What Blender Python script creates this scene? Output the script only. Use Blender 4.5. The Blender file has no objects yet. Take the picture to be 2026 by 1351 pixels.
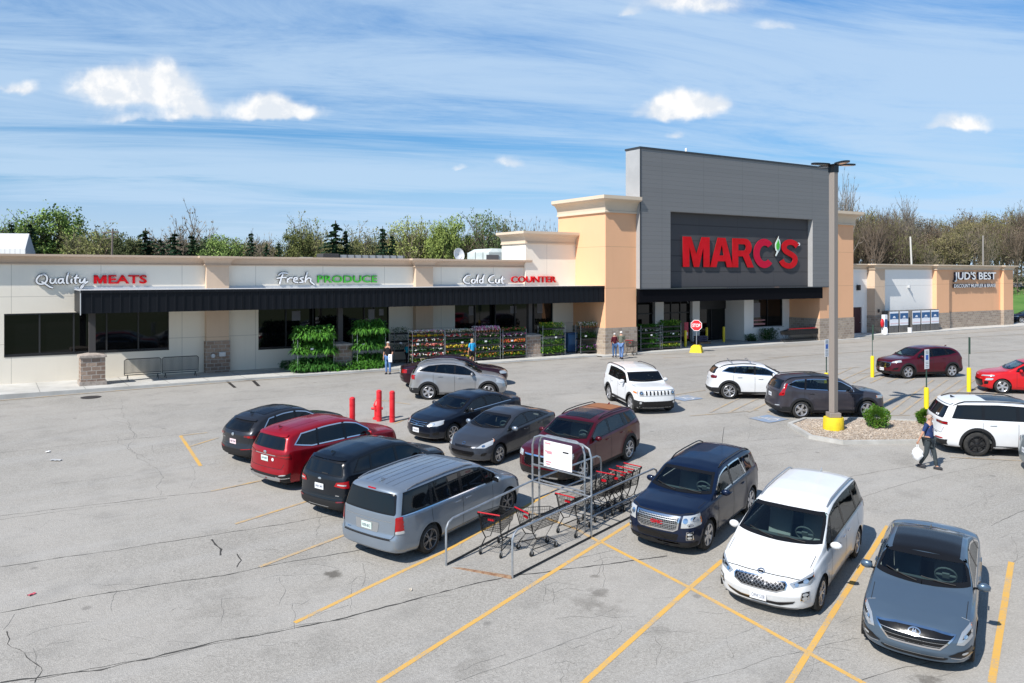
import bpy, bmesh, math, random
import numpy as np
from mathutils import Vector, Matrix
from mathutils.bvhtree import BVHTree

R = math.radians
scene = bpy.context.scene
COL = scene.collection

# ------------------------------------------------------------------ camera, sky, sun, exposure
CAM_H = 5.35
cam_d = bpy.data.cameras.new('camera')
cam_o = bpy.data.objects.new('camera', cam_d)
COL.objects.link(cam_o)
cam_o.location = (0, 0, CAM_H)
cam_o.rotation_euler = (R(90), 0, 0)
cam_d.sensor_width = 36
cam_d.lens = 36 * 1620 / 2026
cam_d.shift_y = -(675.5 - 545) / 2026
cam_d.clip_start = .5
cam_d.clip_end = 4000
scene.camera = cam_o

SUN_AZ = math.atan2(-.649, -.76)      # direction towards the sun, measured from +Y towards +X
SUN_EL = R(45)
sun_d = bpy.data.lights.new('sun', 'SUN')
sun_d.energy = 5.0
sun_d.angle = R(.5)
sun_d.color = (1, .955, .89)
sun_o = bpy.data.objects.new('sun', sun_d)
COL.objects.link(sun_o)
to_sun = Vector((math.sin(SUN_AZ) * math.cos(SUN_EL), math.cos(SUN_AZ) * math.cos(SUN_EL), math.sin(SUN_EL)))
sun_o.rotation_euler = to_sun.to_track_quat('Z', 'Y').to_euler()
sun_o.location = to_sun * 80

scene.view_settings.view_transform = 'Standard'
scene.view_settings.look = 'None'
scene.view_settings.exposure = 0.3
scene.view_settings.gamma = 1

world = bpy.data.worlds.new('World')
scene.world = world
world.use_nodes = True


class NT:
 """tiny helper for node trees"""
 def __init__(s, tree):
  s.t = tree; s.n = tree.nodes; s.l = tree.links
 def new(s, kind, **kw):
  n = s.n.new(kind)
  for k, v in kw.items():
   setattr(n, k, v)
  return n
 def put(s, sock, v):
  if v is None: return
  if hasattr(v, 'is_linked') or isinstance(v, bpy.types.NodeSocket): s.l.new(v, sock)
  else:
   if isinstance(v, (tuple, list)) and len(v) == 3 and sock.type == 'RGBA': v = tuple(v) + (1,)
   sock.default_value = v
 def math(s, op, a, b=None, c=None, clamp=False):
  n = s.new('ShaderNodeMath', operation=op, use_clamp=clamp)
  s.put(n.inputs[0], a)
  if b is not None: s.put(n.inputs[1], b)
  if c is not None: s.put(n.inputs[2], c)
  return n.outputs[0]
 def mix(s, f, a, b, mode='MIX'):
  n = s.new('ShaderNodeMix', data_type='RGBA', blend_type=mode)
  s.put(n.inputs[0], f); s.put(n.inputs[6], a); s.put(n.inputs[7], b)
  return n.outputs[2]
 def noise(s, vec, scale, detail=3, rough=.5, dist=0, out=0):
  n = s.new('ShaderNodeTexNoise')
  if vec is not None: s.put(n.inputs['Vector'], vec)
  n.inputs['Scale'].default_value = scale; n.inputs['Detail'].default_value = detail
  n.inputs['Roughness'].default_value = rough; n.inputs['Distortion'].default_value = dist
  return n.outputs[out]
 def ramp(s, f, pts):
  n = s.new('ShaderNodeMapRange', interpolation_type='SMOOTHSTEP')
  s.put(n.inputs[0], f)
  n.inputs[1].default_value, n.inputs[2].default_value = pts[0]
  n.inputs[3].default_value, n.inputs[4].default_value = pts[1]
  return n.outputs[0]
 def comb(s, x, y, z):
  n = s.new('ShaderNodeCombineXYZ')
  s.put(n.inputs[0], x); s.put(n.inputs[1], y); s.put(n.inputs[2], z)
  return n.outputs[0]
 def sep(s, v):
  n = s.new('ShaderNodeSeparateXYZ'); s.put(n.inputs[0], v)
  return n.outputs
 def coord(s, which='Object'):
  return s.new('ShaderNodeTexCoord').outputs[which]


def build_world():
 w = NT(world.node_tree)
 for n in list(w.n): w.n.remove(n)
 out = w.new('ShaderNodeOutputWorld')
 bg = w.new('ShaderNodeBackground')
 w.l.new(bg.outputs[0], out.inputs[0])
 sky = w.new('ShaderNodeTexSky', sky_type='NISHITA')
 sky.sun_disc = False
 sky.sun_elevation = SUN_EL
 sky.sun_rotation = SUN_AZ
 sky.altitude = 200
 sky.air_density = 1.15
 sky.dust_density = .5
 sky.ozone_density = 2.2
 d = w.coord('Generated')
 x, y, z = w.sep(d)
 cr = w.new('ShaderNodeValToRGB'); w.l.new(z, cr.inputs[0]); cr.color_ramp.interpolation = 'EASE'
 for i, (p, q) in enumerate(((0, (.80, 1.12, 1.95)), (.06, (.72, 1.0, 1.55)), (.12, (.56, .97, 1.36)), (.20, (.36, .90, 1.38)), (.33, (.36, 1.02, 1.58)), (.60, (.30, .75, 1.15)))):
  el_ = cr.color_ramp.elements[i] if i < 2 else cr.color_ramp.elements.new(p)
  el_.position = p; el_.color = tuple(k / 2 for k in q) + (1,)
 tint = w.mix(1.0, cr.outputs[0], (2, 2, 2, 1), 'MULTIPLY')
 base = w.mix(1.0, sky.outputs[0], tint, 'MULTIPLY')
 # thin high cirrus on a flat layer overhead
 zc = w.math('ADD', w.math('MAXIMUM', z, 0), .07)
 px = w.math('DIVIDE', x, zc); py = w.math('DIVIDE', y, zc)
 ca, sa = math.cos(R(-14)), math.sin(R(-14))
 rx = w.math('ADD', w.math('MULTIPLY', px, ca), w.math('MULTIPLY', py, -sa))
 ry = w.math('ADD', w.math('MULTIPLY', px, sa), w.math('MULTIPLY', py, ca))
 v1 = w.comb(w.math('MULTIPLY', rx, .28), w.math('MULTIPLY', ry, .95), 3.1)
 n1 = w.noise(v1, 1.35, 9, .68, 1.0)
 v2 = w.comb(w.math('MULTIPLY', rx, .16), w.math('MULTIPLY', ry, .33), 7.7)
 n2 = w.noise(v2, 1.3, 3, .5, .3)
 cir = w.math('ADD', w.math('MULTIPLY', n1, .55), w.math('MULTIPLY', n2, .6))
 cir = w.math('MULTIPLY', w.ramp(cir, ((.43, .67), (0, 1))), w.ramp(z, ((.30, .62), (1, .35))))
 low = w.ramp(z, ((0.0, .18), (.62, .08)))       # whiter towards the horizon
 cir = w.math('MULTIPLY', cir, .78)
 cir = w.math('MAXIMUM', cir, w.math('MULTIPLY', low, 1.0))
 c1 = w.mix(cir, base, (6.2, 8.1, 10.3, 1))
 # cumulus puffs, each at its own bearing and height in the sky
 yy = w.math('MAXIMUM', y, .05)
 a = w.math('DIVIDE', x, yy); e = w.math('DIVIDE', z, yy)
 vv = w.comb(a, e, 0)
 wx, wy, wz_ = w.sep(w.noise(vv, 16, 4, .6, 0, 1))
 a = w.math('ADD', a, w.math('MULTIPLY', w.math('SUBTRACT', wx, .5), .060)); e = w.math('ADD', e, w.math('MULTIPLY', w.math('SUBTRACT', wy, .5), .030))
 nn = w.noise(vv, 26, 6, .58, .3)
 nb = w.noise(vv, 9, 3, .5, .2)
 nz = w.math('ADD', w.math('MULTIPLY', w.math('SUBTRACT', nn, .5), 1.9), w.math('MULTIPLY', w.math('SUBTRACT', nb, .5), 1.7))
 puffs = [(250, 190, 105, 40, 1), (335, 165, 42, 46, 1), (370, 222, 44, 30, .9), (225, 170, 50, 34, 1), (38, 175, 26, 14, .8),
    (540, 222, 95, 22, 1), (540, 205, 42, 26, 1), (250, 235, 80, 14, .5),
    (1330, 224, 82, 22, 1), (1328, 204, 36, 26, 1), (1405, 208, 30, 20, .9), (1335, 270, 22, 12, .6),
    (1910, 244, 34, 20, .95), (1850, 250, 30, 11, .6), (1390, 8, 118, 36, .85), (1535, 54, 52, 13, .55),
    (1250, 22, 16, 9, .5), (1000, 326, 34, 13, .6), (910, 328, 17, 8, .45)]
 tot = None; shade = None
 for cx, cy, rx_, ry_, op in puffs:
  ca_, ce_ = (cx - 1013) / 1620, (545 - cy) / 1620
  da = w.math('MULTIPLY', w.math('SUBTRACT', a, ca_), 1620 / rx_)
  de = w.math('MULTIPLY', w.math('SUBTRACT', e, ce_), 1620 / ry_)
  de = w.math('MAXIMUM', de, w.math('MULTIPLY', de, -2.1))
  dd = w.math('ADD', w.math('MULTIPLY', da, da), w.math('MULTIPLY', de, de))
  m = w.math('MULTIPLY', w.math('EXPONENT', w.math('MULTIPLY', dd, -.75)), op)
  tot = m if tot is None else w.math('ADD', tot, m)
 tot = w.math('MULTIPLY', tot, w.math('ADD', 1.0, w.math('MULTIPLY', nz, .75)))
 tot = w.ramp(tot, ((.16, .95), (0, 1)))
 front = w.math('GREATER_THAN', y, .05)
 tot = w.math('MULTIPLY', tot, front)
 sh = w.noise(w.comb(a, w.math('ADD', e, .006), 0), 22, 5, .6, .3)
 shd = w.ramp(w.math('SUBTRACT', w.math('ADD', nn, .5), sh), ((.38, .68), (0, 1)))
 ccol = w.mix(shd, (8.7, 9.3, 10.1, 1), (11.2, 11.2, 11.2, 1))
 c2 = w.mix(tot, c1, ccol)
 w.l.new(c2, bg.inputs[0])
 bg.inputs[1].default_value = .074


build_world()


# ------------------------------------------------------------------ ground level and photo-independent frames
def zg(X, Y):
 """the car park falls away gently from the shop towards the camera"""
 if Y < 10: return -.0069 * 32 ** 1.6 - (10 - Y) * .06
 return -.0069 * max(0., 42 - Y) ** 1.6


def bank(X, Y):
 """grass bank beyond the right end of the shops"""
 s = X * .45 + Y * .893 - 112
 t = min(max(s / 34, 0), 1)
 return 4.2 * t * t * (3 - 2 * t)


def gp(x, y, h=0.):
 z = 0
 for _ in range(50):
  t = 1620 * (CAM_H - z - h) / (y - 545); X = (x - 1013) / 1620 * t; z = .5 * z + .5 * zg(X, t)
 return Vector((X, t, zg(X, t)))


TH = math.atan2(1620, 2537)            # the shop front runs at this angle
OX, OY = 6.265, 54.86
UX, UY = math.cos(TH), math.sin(TH)


def B(u, v, z=0.):
 return Vector((OX + u * UX - v * UY, OY + u * UY + v * UX, z))


def u_at(x, v):
 t = (v + (-UY * OX + UX * OY)) / (-UY * (x - 1013) / 1620 + UX)
 return UX * ((x - 1013) / 1620 * t - OX) + UY * (t - OY)


STAINS = [(*gp(*p)[:2], r_, k_) for p, r_, k_ in (((660, 1137), .22, .75), ((1185, 1172), .22, .45), ((1160, 1190), .40, .28), ((1205, 1205), .40, .22), ((1180, 1140), .14, .5), ((1838, 1349), .3, .6), ((1500, 747), .6, .4), ((1300, 1250), .3, .25), ((930, 1320), .5, .2), ((430, 1200), .8, .15))]


# ------------------------------------------------------------------ materials
MATS = {}


def mat(name, col=(.5, .5, .5), rough=.6, metal=0., spec=.5, coat=0., fn=None, emit=None, alpha=None):
 if name in MATS: return MATS[name]
 m = bpy.data.materials.new(name)
 m.use_nodes = True
 b = m.node_tree.nodes['Principled BSDF']
 b.inputs['Base Color'].default_value = (*col, 1)
 b.inputs['Roughness'].default_value = rough
 b.inputs['Metallic'].default_value = metal
 b.inputs['Specular IOR Level'].default_value = spec
 b.inputs['Coat Weight'].default_value = coat
 b.inputs['Coat Roughness'].default_value = .03
 if fn: fn(NT(m.node_tree), b)
 m.diffuse_color = (*col, 1)
 MATS[name] = m
 return m


def fn_mottle(c1, c2, scale=3., det=5, bump=0., bscale=60, rough=None):
 def f(t, b):
  o = t.coord('Object')
  n = t.noise(o, scale, det, .6)
  c = t.mix(t.ramp(n, ((.3, .7), (0, 1))), c1, c2)
  t.l.new(c, b.inputs['Base Color'])
  if bump:
   bp = t.new('ShaderNodeBump'); bp.inputs['Strength'].default_value = bump
   bp.inputs['Distance'].default_value = .01
   t.l.new(t.noise(o, bscale, 3), bp.inputs['Height'])
   t.l.new(bp.outputs[0], b.inputs['Normal'])
 return f


def fn_asphalt(t, b):
 o = t.coord('Object')
 fine = t.noise(o, 55, 2, .7)
 vor = t.new('ShaderNodeTexVoronoi'); vor.inputs['Scale'].default_value = 42
 t.l.new(o, vor.inputs['Vector'])
 vs = t.sep(vor.outputs['Color'])[0]
 big = t.noise(o, .16, 5, .6)
 mid = t.noise(o, .9, 4, .6)
 c = t.mix(t.ramp(fine, ((.32, .68), (0, 1))), (.245, .229, .204, 1), (.352, .332, .299, 1))
 c = t.mix(.36, c, t.mix(vs, (.15, .142, .128, 1), (.53, .505, .462, 1)))
 c = t.mix(t.math('MULTIPLY', t.ramp(big, ((.38, .62), (0, 1))), .45), c, (.405, .38, .345, 1))
 c = t.mix(t.math('MULTIPLY', t.ramp(mid, ((.48, .75), (0, 1))), .36), c, (.19, .18, .165, 1))
 # long wheel-worn streaks along the driving lane, dust
 x, y, z = t.sep(o)
 lane = t.noise(t.comb(t.math('MULTIPLY', t.math('ADD', t.math('MULTIPLY', x, UX), t.math('MULTIPLY', y, UY)), .06),
       t.math('ADD', t.math('MULTIPLY', x, -UY), t.math('MULTIPLY', y, UX)), 0), .8, 4, .6)
 c = t.mix(t.math('MULTIPLY', t.ramp(lane, ((.45, .75), (0, 1))), .22), c, (.44, .435, .425, 1))
 spot = t.new('ShaderNodeTexVoronoi'); spot.inputs['Scale'].default_value = .55
 t.l.new(o, spot.inputs['Vector'])
 c = t.mix(t.math('MULTIPLY', t.ramp(spot.outputs['Distance'], ((.07, .03), (0, 1))), .40), c, (.09, .085, .08, 1))
 # oil drips and damp stains
 wn = t.noise(o, 3.5, 4, .65)
 for sx, sy, sr, sk in STAINS:
  d = t.math('ADD', t.math('POWER', t.math('SUBTRACT', x, sx), 2), t.math('POWER', t.math('SUBTRACT', y, sy), 2))
  d = t.math('ADD', t.math('DIVIDE', t.math('SQRT', d), sr), t.math('MULTIPLY', t.math('SUBTRACT', wn, .5), 3.2))
  c = t.mix(t.math('MULTIPLY', t.ramp(d, ((1.15, .25), (0, 1))), sk), c, (.075, .066, .055, 1))
 t.l.new(c, b.inputs['Base Color'])
 bp = t.new('ShaderNodeBump'); bp.inputs['Strength'].default_value = .55; bp.inputs['Distance'].default_value = .012
 t.l.new(vor.outputs['Distance'], bp.inputs['Height'])
 t.l.new(bp.outputs[0], b.inputs['Normal'])


def fn_paint_worn(col, amount=.5):
 """flat marking paint with the asphalt showing through where it has worn"""
 def f(t, b):
  o = t.coord('Object')
  n = t.math('ADD', t.math('MULTIPLY', t.noise(o, 30, 3, .7), .6), t.math('MULTIPLY', t.noise(o, 1.7, 4, .6), .5))
  f_ = t.ramp(n, ((.66 - amount * .42, .82 - amount * .18), (0, 1)))
  c = t.mix(t.math('MULTIPLY', f_, .9), (*col, 1), (.30, .295, .28, 1))
  t.l.new(c, b.inputs['Base Color'])
 return f


def fn_block(c1, c2, mortar, bw=.42, bh=.2, ms=.012, var=.5):
 def f(t, b):
  o = t.coord('Object')
  x, y, z = t.sep(o)
  v = t.comb(t.math('ADD', x, y), z, 0)
  br = t.new('ShaderNodeTexBrick')
  br.inputs['Color1'].default_value = (*c1, 1); br.inputs['Color2'].default_value = (*c2, 1)
  br.inputs['Mortar'].default_value = (*mortar, 1)
  br.inputs['Scale'].default_value = 1; br.inputs['Mortar Size'].default_value = ms
  br.inputs['Brick Width'].default_value = bw; br.inputs['Row Height'].default_value = bh
  br.inputs['Bias'].default_value = 0
  t.l.new(v, br.inputs['Vector'])
  n = t.noise(o, 9, 4, .65)
  c = t.mix(t.math('MULTIPLY', t.ramp(n, ((.3, .7), (0, 1))), var * .6), br.outputs[0], (c1[0] * .6, c1[1] * .58, c1[2] * .55, 1))
  t.l.new(c, b.inputs['Base Color'])
  bp = t.new('ShaderNodeBump'); bp.inputs['Strength'].default_value = 1; bp.inputs['Distance'].default_value = .05
  h = t.math('SUBTRACT', t.math('MULTIPLY', n, .7), t.math('MULTIPLY', br.outputs['Fac'], .6))
  t.l.new(h, bp.inputs['Height']); t.l.new(bp.outputs[0], b.inputs['Normal'])
 return f


def fn_stucco(col, joints=None, dirt=.12, vj=None):
 """EIFS wall: fine grain, faint dirt and narrow control joints"""
 def f(t, b):
  o = t.coord('Object')
  x, y, z = t.sep(o)
  n = t.noise(o, .5, 5, .65)
  st = t.noise(t.comb(t.math('MULTIPLY', t.math('ADD', x, y), 1.6), t.math('MULTIPLY', z, .12), 0), 1, 5, .7)
  c = t.mix(t.math('MULTIPLY', t.ramp(n, ((.3, .75), (0, 1))), dirt), (*col, 1), tuple(k * .72 for k in col) + (1,))
  c = t.mix(t.math('MULTIPLY', t.ramp(st, ((.5, .85), (0, 1))), dirt * 1.4), c, tuple(k * .6 for k in col) + (1,))
  g = t.noise(o, 40, 2, .7)
  c = t.mix(t.math('MULTIPLY', g, .06), c, (0, 0, 0, 1))
  for zj in joints or ():
   d = t.math('ABSOLUTE', t.math('SUBTRACT', z, zj))
   c = t.mix(t.math('MULTIPLY', t.math('LESS_THAN', d, .016), .45), c, tuple(k * .35 for k in col) + (1,))
  if vj:
   d = t.math('PINGPONG', t.math('ADD', t.math('ADD', x, y), vj[1] + 1000 * vj[0]), vj[0] / 2)
   c = t.mix(t.math('MULTIPLY', t.math('LESS_THAN', d, .016), .45), c, tuple(k * .35 for k in col) + (1,))
  t.l.new(c, b.inputs['Base Color'])
  bp = t.new('ShaderNodeBump'); bp.inputs['Strength'].default_value = .25; bp.inputs['Distance'].default_value = .004
  t.l.new(t.noise(o, 90, 2), bp.inputs['Height']); t.l.new(bp.outputs[0], b.inputs['Normal'])
 return f


def fn_siding(col, pitch=.30):
 """horizontal metal plank cladding with shadow gaps and end joints"""
 def f(t, b):
  o = t.coord('Object')
  x, y, z = t.sep(o)
  fr = t.math('FRACT', t.math('DIVIDE', z, pitch))
  gap = t.math('LESS_THAN', fr, .07)
  row = t.math('FLOOR', t.math('DIVIDE', z, pitch))
  rnd = t.new('ShaderNodeTexWhiteNoise', noise_dimensions='1D'); t.l.new(row, rnd.inputs['W'])
  c = t.mix(t.math('MULTIPLY', rnd.outputs['Value'], .22), (*col, 1), tuple(k * .7 for k in col) + (1,))
  c = t.mix(t.math('MULTIPLY', t.noise(o, .35, 4, .6), .14), c, tuple(k * 1.4 for k in col) + (1,))
  uu = t.math('FRACT', t.math('DIVIDE', t.math('ADD', x, 100.6), 4.05))
  seam = t.math('LESS_THAN', uu, .008)
  m = t.math('MAXIMUM', t.math('MULTIPLY', gap, .42), t.math('MULTIPLY', seam, .35))
  c = t.mix(m, c, tuple(k * .3 for k in col) + (1,))
  t.l.new(c, b.inputs['Base Color'])
  bp = t.new('ShaderNodeBump'); bp.inputs['Strength'].default_value = .6; bp.inputs['Distance'].default_value = .03
  t.l.new(fr, bp.inputs['Height']); t.l.new(bp.outputs[0], b.inputs['Normal'])
 return f


def fn_leaf(c1, c2, c3, hue=.5):
 def f(t, b):
  o = t.coord('Object')
  oi = t.new('ShaderNodeObjectInfo')
  n = t.noise(o, 1.1, 3, .6)
  n2 = t.noise(o, 17, 2, .6)
  c = t.mix(t.ramp(n, ((.35, .65), (0, 1))), (*c1, 1), (*c2, 1))
  c = t.mix(t.math('MULTIPLY', t.ramp(n2, ((.45, .7), (0, 1))), .6), c, (*c3, 1))
  t.l.new(c, b.inputs['Base Color'])
  b.inputs['Specular IOR Level'].default_value = .25
 return f


def fn_rotseam(t, b):
 o = t.coord('Object')
 x, y, z = t.sep(o)
 fr = t.math('FRACT', t.math('DIVIDE', x, .405))
 c = t.mix(t.math('MULTIPLY', t.math('LESS_THAN', fr, .12), .5), (.008, .009, .012, 1), (.022, .024, .029, 1))
 c = t.mix(t.math('MULTIPLY', t.noise(o, .6, 4), .3), c, (.014, .015, .018, 1))
 b.inputs['Specular IOR Level'].default_value = .25
 t.l.new(c, b.inputs['Base Color'])


# ------------------------------------------------------------------ mesh builder
class MB:
 def __init__(s):
  s.v = []; s.f = []; s.m = []; s.cur = 0
 def face(s, pts):
  n = len(s.v); s.v += [tuple(p) for p in pts]; s.f.append(tuple(range(n, n + len(pts)))); s.m.append(s.cur); return s
 def add(s, vs, fs, M=None):
  n = len(s.v)
  if M is not None: vs = [tuple(M @ Vector(p)) for p in vs]
  s.v += [tuple(p) for p in vs]; s.f += [tuple(i + n for i in f) for f in fs]; s.m += [s.cur] * len(fs); return s
 def box(s, x0, x1, y0, y1, z0, z1, M=None, bev=0.):
  if bev > 0:
   bm = bmesh.new(); bmesh.ops.create_cube(bm, size=1)
   for v in bm.verts: v.co = Vector(((x0 + x1) / 2 + v.co.x * (x1 - x0), (y0 + y1) / 2 + v.co.y * (y1 - y0), (z0 + z1) / 2 + v.co.z * (z1 - z0)))
   bmesh.ops.bevel(bm, geom=list(bm.edges), offset=bev, segments=2, affect='EDGES', profile=.5)
   bm.verts.index_update()
   s.add([v.co.copy() for v in bm.verts], [[v.index for v in f.verts] for f in bm.faces], M); bm.free(); return s
  vs = [(x, y, z) for x in (x0, x1) for y in (y0, y1) for z in (z0, z1)]
  return s.add(vs, [(0, 1, 3, 2), (4, 6, 7, 5), (0, 4, 5, 1), (2, 3, 7, 6), (0, 2, 6, 4), (1, 5, 7, 3)], M)
 def prism(s, poly, z0, z1, M=None):
  """poly in xy, extruded in z"""
  n = len(poly)
  vs = [(p[0], p[1], z0) for p in poly] + [(p[0], p[1], z1) for p in poly]
  return s.add(vs, [tuple(range(n - 1, -1, -1)), tuple(range(n, 2 * n))] + [(i, (i + 1) % n, n + (i + 1) % n, n + i) for i in range(n)], M)
 def tube(s, pts, r, seg=8, M=None, caps=True, r2=None):
  pts = [Vector(p) for p in pts]
  k = len(pts); base = len(s.v); vs = []
  up = None
  for i, p in enumerate(pts):
   d = (pts[min(i + 1, k - 1)] - pts[max(i - 1, 0)]).normalized()
   if up is None:
    up = Vector((0, 0, 1)) if abs(d.z) < .9 else Vector((1, 0, 0))
   a = d.cross(up)
   if a.length < 1e-4: a = d.cross(Vector((0, 1, 0)))
   a.normalize(); b = a.cross(d); up = b
   rr = r if r2 is None else r + (r2 - r) * i / max(k - 1, 1)
   if isinstance(r, (list, tuple)): rr = r[i]
   for j in range(seg):
    t = 2 * math.pi * (j + .5) / seg
    vs.append(p + a * (rr * math.cos(t)) + b * (rr * math.sin(t)))
  fs = []
  for i in range(k - 1):
   for j in range(seg):
    fs.append((i * seg + j, i * seg + (j + 1) % seg, (i + 1) * seg + (j + 1) % seg, (i + 1) * seg + j))
  if caps:
   fs.append(tuple(range(seg - 1, -1, -1))); fs.append(tuple((k - 1) * seg + j for j in range(seg)))
  return s.add(vs, fs, M)
 def lathe(s, prof, seg=24, M=None, axis='Z', cap=True):
  """prof list of (r, h)"""
  vs = []; k = len(prof)
  for r, h in prof:
   for j in range(seg):
    t = 2 * math.pi * j / seg
    c, q = r * math.cos(t), r * math.sin(t)
    vs.append((c, q, h) if axis == 'Z' else ((c, h, q) if axis == 'Y' else (h, c, q)))
  fs = []
  for i in range(k - 1):
   for j in range(seg):
    fs.append((i * seg + j, i * seg + (j + 1) % seg, (i + 1) * seg + (j + 1) % seg, (i + 1) * seg + j))
  if cap:
   fs.append(tuple(range(seg - 1, -1, -1))); fs.append(tuple((k - 1) * seg + j for j in range(seg)))
  return s.add(vs, fs, M)
 def ball(s, c, rx, ry, rz, seg=10, rings=6, M=None):
  vs = []; fs = []
  for i in range(rings + 1):
   ph = math.pi * i / rings
   for j in range(seg):
    t = 2 * math.pi * j / seg
    vs.append((c[0] + rx * math.sin(ph) * math.cos(t), c[1] + ry * math.sin(ph) * math.sin(t), c[2] + rz * math.cos(ph)))
  for i in range(rings):
   for j in range(seg):
    fs.append((i * seg + j, (i + 1) * seg + j, (i + 1) * seg + (j + 1) % seg, i * seg + (j + 1) % seg))
  return s.add(vs, fs, M)
 def mesh(s, name, mats, smooth=False, angle=None):
  me = bpy.data.meshes.new(name)
  me.from_pydata([tuple(p) for p in s.v], [], s.f)
  if not isinstance(mats, (list, tuple)): mats = [mats]
  for m in mats: me.materials.append(m)
  if len(mats) > 1: me.polygons.foreach_set('material_index', s.m)
  bm = bmesh.new(); bm.from_mesh(me)
  bmesh.ops.remove_doubles(bm, verts=bm.verts, dist=1e-5)
  bmesh.ops.recalc_face_normals(bm, faces=bm.faces)
  if smooth:
   for f in bm.faces: f.smooth = True
   lim = R(angle or 38)
   for e in bm.edges:
    if len(e.link_faces) == 2 and e.link_faces[0].normal.length > 0 and e.link_faces[1].normal.length > 0:
     if e.calc_face_angle(0) > lim: e.smooth = False
  bm.to_mesh(me); bm.free()
  return me
 def build(s, name, mats, parent=None, smooth=False, angle=None, loc=None, rot=None):
  o = bpy.data.objects.new(name, s.mesh(name, mats, smooth, angle))
  COL.objects.link(o)
  if parent: o.parent = parent
  if loc is not None: o.location = loc
  if rot is not None: o.rotation_euler = rot
  return o


def rawmesh(name, vs, fs, mats, smooth=False, mi=None):
 me = bpy.data.meshes.new(name)
 me.from_pydata(vs, [], fs)
 if not isinstance(mats, (list, tuple)): mats = [mats]
 for m in mats: me.materials.append(m)
 if mi is not None: me.polygons.foreach_set('material_index', mi)
 if smooth: me.polygons.foreach_set('use_smooth', [True] * len(me.polygons))
 me.update()
 return me


def link(name, me, parent=None, loc=None, rot=None):
 o = bpy.data.objects.new(name, me); COL.objects.link(o)
 if parent: o.parent = parent
 if loc is not None: o.location = loc
 if rot is not None: o.rotation_euler = rot
 return o


def tag(o, label=None, cat=None, group=None, kind=None):
 if label: o['label'] = label
 if cat: o['category'] = cat
 if group: o['group'] = group
 if kind: o['kind'] = kind
 return o


def thing(name, label, cat, loc=(0, 0, 0), rz=0., group=None, rot=None):
 o = bpy.data.objects.new(name, None); COL.objects.link(o)
 o.location = loc; o.rotation_euler = rot if rot is not None else (0, 0, rz)
 return tag(o, label, cat, group)


def copy_tree(o, parent=None):
 c = o.copy(); COL.objects.link(c)
 if parent: c.parent = parent
 for ch in [q for q in bpy.data.objects if q.parent == o]:
  copy_tree(ch, c)
 return c


def text_mesh(txt, size, depth, offset=0., spacing=1., align='LEFT'):
 cu = bpy.data.curves.new('txt', 'FONT')
 cu.body = txt; cu.size = size; cu.extrude = depth / 2; cu.offset = offset; cu.space_character = spacing
 cu.align_x = align; cu.resolution_u = 3
 o = bpy.data.objects.new('txt', cu); COL.objects.link(o)
 dg = bpy.context.evaluated_depsgraph_get(); dg.update()
 me = bpy.data.meshes.new_from_object(o.evaluated_get(dg))
 bpy.data.objects.remove(o); bpy.data.curves.remove(cu)
 return me


def fit_text(txt, x0, x1, z0, z1, y, depth, m, parent, name='lettering', bold=0., spacing=1.):
 """text standing in the xz plane, facing -y, fitted to a rectangle"""
 me = text_mesh(txt, 1, .2, bold, spacing)
 co = np.array([v.co[:] for v in me.vertices])
 mn, mx = co.min(0), co.max(0)
 sx = (x1 - x0) / (mx[0] - mn[0]); sz = (z1 - z0) / (mx[1] - mn[1]); sd = depth / .2
 for v in me.vertices:
  c = v.co.copy()
  v.co = (x0 + (c.x - mn[0]) * sx, y - (c.z + .1) * sd, z0 + (c.y - mn[1]) * sz)
 me.materials.clear()
 for k in (m if isinstance(m, (list, tuple)) else [m]): me.materials.append(k)
 if isinstance(m, (list, tuple)):
  me.update()
  me.polygons.foreach_set('material_index', [0 if p.normal.y < -.9 else 1 for p in me.polygons])
 me.update()
 return link(name, me, parent)
# ------------------------------------------------------------------ cars
def paint(name, col, metal=.0, flake=True):
 def f(t, b):
  o = t.coord('Object')
  n = t.noise(o, 3.0, 3, .6)
  z = t.sep(o)[2]
  c = t.mix(t.math('MULTIPLY', t.ramp(n, ((.35, .7), (0, 1))), .10), (*col, 1), tuple(k * .75 for k in col) + (1,))
  dust = t.math('MULTIPLY', t.ramp(z, ((.55, .2), (0, 1))), t.ramp(t.noise(o, 2.5, 3, .5), ((.3, .75), (.01, .06))))
  c = t.mix(dust, c, (.17, .155, .135, 1))
  t.l.new(c, b.inputs['Base Color'])
  t.l.new(t.ramp(t.noise(o, 2, 2, .5), ((.3, .8), (.28, .36))), b.inputs['Roughness'])
 return mat('paint_' + name, col, .3, metal, .3, .55, f)


def fn_glass(tint, clear):
 def f(t, b):
  out = t.n['Material Output']
  tr = t.new('ShaderNodeBsdfTransparent'); tr.inputs[0].default_value = (*tint, 1)
  gl = t.new('ShaderNodeBsdfGlossy'); gl.inputs['Roughness'].default_value = .02
  gl.inputs[0].default_value = (.92, .96, 1, 1)
  fr = t.new('ShaderNodeFresnel'); fr.inputs[0].default_value = 1.5
  m = t.new('ShaderNodeMixShader')
  t.l.new(t.math('ADD', t.math('MULTIPLY', fr.outputs[0], 1.0), .015), m.inputs[0])
  t.l.new(tr.outputs[0], m.inputs[1]); t.l.new(gl.outputs[0], m.inputs[2])
  t.l.new(m.outputs[0], out.inputs[0])
 return f


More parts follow.
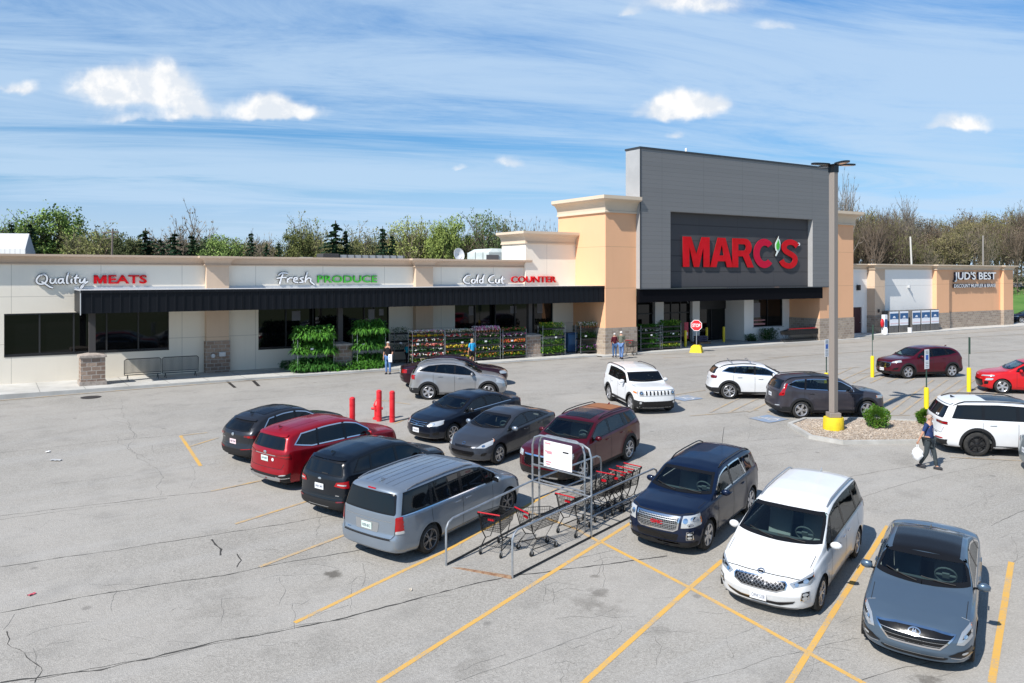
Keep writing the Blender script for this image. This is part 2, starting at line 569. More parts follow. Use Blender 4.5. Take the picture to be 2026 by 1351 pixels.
M_GLASS = mat('windscreen_glass', fn=fn_glass((.74, .92, .92), 1))
M_TINT = mat('tinted_glass', (.005, .006, .007), .035, spec=.5)
M_SIDEG = mat('side_glass', fn=fn_glass((.30, .38, .39), 1))
M_BLACK = mat('black_trim', (.008, .008, .009), .22, spec=.35)
M_CLAD = mat('black_plastic', (.018, .018, .019), .6, spec=.25)
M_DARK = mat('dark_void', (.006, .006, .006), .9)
M_SEAM = mat('panel_gap', (.01, .01, .01), .8)
M_CHROME = mat('chrome', (.78, .78, .80), .12, 1.)
M_SILV = mat('silver_trim', (.48, .49, .50), .35, .8)
M_TYRE = mat('tyre_rubber', (.022, .022, .021), .85, fn=fn_mottle((.016, .016, .016, 1), (.035, .034, .032, 1), 14))
M_RIMS = mat('rim_silver', (.58, .58, .60), .3, .75)
M_RIMG = mat('rim_grey', (.20, .20, .21), .35, .7)
M_RIMB = mat('rim_black', (.02, .02, .022), .35, .3)
M_HUB = mat('hub_dark', (.03, .03, .03), .6)
M_LAMPR = mat('red_lens', (.34, .002, .005), .15, coat=.4)
M_LAMPD = mat('dark_red_lens', (.13, .006, .010), .12, coat=1.)
M_LAMPW = mat('clear_lens', (.55, .57, .58), .12, .35, coat=1.)
M_LAMPH = mat('headlamp_lens', (.42, .44, .46), .15, .45, coat=1., fn=None)
M_AMBER = mat('amber_lens', (.85, .22, .02), .2, coat=1.)
M_PLATE = mat('plate_white', (.74, .76, .78), .45)
M_PINK = mat('plate_pinkish', (.74, .58, .60), .45)
M_PGRN = mat('plate_greenish', (.60, .72, .66), .45)
M_INK = mat('plate_ink', (.03, .05, .16), .6)
M_SEAT = mat('seat_cloth', (.22, .215, .205), .85)
M_SEATL = mat('seat_grey', (.15, .145, .14), .8)
M_INT = mat('cabin_plastic', (.07, .076, .078), .7)
M_HONEY = mat('grille_mesh_chrome', (.16, .16, .17), .35, .8)


def smooth1(a, sig, ends=True):
 if sig <= 0: return a
 k = int(sig * 3) + 1
 w = np.exp(-.5 * (np.arange(-k, k + 1) / sig) ** 2); w /= w.sum()
 p = np.concatenate([2 * a[0] - a[1:k + 1][::-1], a, 2 * a[-1] - a[-k - 1:-1][::-1]])
 return np.convolve(p, w, 'valid')


SEG = [2, 3, 3, 5, 7, 2, 10, 5, 6]


class Car:
 def __init__(c, S):
  c.S = S
  L, W, H, wb, fo = S['L'], S['W'], S['H'], S['wb'], S['fo']
  c.L, c.W, c.H, c.wb, c.r = L, W, H, wb, S.get('r', .34)
  c.nose = wb / 2 + fo; c.tail = c.nose - L
  ds = .032
  n = int(L / ds) + 1
  s = np.linspace(0, L, n); c.s = s
  sg = .045 / ds
  prof = S['prof']
  T = smooth1(np.interp(s, [p[0] for p in prof], [p[1] for p in prof]), sg)
  bp = S['belt']
  Bt = smooth1(np.interp(s, [p[0] for p in bp], [p[1] for p in bp]), sg * 2)
  crown_h = .075
  # shoulder line: under the hood edge in front and behind, the belt beside the cabin
  Sh = np.minimum(Bt, T - .05)
  Sh = smooth1(Sh, sg)
  cab = np.clip((T - Bt - .02) / .25, 0, 1)
  Cc = np.maximum(T - (.035 + .035 * cab), Sh + .012)
  g = S.get('g', .20)
  G = np.interp(s, [0, .25, .8, L - .8, L - .25, L], [g + .02, g, g, g, g + .03, g + .10])
  hw = W / 2 - .02
  wf = np.interp(s, [0, .06, .25, .7, 1.3, L - 1.2, L - .55, L - .2, L - .05, L], S.get('plan', [.86, .90, .95, .985, 1, 1, .985, .95, .91, .885]))
  wf = smooth1(wf, sg) * hw
  tum = S.get('tumble', .20)          # how far the roof rail leans in
  top = H - .07
  z1 = G + .02; z2 = G + .17; z3 = (G + Sh) / 2 + .08
  def wside(z, k):
   t = np.clip((z - Bt[k]) / max(top - Bt[k], .1), 0, 1.05)
   return (wf[k] - .045) - tum * t ** 1.15
  ring = []
  for k in range(n):
   w = wf[k]; w2 = wside(Cc[k], k)
   hoodf = 1 - cab[k]
   w2 = w2 if cab[k] > 0 else w - .07
   w2 = w2 - .05 * hoodf
   cp = [(0, G[k]), (w * .72, G[k]), (w - .05, z1[k]), (w - .015, z2[k]), (w, z3[k]), (w - .03, Sh[k] - .015), (w - .055, Sh[k] + .004),
     (w2, Cc[k]), (w2 * .72, T[k] - .012 - .012 * cab[k]), (0, T[k])]
   py = []; pz = []
   for i, m in enumerate(SEG):
    for j in range(m):
     t = j / m
     py.append(cp[i][0] * (1 - t) + cp[i + 1][0] * t); pz.append(cp[i][1] * (1 - t) + cp[i + 1][1] * t)
   py.append(0); pz.append(T[k])
   py = np.array(py); pz = np.array(pz)
   # fold over the centre line so the roof stays flat there
   ya = np.concatenate([-py[1:5][::-1], py, -py[-5:-1][::-1]]); za = np.concatenate([pz[1:5][::-1], pz, pz[-5:-1][::-1]])
   ker = np.array([.06, .24, .4, .24, .06])
   ys = np.convolve(ya, ker, 'same')[4:-4]; zs = np.convolve(za, ker, 'same')[4:-4]
   ys[0] = 0; ys[-1] = 0
   ring.append(np.stack([ys, zs], 1))
  ring = np.array(ring)                # n, m, 2
  c.T, c.Bt, c.Sh, c.Cc, c.G = T, Bt, Sh, Cc, G
  m = ring.shape[1]
  # pinch the first rings to round the nose and tail over
  for k, q in ((0, .035), (1, .014), (2, .004)):
   for idx in (k, n - 1 - k):
    zc = ring[idx, :, 1].mean(); hh = (ring[idx, :, 1].max() - ring[idx, :, 1].min()) / 2
    ring[idx, :, 1] = zc + (ring[idx, :, 1] - zc) * (1 - q / hh)
    ring[idx, :, 0] = np.maximum(ring[idx, :, 0] - q, 0)
  verts = []; faces = []
  bowF, bowR = S.get('bowF', .34), S.get('bowR', .16)
  pf, pr = S.get('pF', [(0.2, .07), (.5, 0), (.75, .05), (1.0, .14)]), S.get('pR', [(.2, .06), (.5, 0), (.8, .04), (1., .09), (1.6, .40)])
  def place(sv, y, z, sgn):
   aF = max(0, 1 - sv / 1.3) ** 1.6; aR = max(0, 1 - (L - sv) / 1.1) ** 1.5
   yn = abs(y) / hw
   dF = bowF * yn ** 2.7 + np.interp(z, [p[0] for p in pf], [p[1] for p in pf])
   dR = bowR * yn ** 2.7 + np.interp(z, [p[0] for p in pr], [p[1] for p in pr])
   x = c.nose - sv - aF * dF + aR * dR
   yy = y
   if z < c.r * 2 + .35 and yn > .8:      # flared arches
    for ax in (wb / 2, -wb / 2):
     d = math.hypot(x - ax, z - c.r)
     yy += S.get('flare', .018) * math.exp(-((d - c.r - .06) / .11) ** 2)
   return (x, yy * sgn, z)
  def vid(k, j, sgn): return idx[(k, j, sgn)]
  idx = {}
  for k in range(n):
   for j in range(m):
    for sgn in (1, -1):
     if sgn == -1 and (j == 0 or j == m - 1): idx[(k, j, -1)] = idx[(k, j, 1)]; continue
     idx[(k, j, sgn)] = len(verts); verts.append(place(s[k], ring[k, j, 0], ring[k, j, 1], sgn))
  for k in range(n - 1):
   for j in range(m - 1):
    a, b_, d, e = idx[(k, j, 1)], idx[(k, j + 1, 1)], idx[(k + 1, j + 1, 1)], idx[(k + 1, j, 1)]
    faces.append((a, e, d, b_))
    a, b_, d, e = idx[(k, j, -1)], idx[(k, j + 1, -1)], idx[(k + 1, j + 1, -1)], idx[(k + 1, j, -1)]
    faces.append((a, b_, d, e))
  CN = 14
  for k, sv in ((0, 0.), (n - 1, L)):
   grid = {}
   j0 = SEG[0] + 1
   zc_ = np.maximum.accumulate(ring[k, j0:, 1] + np.arange(m - j0) * 1e-5)
   for j in range(j0, m):
    for sgn in (1, -1):
     for q in range(CN + 1):
      if q == 0: grid[(j, 0, sgn)] = idx[(k, j, sgn)]; continue
      if j == m - 1: grid[(j, q, sgn)] = idx[(k, j, 1)]; continue
      if q == CN and sgn == -1: grid[(j, q, -1)] = grid[(j, q, 1)]; continue
      t = 1 - q / CN
      grid[(j, q, sgn)] = len(verts); verts.append(place(sv, ring[k, j, 0] * t, zc_[j - j0] if t < .97 else ring[k, j, 1], sgn))
   for j in range(j0, m - 1):
    for sgn in (1, -1):
     for q in range(CN):
      f = [grid[(j, q, sgn)], grid[(j, q + 1, sgn)], grid[(j + 1, q + 1, sgn)], grid[(j + 1, q, sgn)]]
      f = list(dict.fromkeys(f))
      if len(f) > 2: faces.append(tuple(f))
  V = np.array(verts)
  me = bpy.data.meshes.new('tmp'); me.from_pydata([tuple(v) for v in V], [], faces)
  bm = bmesh.new(); bm.from_mesh(me)
  bmesh.ops.recalc_face_normals(bm, faces=bm.faces)
  faces = [tuple(v.index for v in f.verts) for f in bm.faces]
  bm.free(); bpy.data.meshes.remove(me)
  c.V0 = V.copy(); c.F0 = faces
  c.bvh = BVHTree.FromPolygons([tuple(v) for v in V], faces)
  c.arch = S.get('arch', c.r + .062)
  c.V = V
  FC = np.array([V[list(f)].mean(0) for f in faces]); c.FC = FC
  kill = np.zeros(len(faces), bool)
  for ax in (wb / 2, -wb / 2):
   kill |= (np.abs(FC[:, 1]) > W / 2 - .30) & (np.hypot(FC[:, 0] - ax, FC[:, 2] - c.r) < c.arch + .014)
  c.kill = kill
  FN = []
  for f in faces:
   p = V[list(f)]; nn = np.cross(p[2] - p[0], p[-1] - p[1] if len(p) > 3 else p[1] - p[0]); l = np.linalg.norm(nn)
   FN.append(nn / l if l > 0 else nn)
  c.FN = np.abs(np.array(FN))
  c.parts = []

 # --- surface look-ups
 def cast(c, a, b, axis):
  """axis 'L','R' side view (x,z); 'F','B' front/back view (y,z); 'T' top view (x,y)"""
  if axis in 'LR':
   sg = 1 if axis == 'L' else -1
   h = c.bvh.ray_cast(Vector((a, 3 * sg, b)), Vector((0, -sg, 0)))
  elif axis in 'FB':
   sx = 1 if axis == 'F' else -1
   ends = c.nose if axis == 'F' else c.tail
   # lamps and trim may run only so far round the corner
   for _ in range(26):
    h = c.bvh.ray_cast(Vector((6 * sx, a, b)), Vector((-sx, 0, 0)))
    if h[0] is not None and (abs(h[1].x) > .3 or abs(h[0].x - ends) < (c.S.get('wrap', .55) if axis == 'F' else c.S.get('wrapR', .30))): break
    a -= .008 * (1 if a > 0 else -1)
  else: h = c.bvh.ray_cast(Vector((a, b, 4)), Vector((0, 0, -1)))
  if h[0] is None:
   if axis in 'LR': p = Vector((a, 0, b))
   elif axis in 'FB': p = Vector((0, a, b))
   else: p = Vector((a, b, 1))
   q = c.bvh.find_nearest(p)
   return q[0], q[1]
  return h[0], h[1]

 def patch(c, poly, axis, off=.004, step=.05, mb=None, thick=0.):
  """a sheet lying on the body: poly in the 2D view, cut on a grid so that it follows the surface"""
  bm = bmesh.new()
  vs = [bm.verts.new((p[0], p[1], 0)) for p in poly]
  try: bm.faces.new(vs)
  except Exception: bm.free(); return mb or MB()
  bmesh.ops.triangulate(bm, faces=bm.faces[:])
  for k in (0, 1):
   lo = min(p[k] for p in poly); hi = max(p[k] for p in poly)
   nn = int((hi - lo) / step)
   for i in range(1, nn + 1):
    co = [0, 0, 0]; co[k] = lo + i * (hi - lo) / (nn + 1)
    no = [0, 0, 0]; no[k] = 1
    bmesh.ops.bisect_plane(bm, geom=bm.verts[:] + bm.edges[:] + bm.faces[:], plane_co=co, plane_no=no)
  bm.verts.index_update()
  out = []
  for v in bm.verts:
   p, n = c.cast(v.co.x, v.co.y, axis)
   out.append(p + n * off)
  mb = mb or MB()
  mb.add(out, [[v.index for v in f.verts] for f in bm.faces])
  bm.free()
  return mb

 def band(c, poly, axis, w, off=.006, step=.05, mb=None, closed=True):
  """a strip along the outline (inside it when closed)"""
  pts = [Vector(p) for p in poly]
  k = len(pts); dense = []
  rng = range(k if closed else k - 1)
  for i in rng:
   a, b = pts[i], pts[(i + 1) % k]; nn = max(1, int((b - a).length / step))
   for j in range(nn): dense.append(a.lerp(b, j / nn))
  if not closed: dense.append(pts[-1])
  cen = sum(pts, Vector((0, 0))) / k
  n = len(dense); rows = []
  area = sum(pts[i].x * pts[(i + 1) % k].y - pts[(i + 1) % k].x * pts[i].y for i in range(k))
  for i, p in enumerate(dense):
   if closed: d = (dense[(i + 1) % n] - dense[i - 1])
   else: d = dense[min(i + 1, n - 1)] - dense[max(i - 1, 0)]
   d.normalize(); nr = Vector((-d.y, d.x))
   if closed and area < 0: nr = -nr
   if closed: rows.append((p, p + nr * w))
   else: rows.append((p - nr * w / 2, p + nr * w / 2))
  vs = []
  for a, b in rows:
   for q in (a, b):
    p, nn = c.cast(q.x, q.y, axis)
    vs.append(p + nn * off)
  fs = []
  for i in range(n if closed else n - 1):
   a, b = 2 * i, 2 * ((i + 1) % n)
   fs.append((a, a + 1, b + 1, b))
  mb = mb or MB()
  return mb.add(vs, fs)

 def hole(c, poly, axis, shrink=.02):
  P = np.array([tuple(p) for p in poly], float)
  ax = {'L': (0, 2), 'R': (0, 2), 'F': (1, 2), 'B': (1, 2), 'T': (0, 1)}[axis]
  x, y = c.FC[:, ax[0]], c.FC[:, ax[1]]
  ins = np.zeros(len(x), bool); dist = np.full(len(x), 9.)
  for i in range(len(P)):
   a, b = P[i], P[(i + 1) % len(P)]
   cond = ((a[1] > y) != (b[1] > y))
   with np.errstate(divide='ignore', invalid='ignore'):
    xi = (b[0] - a[0]) * (y - a[1]) / (b[1] - a[1] + 1e-12) + a[0]
   ins ^= cond & (x < xi)
   ab = b - a; t = np.clip(((x - a[0]) * ab[0] + (y - a[1]) * ab[1]) / max((ab ** 2).sum(), 1e-9), 0, 1)
   dist = np.minimum(dist, np.hypot(x - a[0] - t * ab[0], y - a[1] - t * ab[1]))
  side = {'L': c.FC[:, 1] > .3, 'R': c.FC[:, 1] < -.3, 'F': (c.FC[:, 0] > 0) & (c.FN[:, 2] > .2), 'B': c.FC[:, 0] < 0, 'T': c.FC[:, 2] > 1.1}[axis]
  if axis == 'F': side &= c.FC[:, 2] > c.Bt.min()
  if axis == 'B': side &= (c.FC[:, 0] < c.tail + 1.7)
  k2 = {'L': 1, 'R': 1, 'F': 0, 'B': 0, 'T': 2}[axis]
  c.kill |= ins & (dist > shrink) & side & (c.FN[:, k2] > .1)

 def X(c, s): return c.nose - s

 def at(c, arr, s): return float(np.interp(s, c.s, arr))


def inset(poly, w):
 P = [Vector(p) for p in poly]; k = len(P)
 area = sum(P[i].x * P[(i + 1) % k].y - P[(i + 1) % k].x * P[i].y for i in range(k))
 sg = 1 if area > 0 else -1
 out = []
 for i in range(k):
  a, b, d = P[i - 1], P[i], P[(i + 1) % k]
  e1 = (b - a).normalized(); e2 = (d - b).normalized()
  n1 = Vector((-e1.y, e1.x)) * sg; n2 = Vector((-e2.y, e2.x)) * sg
  n = n1 + n2
  if n.length < 1e-5: n = n1
  n.normalize(); cs = max(.5, n.dot(n1))
  out.append(b + n * (w / cs))
 return out


def rounded(poly, r=.04, seg=3):
 P = [Vector(p) for p in poly]; k = len(P); out = []
 for i in range(k):
  a, b, d = P[i - 1], P[i], P[(i + 1) % k]
  ra = min(r, (a - b).length * .45); rb = min(r, (d - b).length * .45)
  p0 = b + (a - b).normalized() * ra; p1 = b + (d - b).normalized() * rb
  for j in range(seg + 1):
   t = j / seg
   out.append((p0 * (1 - t) ** 2 + b * 2 * t * (1 - t) + p1 * t * t))
 return out


WHEELS = {}


def wheel_meshes(r, style, rimm, wr=None):
 key = (round(r, 3), style, rimm.name)
 if key in WHEELS: return WHEELS[key]
 wr = wr or r * .70
 w = .215
 t = MB()
 prof = [(wr - .005, -w / 2 + .02), (wr + .01, -w / 2), (r - .035, -w / 2 + .004), (r - .008, -w / 2 + .03), (r, -w / 2 + .06), (r, w / 2 - .06), (r - .008, w / 2 - .03),
   (r - .035, w / 2 - .004), (wr + .01, w / 2), (wr - .005, w / 2 - .02)]
 t.lathe(prof, 40, axis='Y', cap=False)
 # inner drum, outward face at +y
 m = MB()
 m.lathe([(wr + .006, w / 2 - .012), (wr - .008, w / 2 - .004), (wr - .022, w / 2 - .012), (wr - .026, w / 2 - .07), (wr - .03, -w / 2)], 40, axis='Y', cap=False)
 n, kind = style
 y0 = w / 2 - .03
 for i in range(n):
  a0 = 2 * math.pi * i / n
  subs = [(-.16, .9), (.16, .9)] if kind == 'twin' else [(0, 1)]
  if kind == 'vee': subs = [(-.22, .8), (.22, .8)]
  for da, ww in subs:
   hw0, hw1 = {'twin': (.013, .011), 'vee': (.016, .014), 'wide': (.035, .052), 'plain': (.022, .020), 'thin': (.013, .012)}[kind]
   ai, ao = a0 + da * .3, a0 + da
   pts = []
   def pt(rr, ang, off, y): return (rr * math.cos(ang) - off * math.sin(ang), y, rr * math.sin(ang) + off * math.cos(ang))
   ri, ro = .045, wr - .018
   vs = [pt(ri, ai, -hw0, y0 + .004), pt(ri, ai, hw0, y0 + .004), pt(ro, ao, hw1, y0 + .014), pt(ro, ao, -hw1, y0 + .014),
     pt(ri, ai, -hw0, y0 - .02), pt(ri, ai, hw0, y0 - .02), pt(ro, ao, hw1, y0 - .02), pt(ro, ao, -hw1, y0 - .02)]
   m.add(vs, [(0, 1, 2, 3), (0, 3, 7, 4), (1, 5, 6, 2), (3, 2, 6, 7)])
 m.lathe([(.062, y0 - .01), (.06, y0 + .008), (.035, y0 + .016), (0.001, y0 + .018)], 18, axis='Y', cap=False)
 k = MB(); k.lathe([(wr - .03, y0 - .06), (.0001, y0 - .055)], 24, axis='Y', cap=False)
 k.lathe([(wr * .62, y0 - .05), (wr * .62, y0 - .035), (.0001, y0 - .035)], 24, axis='Y', cap=False)
 res = (t.mesh('tyre', M_TYRE, True, 50), m.mesh('rim', rimm, True, 30), k.mesh('brake_disc', M_HUB))
 WHEELS[key] = res
 return res


def plate_text(parent, txt, c, axis, p, w, ink):
 """the raised characters of a number plate, centred on p in the (y,z) plane"""
 me = text_mesh(txt, .1, .004, .0, 1.)
 co = np.array([v.co[:] for v in me.vertices]); mn, mx = co.min(0), co.max(0)
 sx = w / (mx[0] - mn[0]); sy = .072 / (mx[1] - mn[1])
 for v in me.vertices:
  q = v.co.copy()
  h = (q.x - (mn[0] + mx[0]) / 2) * sx; z = (q.y - (mn[1] + mx[1]) / 2) * sy
  v.co = (p.x + (.004 if axis == 'F' else -.004), p.y + (h if axis == 'F' else -h), p.z + z)
 me.materials.clear(); me.materials.append(ink)
 return link('plate_lettering', me, parent)


SEATS = {}


def seat_mesh(wide=.5):
 if wide in SEATS: return SEATS[wide]
 m = MB()
 m.box(-.26, .26, -wide / 2, wide / 2, -.08, .08, bev=.04)
 Mx = Matrix.Translation((-.27, 0, .33)) @ Matrix.Rotation(R(-14), 4, 'Y')
 m.box(-.06, .06, -wide / 2, wide / 2, -.32, .32, Mx, bev=.04)
 if wide < .7:
  m.box(-.045, .045, -.13, .13, .36, .54, Mx, bev=.03)
 else:
  for q in (-.42, .42): m.box(-.045, .045, q - .12, q + .12, .35, .49, Mx, bev=.03)
 SEATS[wide] = m.mesh('seat', M_SEAT, True, 45)
 return SEATS[wide]


def build_car(name, label, S, X, Y, deg, group=None, cat='car'):
 c = Car(S)
 L, W, H, wb, r = c.L, c.W, c.H, c.wb, c.r
 pm = S['paint']
 z0 = zg(X, Y); sl = math.atan((zg(X, Y + .5) - zg(X, Y - .5)))
 root = thing(name, label, cat, (X, Y, z0), 0, group)
 rotm = Matrix.Rotation(sl, 3, 'X') @ Matrix.Rotation(R(deg), 3, 'Z')
 root.rotation_euler = rotm.to_euler()
 root['group'] = group or 'cars parked in front of the shops'
 def part(nm, mb, m, par=root, sm=True, angle=45, lab=None):
  if not mb.v: return None
  o = mb.build(nm, m, par, sm, angle)
  if lab: o['label'] = lab
  return o
 X_ = c.X
 holes = []
 # ---- windscreen, front view (y, z)
 sw0, sw1 = S['ws']                   # stations at the foot and the head of the windscreen
 zb, zt = c.at(c.T, sw0) + .012, c.at(c.T, sw1) - .012
 yb = W / 2 - S.get('ws_in', .19); yt = W / 2 - .045 - S.get('tumble', .20) - S.get('ws_top', .045)
 zb2 = zb + S.get('ws_sweep', .045)
 zt2 = zt - .012
 def ws_poly(e=0.):
  out = []
  for i in range(13):
   t = -1 + 2 * i / 12
   out.append(((yb - e) * t, zb + e + (zb2 - zb) * abs(t) ** 2.2))
  for i in range(13):
   t = 1 - 2 * i / 12
   out.append(((yt - e) * t, zt - e - (zt - zt2) * abs(t) ** 2))
  return out
 gl = c.patch(inset(ws_poly(), .004), 'F', .004, .07)
 ws = part('windshield', gl, M_GLASS if not S.get('dark_ws') else M_SIDEG)
 wf = c.band(ws_poly(), 'F', .052, .0065)
 part('windshield_surround', wf, M_BLACK, ws)
 c.hole(ws_poly(), 'F', .02)
 # wipers
 wm = MB()
 for y0_, y1_ in ((.55, -.02), (-.08, -.62)):
  pts = []
  for i in range(7):
   t = i / 6
   y = y0_ + (y1_ - y0_) * t; z = zb + .018 + .055 * t + (zb2 - zb) * (abs(y) / yb) ** 2.2
   p, n = c.cast(y, z, 'F'); pts.append(p + Vector((abs(n.x), 0, abs(n.z))) * .022)
  wm.tube(pts, .010, 5)
 part('wiper', wm, M_CLAD, ws)
 # ---- side glass
 for sd in 'LR':
  dlo = []
  b0, b1, t1, t0 = S['dlo']        # belt start, belt end, roof end, roof start (stations)
  bt = S.get('dlo_up', .025); tt = S.get('dlo_dn', .045)
  nb = 10
  for i in range(nb + 1):
   s_ = b0 + (b1 - b0) * i / nb; dlo.append((X_(s_), c.at(c.Bt, s_) + bt + S.get('kick', 0) * max(0, (i / nb - .8) / .2)))
  for i in range(nb + 1):
   s_ = t1 + (t0 - t1) * i / nb; dlo.append((X_(s_), c.at(c.Cc, s_) - tt))
  # follow the A pillar down
  for i in range(1, 5):
   s_ = t0 + (b0 - t0) * i / 5
   dlo.append((X_(s_), max(c.at(c.Cc, s_) - tt, c.at(c.Bt, s_) + bt + .01)))
  dlo = [Vector(p) for p in dlo]
  g = part('side_window', c.patch(inset(dlo, .004), sd, .004, .09), S.get('sideglass', M_SIDEG))
  part('window_frame', c.band(dlo, sd, .030, .0065), S.get('dlo_trim', M_BLACK), g)
  c.hole(dlo, sd, .012)
  for sb, st_, wd in S['pillars']:
   pb = MB()
   zb_ = c.at(c.Bt, sb) + bt; zt_ = c.at(c.Cc, st_) - tt
   c.patch([(X_(sb - wd / 2), zb_), (X_(sb + wd / 2), zb_), (X_(st_ + wd / 2), zt_), (X_(st_ - wd / 2), zt_)], sd, .008, .08, pb)
   part('pillar_trim', pb, M_BLACK, g)
  if S.get('belt_chrome'):
   m = MB(); c.band([(p.x, p.y - .012) for p in dlo[:nb + 1]], sd, .022, .010, .08, m, closed=False)
   if S['belt_chrome'] == 2: c.band([(p.x, p.y + .010) for p in dlo[nb + 1:]], sd, .020, .010, .08, m, closed=False)
   part('window_brightwork', m, M_CHROME, g)
 # ---- rear glass
 rg = S['rg']                          # list of (y,z) half outline, bottom to top
 poly = [(y, z) for y, z in rg] + [(-y, z) for y, z in rg[::-1]]
 poly = rounded(poly, .05, 2)
 rw = part('rear_window', c.patch(inset(poly, .004), 'B', .004, .07), S.get('rearglass', M_TINT))
 part('rear_window_surround', c.band(poly, 'B', .035, .0065), M_BLACK, rw)
 c.hole(poly, 'B', .016)
 # ---- body
 keep = [f for f, k in zip(c.F0, c.kill) if not k]
 me = rawmesh('body', [tuple(v) for v in c.V], keep, pm, True)
 body = link('body', me, root)
 # ---- seams
 if S.get('seams', 1):
  sm = MB()
  zlo = S.get('g', .2) + .13
  for sd in 'LR':
   for sb, st_ in S['doors']:
    p = [(X_(sb), zlo), (X_(sb), c.at(c.Bt, sb) * .6), (X_(sb), c.at(c.Bt, sb) - .01)]
    c.band(p, sd, .011, .0022, .06, sm, closed=False)
   d0, d1 = S['doors'][0][0], S['doors'][-1][0]
   c.band([(X_(d0), zlo), (X_(d1), zlo)], sd, .010, .0022, .08, sm, closed=False)
  # hood and front bumper cuts
  hy = W / 2 - .17
  c.band([(X_(sw0 - .10), hy), (X_(.62), hy - .01)], 'T', .011, .0022, .06, sm, closed=False)
  c.band([(X_(sw0 - .10), -hy), (X_(.62), -hy + .01)], 'T', .011, .0022, .06, sm, closed=False)
  if 'hoodline' in S:
   c.band([(y, z) for y, z in S['hoodline']], 'F', .012, .0022, .05, sm, closed=False)
   c.band([(-y, z) for y, z in S['hoodline']], 'F', .012, .0022, .05, sm, closed=False)
  for ln in S.get('rear_seams', ()):
   c.band([(y, z) for y, z in ln], 'B', .012, .0022, .05, sm, closed=False)
   c.band([(-y, z) for y, z in ln], 'B', .012, .0022, .05, sm, closed=False)
  part('panel_gap', sm, M_SEAM, body)
 # ---- underbody, wheel housings
 ub = MB()
 ub.box(c.tail + .30, c.nose - .42, -(W / 2 - .29), W / 2 - .29, S.get('g', .2) - .03, .60)
 for ax in (wb / 2, -wb / 2):
  for sg in (1, -1):
   vs = []; fs = []; ng = 16
   for i in range(ng + 1):
    a = R(-25) + R(230) * i / ng
    for y in (W / 2 - .31, W / 2 - .035):
     vs.append((ax + (c.arch + .004) * math.cos(a), sg * y, r + (c.arch + .004) * math.sin(a)))
   for i in range(ng): fs.append((2 * i, 2 * i + 1, 2 * i + 3, 2 * i + 2))
   ub.add(vs, fs)
   ub.add([(ax, sg * (W / 2 - .30), r)] + [vs[2 * i] for i in range(ng + 1)], [(0, i + 1, i + 2) for i in range(ng)])
 part('underbody', ub, M_DARK, sm=False)
 # lower cladding and arch lips
 clad = S.get('clad', None)
 cm = M_CLAD if clad else pm
 lw = .085 if clad else .050
 for sd in 'LR':
  for ax in (wb / 2, -wb / 2):
   pts = []; am = MB()
   for i in range(25):
    a = R(-22) + R(224) * i / 24
    rr = c.arch + lw / 2 - .010
    pts.append((ax + rr * math.cos(a), max(r + rr * math.sin(a), S.get('g', .2) + .02)))
   c.band(pts, sd, lw, .010 if clad else .003, .06, am, closed=False); part('wheel_arch_cladding' if clad else 'arch_lip', am, cm)
  if clad:
   zc = S.get('g', .2) + clad
   pts = [(wb / 2 - c.arch - .03, S.get('g', .2) + .02), (wb / 2 - c.arch - .03, zc), (-wb / 2 + c.arch + .03, zc), (-wb / 2 + c.arch + .03, S.get('g', .2) + .02)]
   part('sill_cladding', c.patch(pts, sd, .008, .10), cm)
 if clad:
  gz = S.get('g', .2)
  zc = S.get('clad_r', gz + .30); yw = W / 2 - .03
  if S.get('clad_rear', 1): part('rear_bumper_cladding', c.patch([(-yw, gz + .10), (yw, gz + .10), (yw, zc + .02), (W / 2 - .3, zc), (-W / 2 + .3, zc), (-yw, zc + .02)], 'B', .008, .06), M_CLAD)
  zf = S.get('clad_f', gz + .20)
  if S.get('clad_front', 1): part('front_bumper_cladding', c.patch([(-yw, gz + .04), (yw, gz + .04), (yw, zf + .05), (W / 2 - .35, zf), (-W / 2 + .35, zf), (-yw, zf + .05)], 'F', .008, .06), M_CLAD)
 # ---- free-form front and rear patches: (name, material, view, [(y,z)...], mirrored, offset)
 made = {}
 for e in S['bits']:
  nm, m_, view, poly, mir = e[:5]; off = e[5] if len(e) > 5 else .010
  par = made.get(e[6], root) if len(e) > 6 else root
  for sg in ((1, -1) if mir else (1,)):
   if view == 'S':
    for sd in ('L', 'R'):
     o = part(nm, c.patch([Vector(p) for p in poly], sd, off, .06), m_, par)
    made[nm] = o; break
   pl = [(sg * p[0], p[1]) for p in poly] if view in 'FB' else [(p[0], sg * p[1]) for p in poly]
   if sg == -1: pl = pl[::-1]
   pl = rounded(pl, .03, 2) if len(pl) <= 8 and (len(e) < 8) else pl
   o = part(nm, c.patch(pl, view, off, .045), m_, par)
   made[nm + ('' if sg == 1 else '_m')] = o
 for e in S.get('bands', ()):
  nm, m_, view, poly, mir, w_, closed = e[:7]
  mb = MB()
  for sg in ((1, -1) if mir else (1,)):
   pl = [Vector((sg * p[0], p[1])) for p in poly] if view in 'FB' else [Vector(p) for p in poly]
   if view == 'S':
    c.band(pl, 'L', w_, e[7] if len(e) > 7 else .014, .06, mb, closed); c.band(pl, 'R', w_, e[7] if len(e) > 7 else .014, .06, mb, closed)
   else: c.band(pl, view, w_, e[7] if len(e) > 7 else .014, .05, mb, closed)
  part(nm, mb, m_)
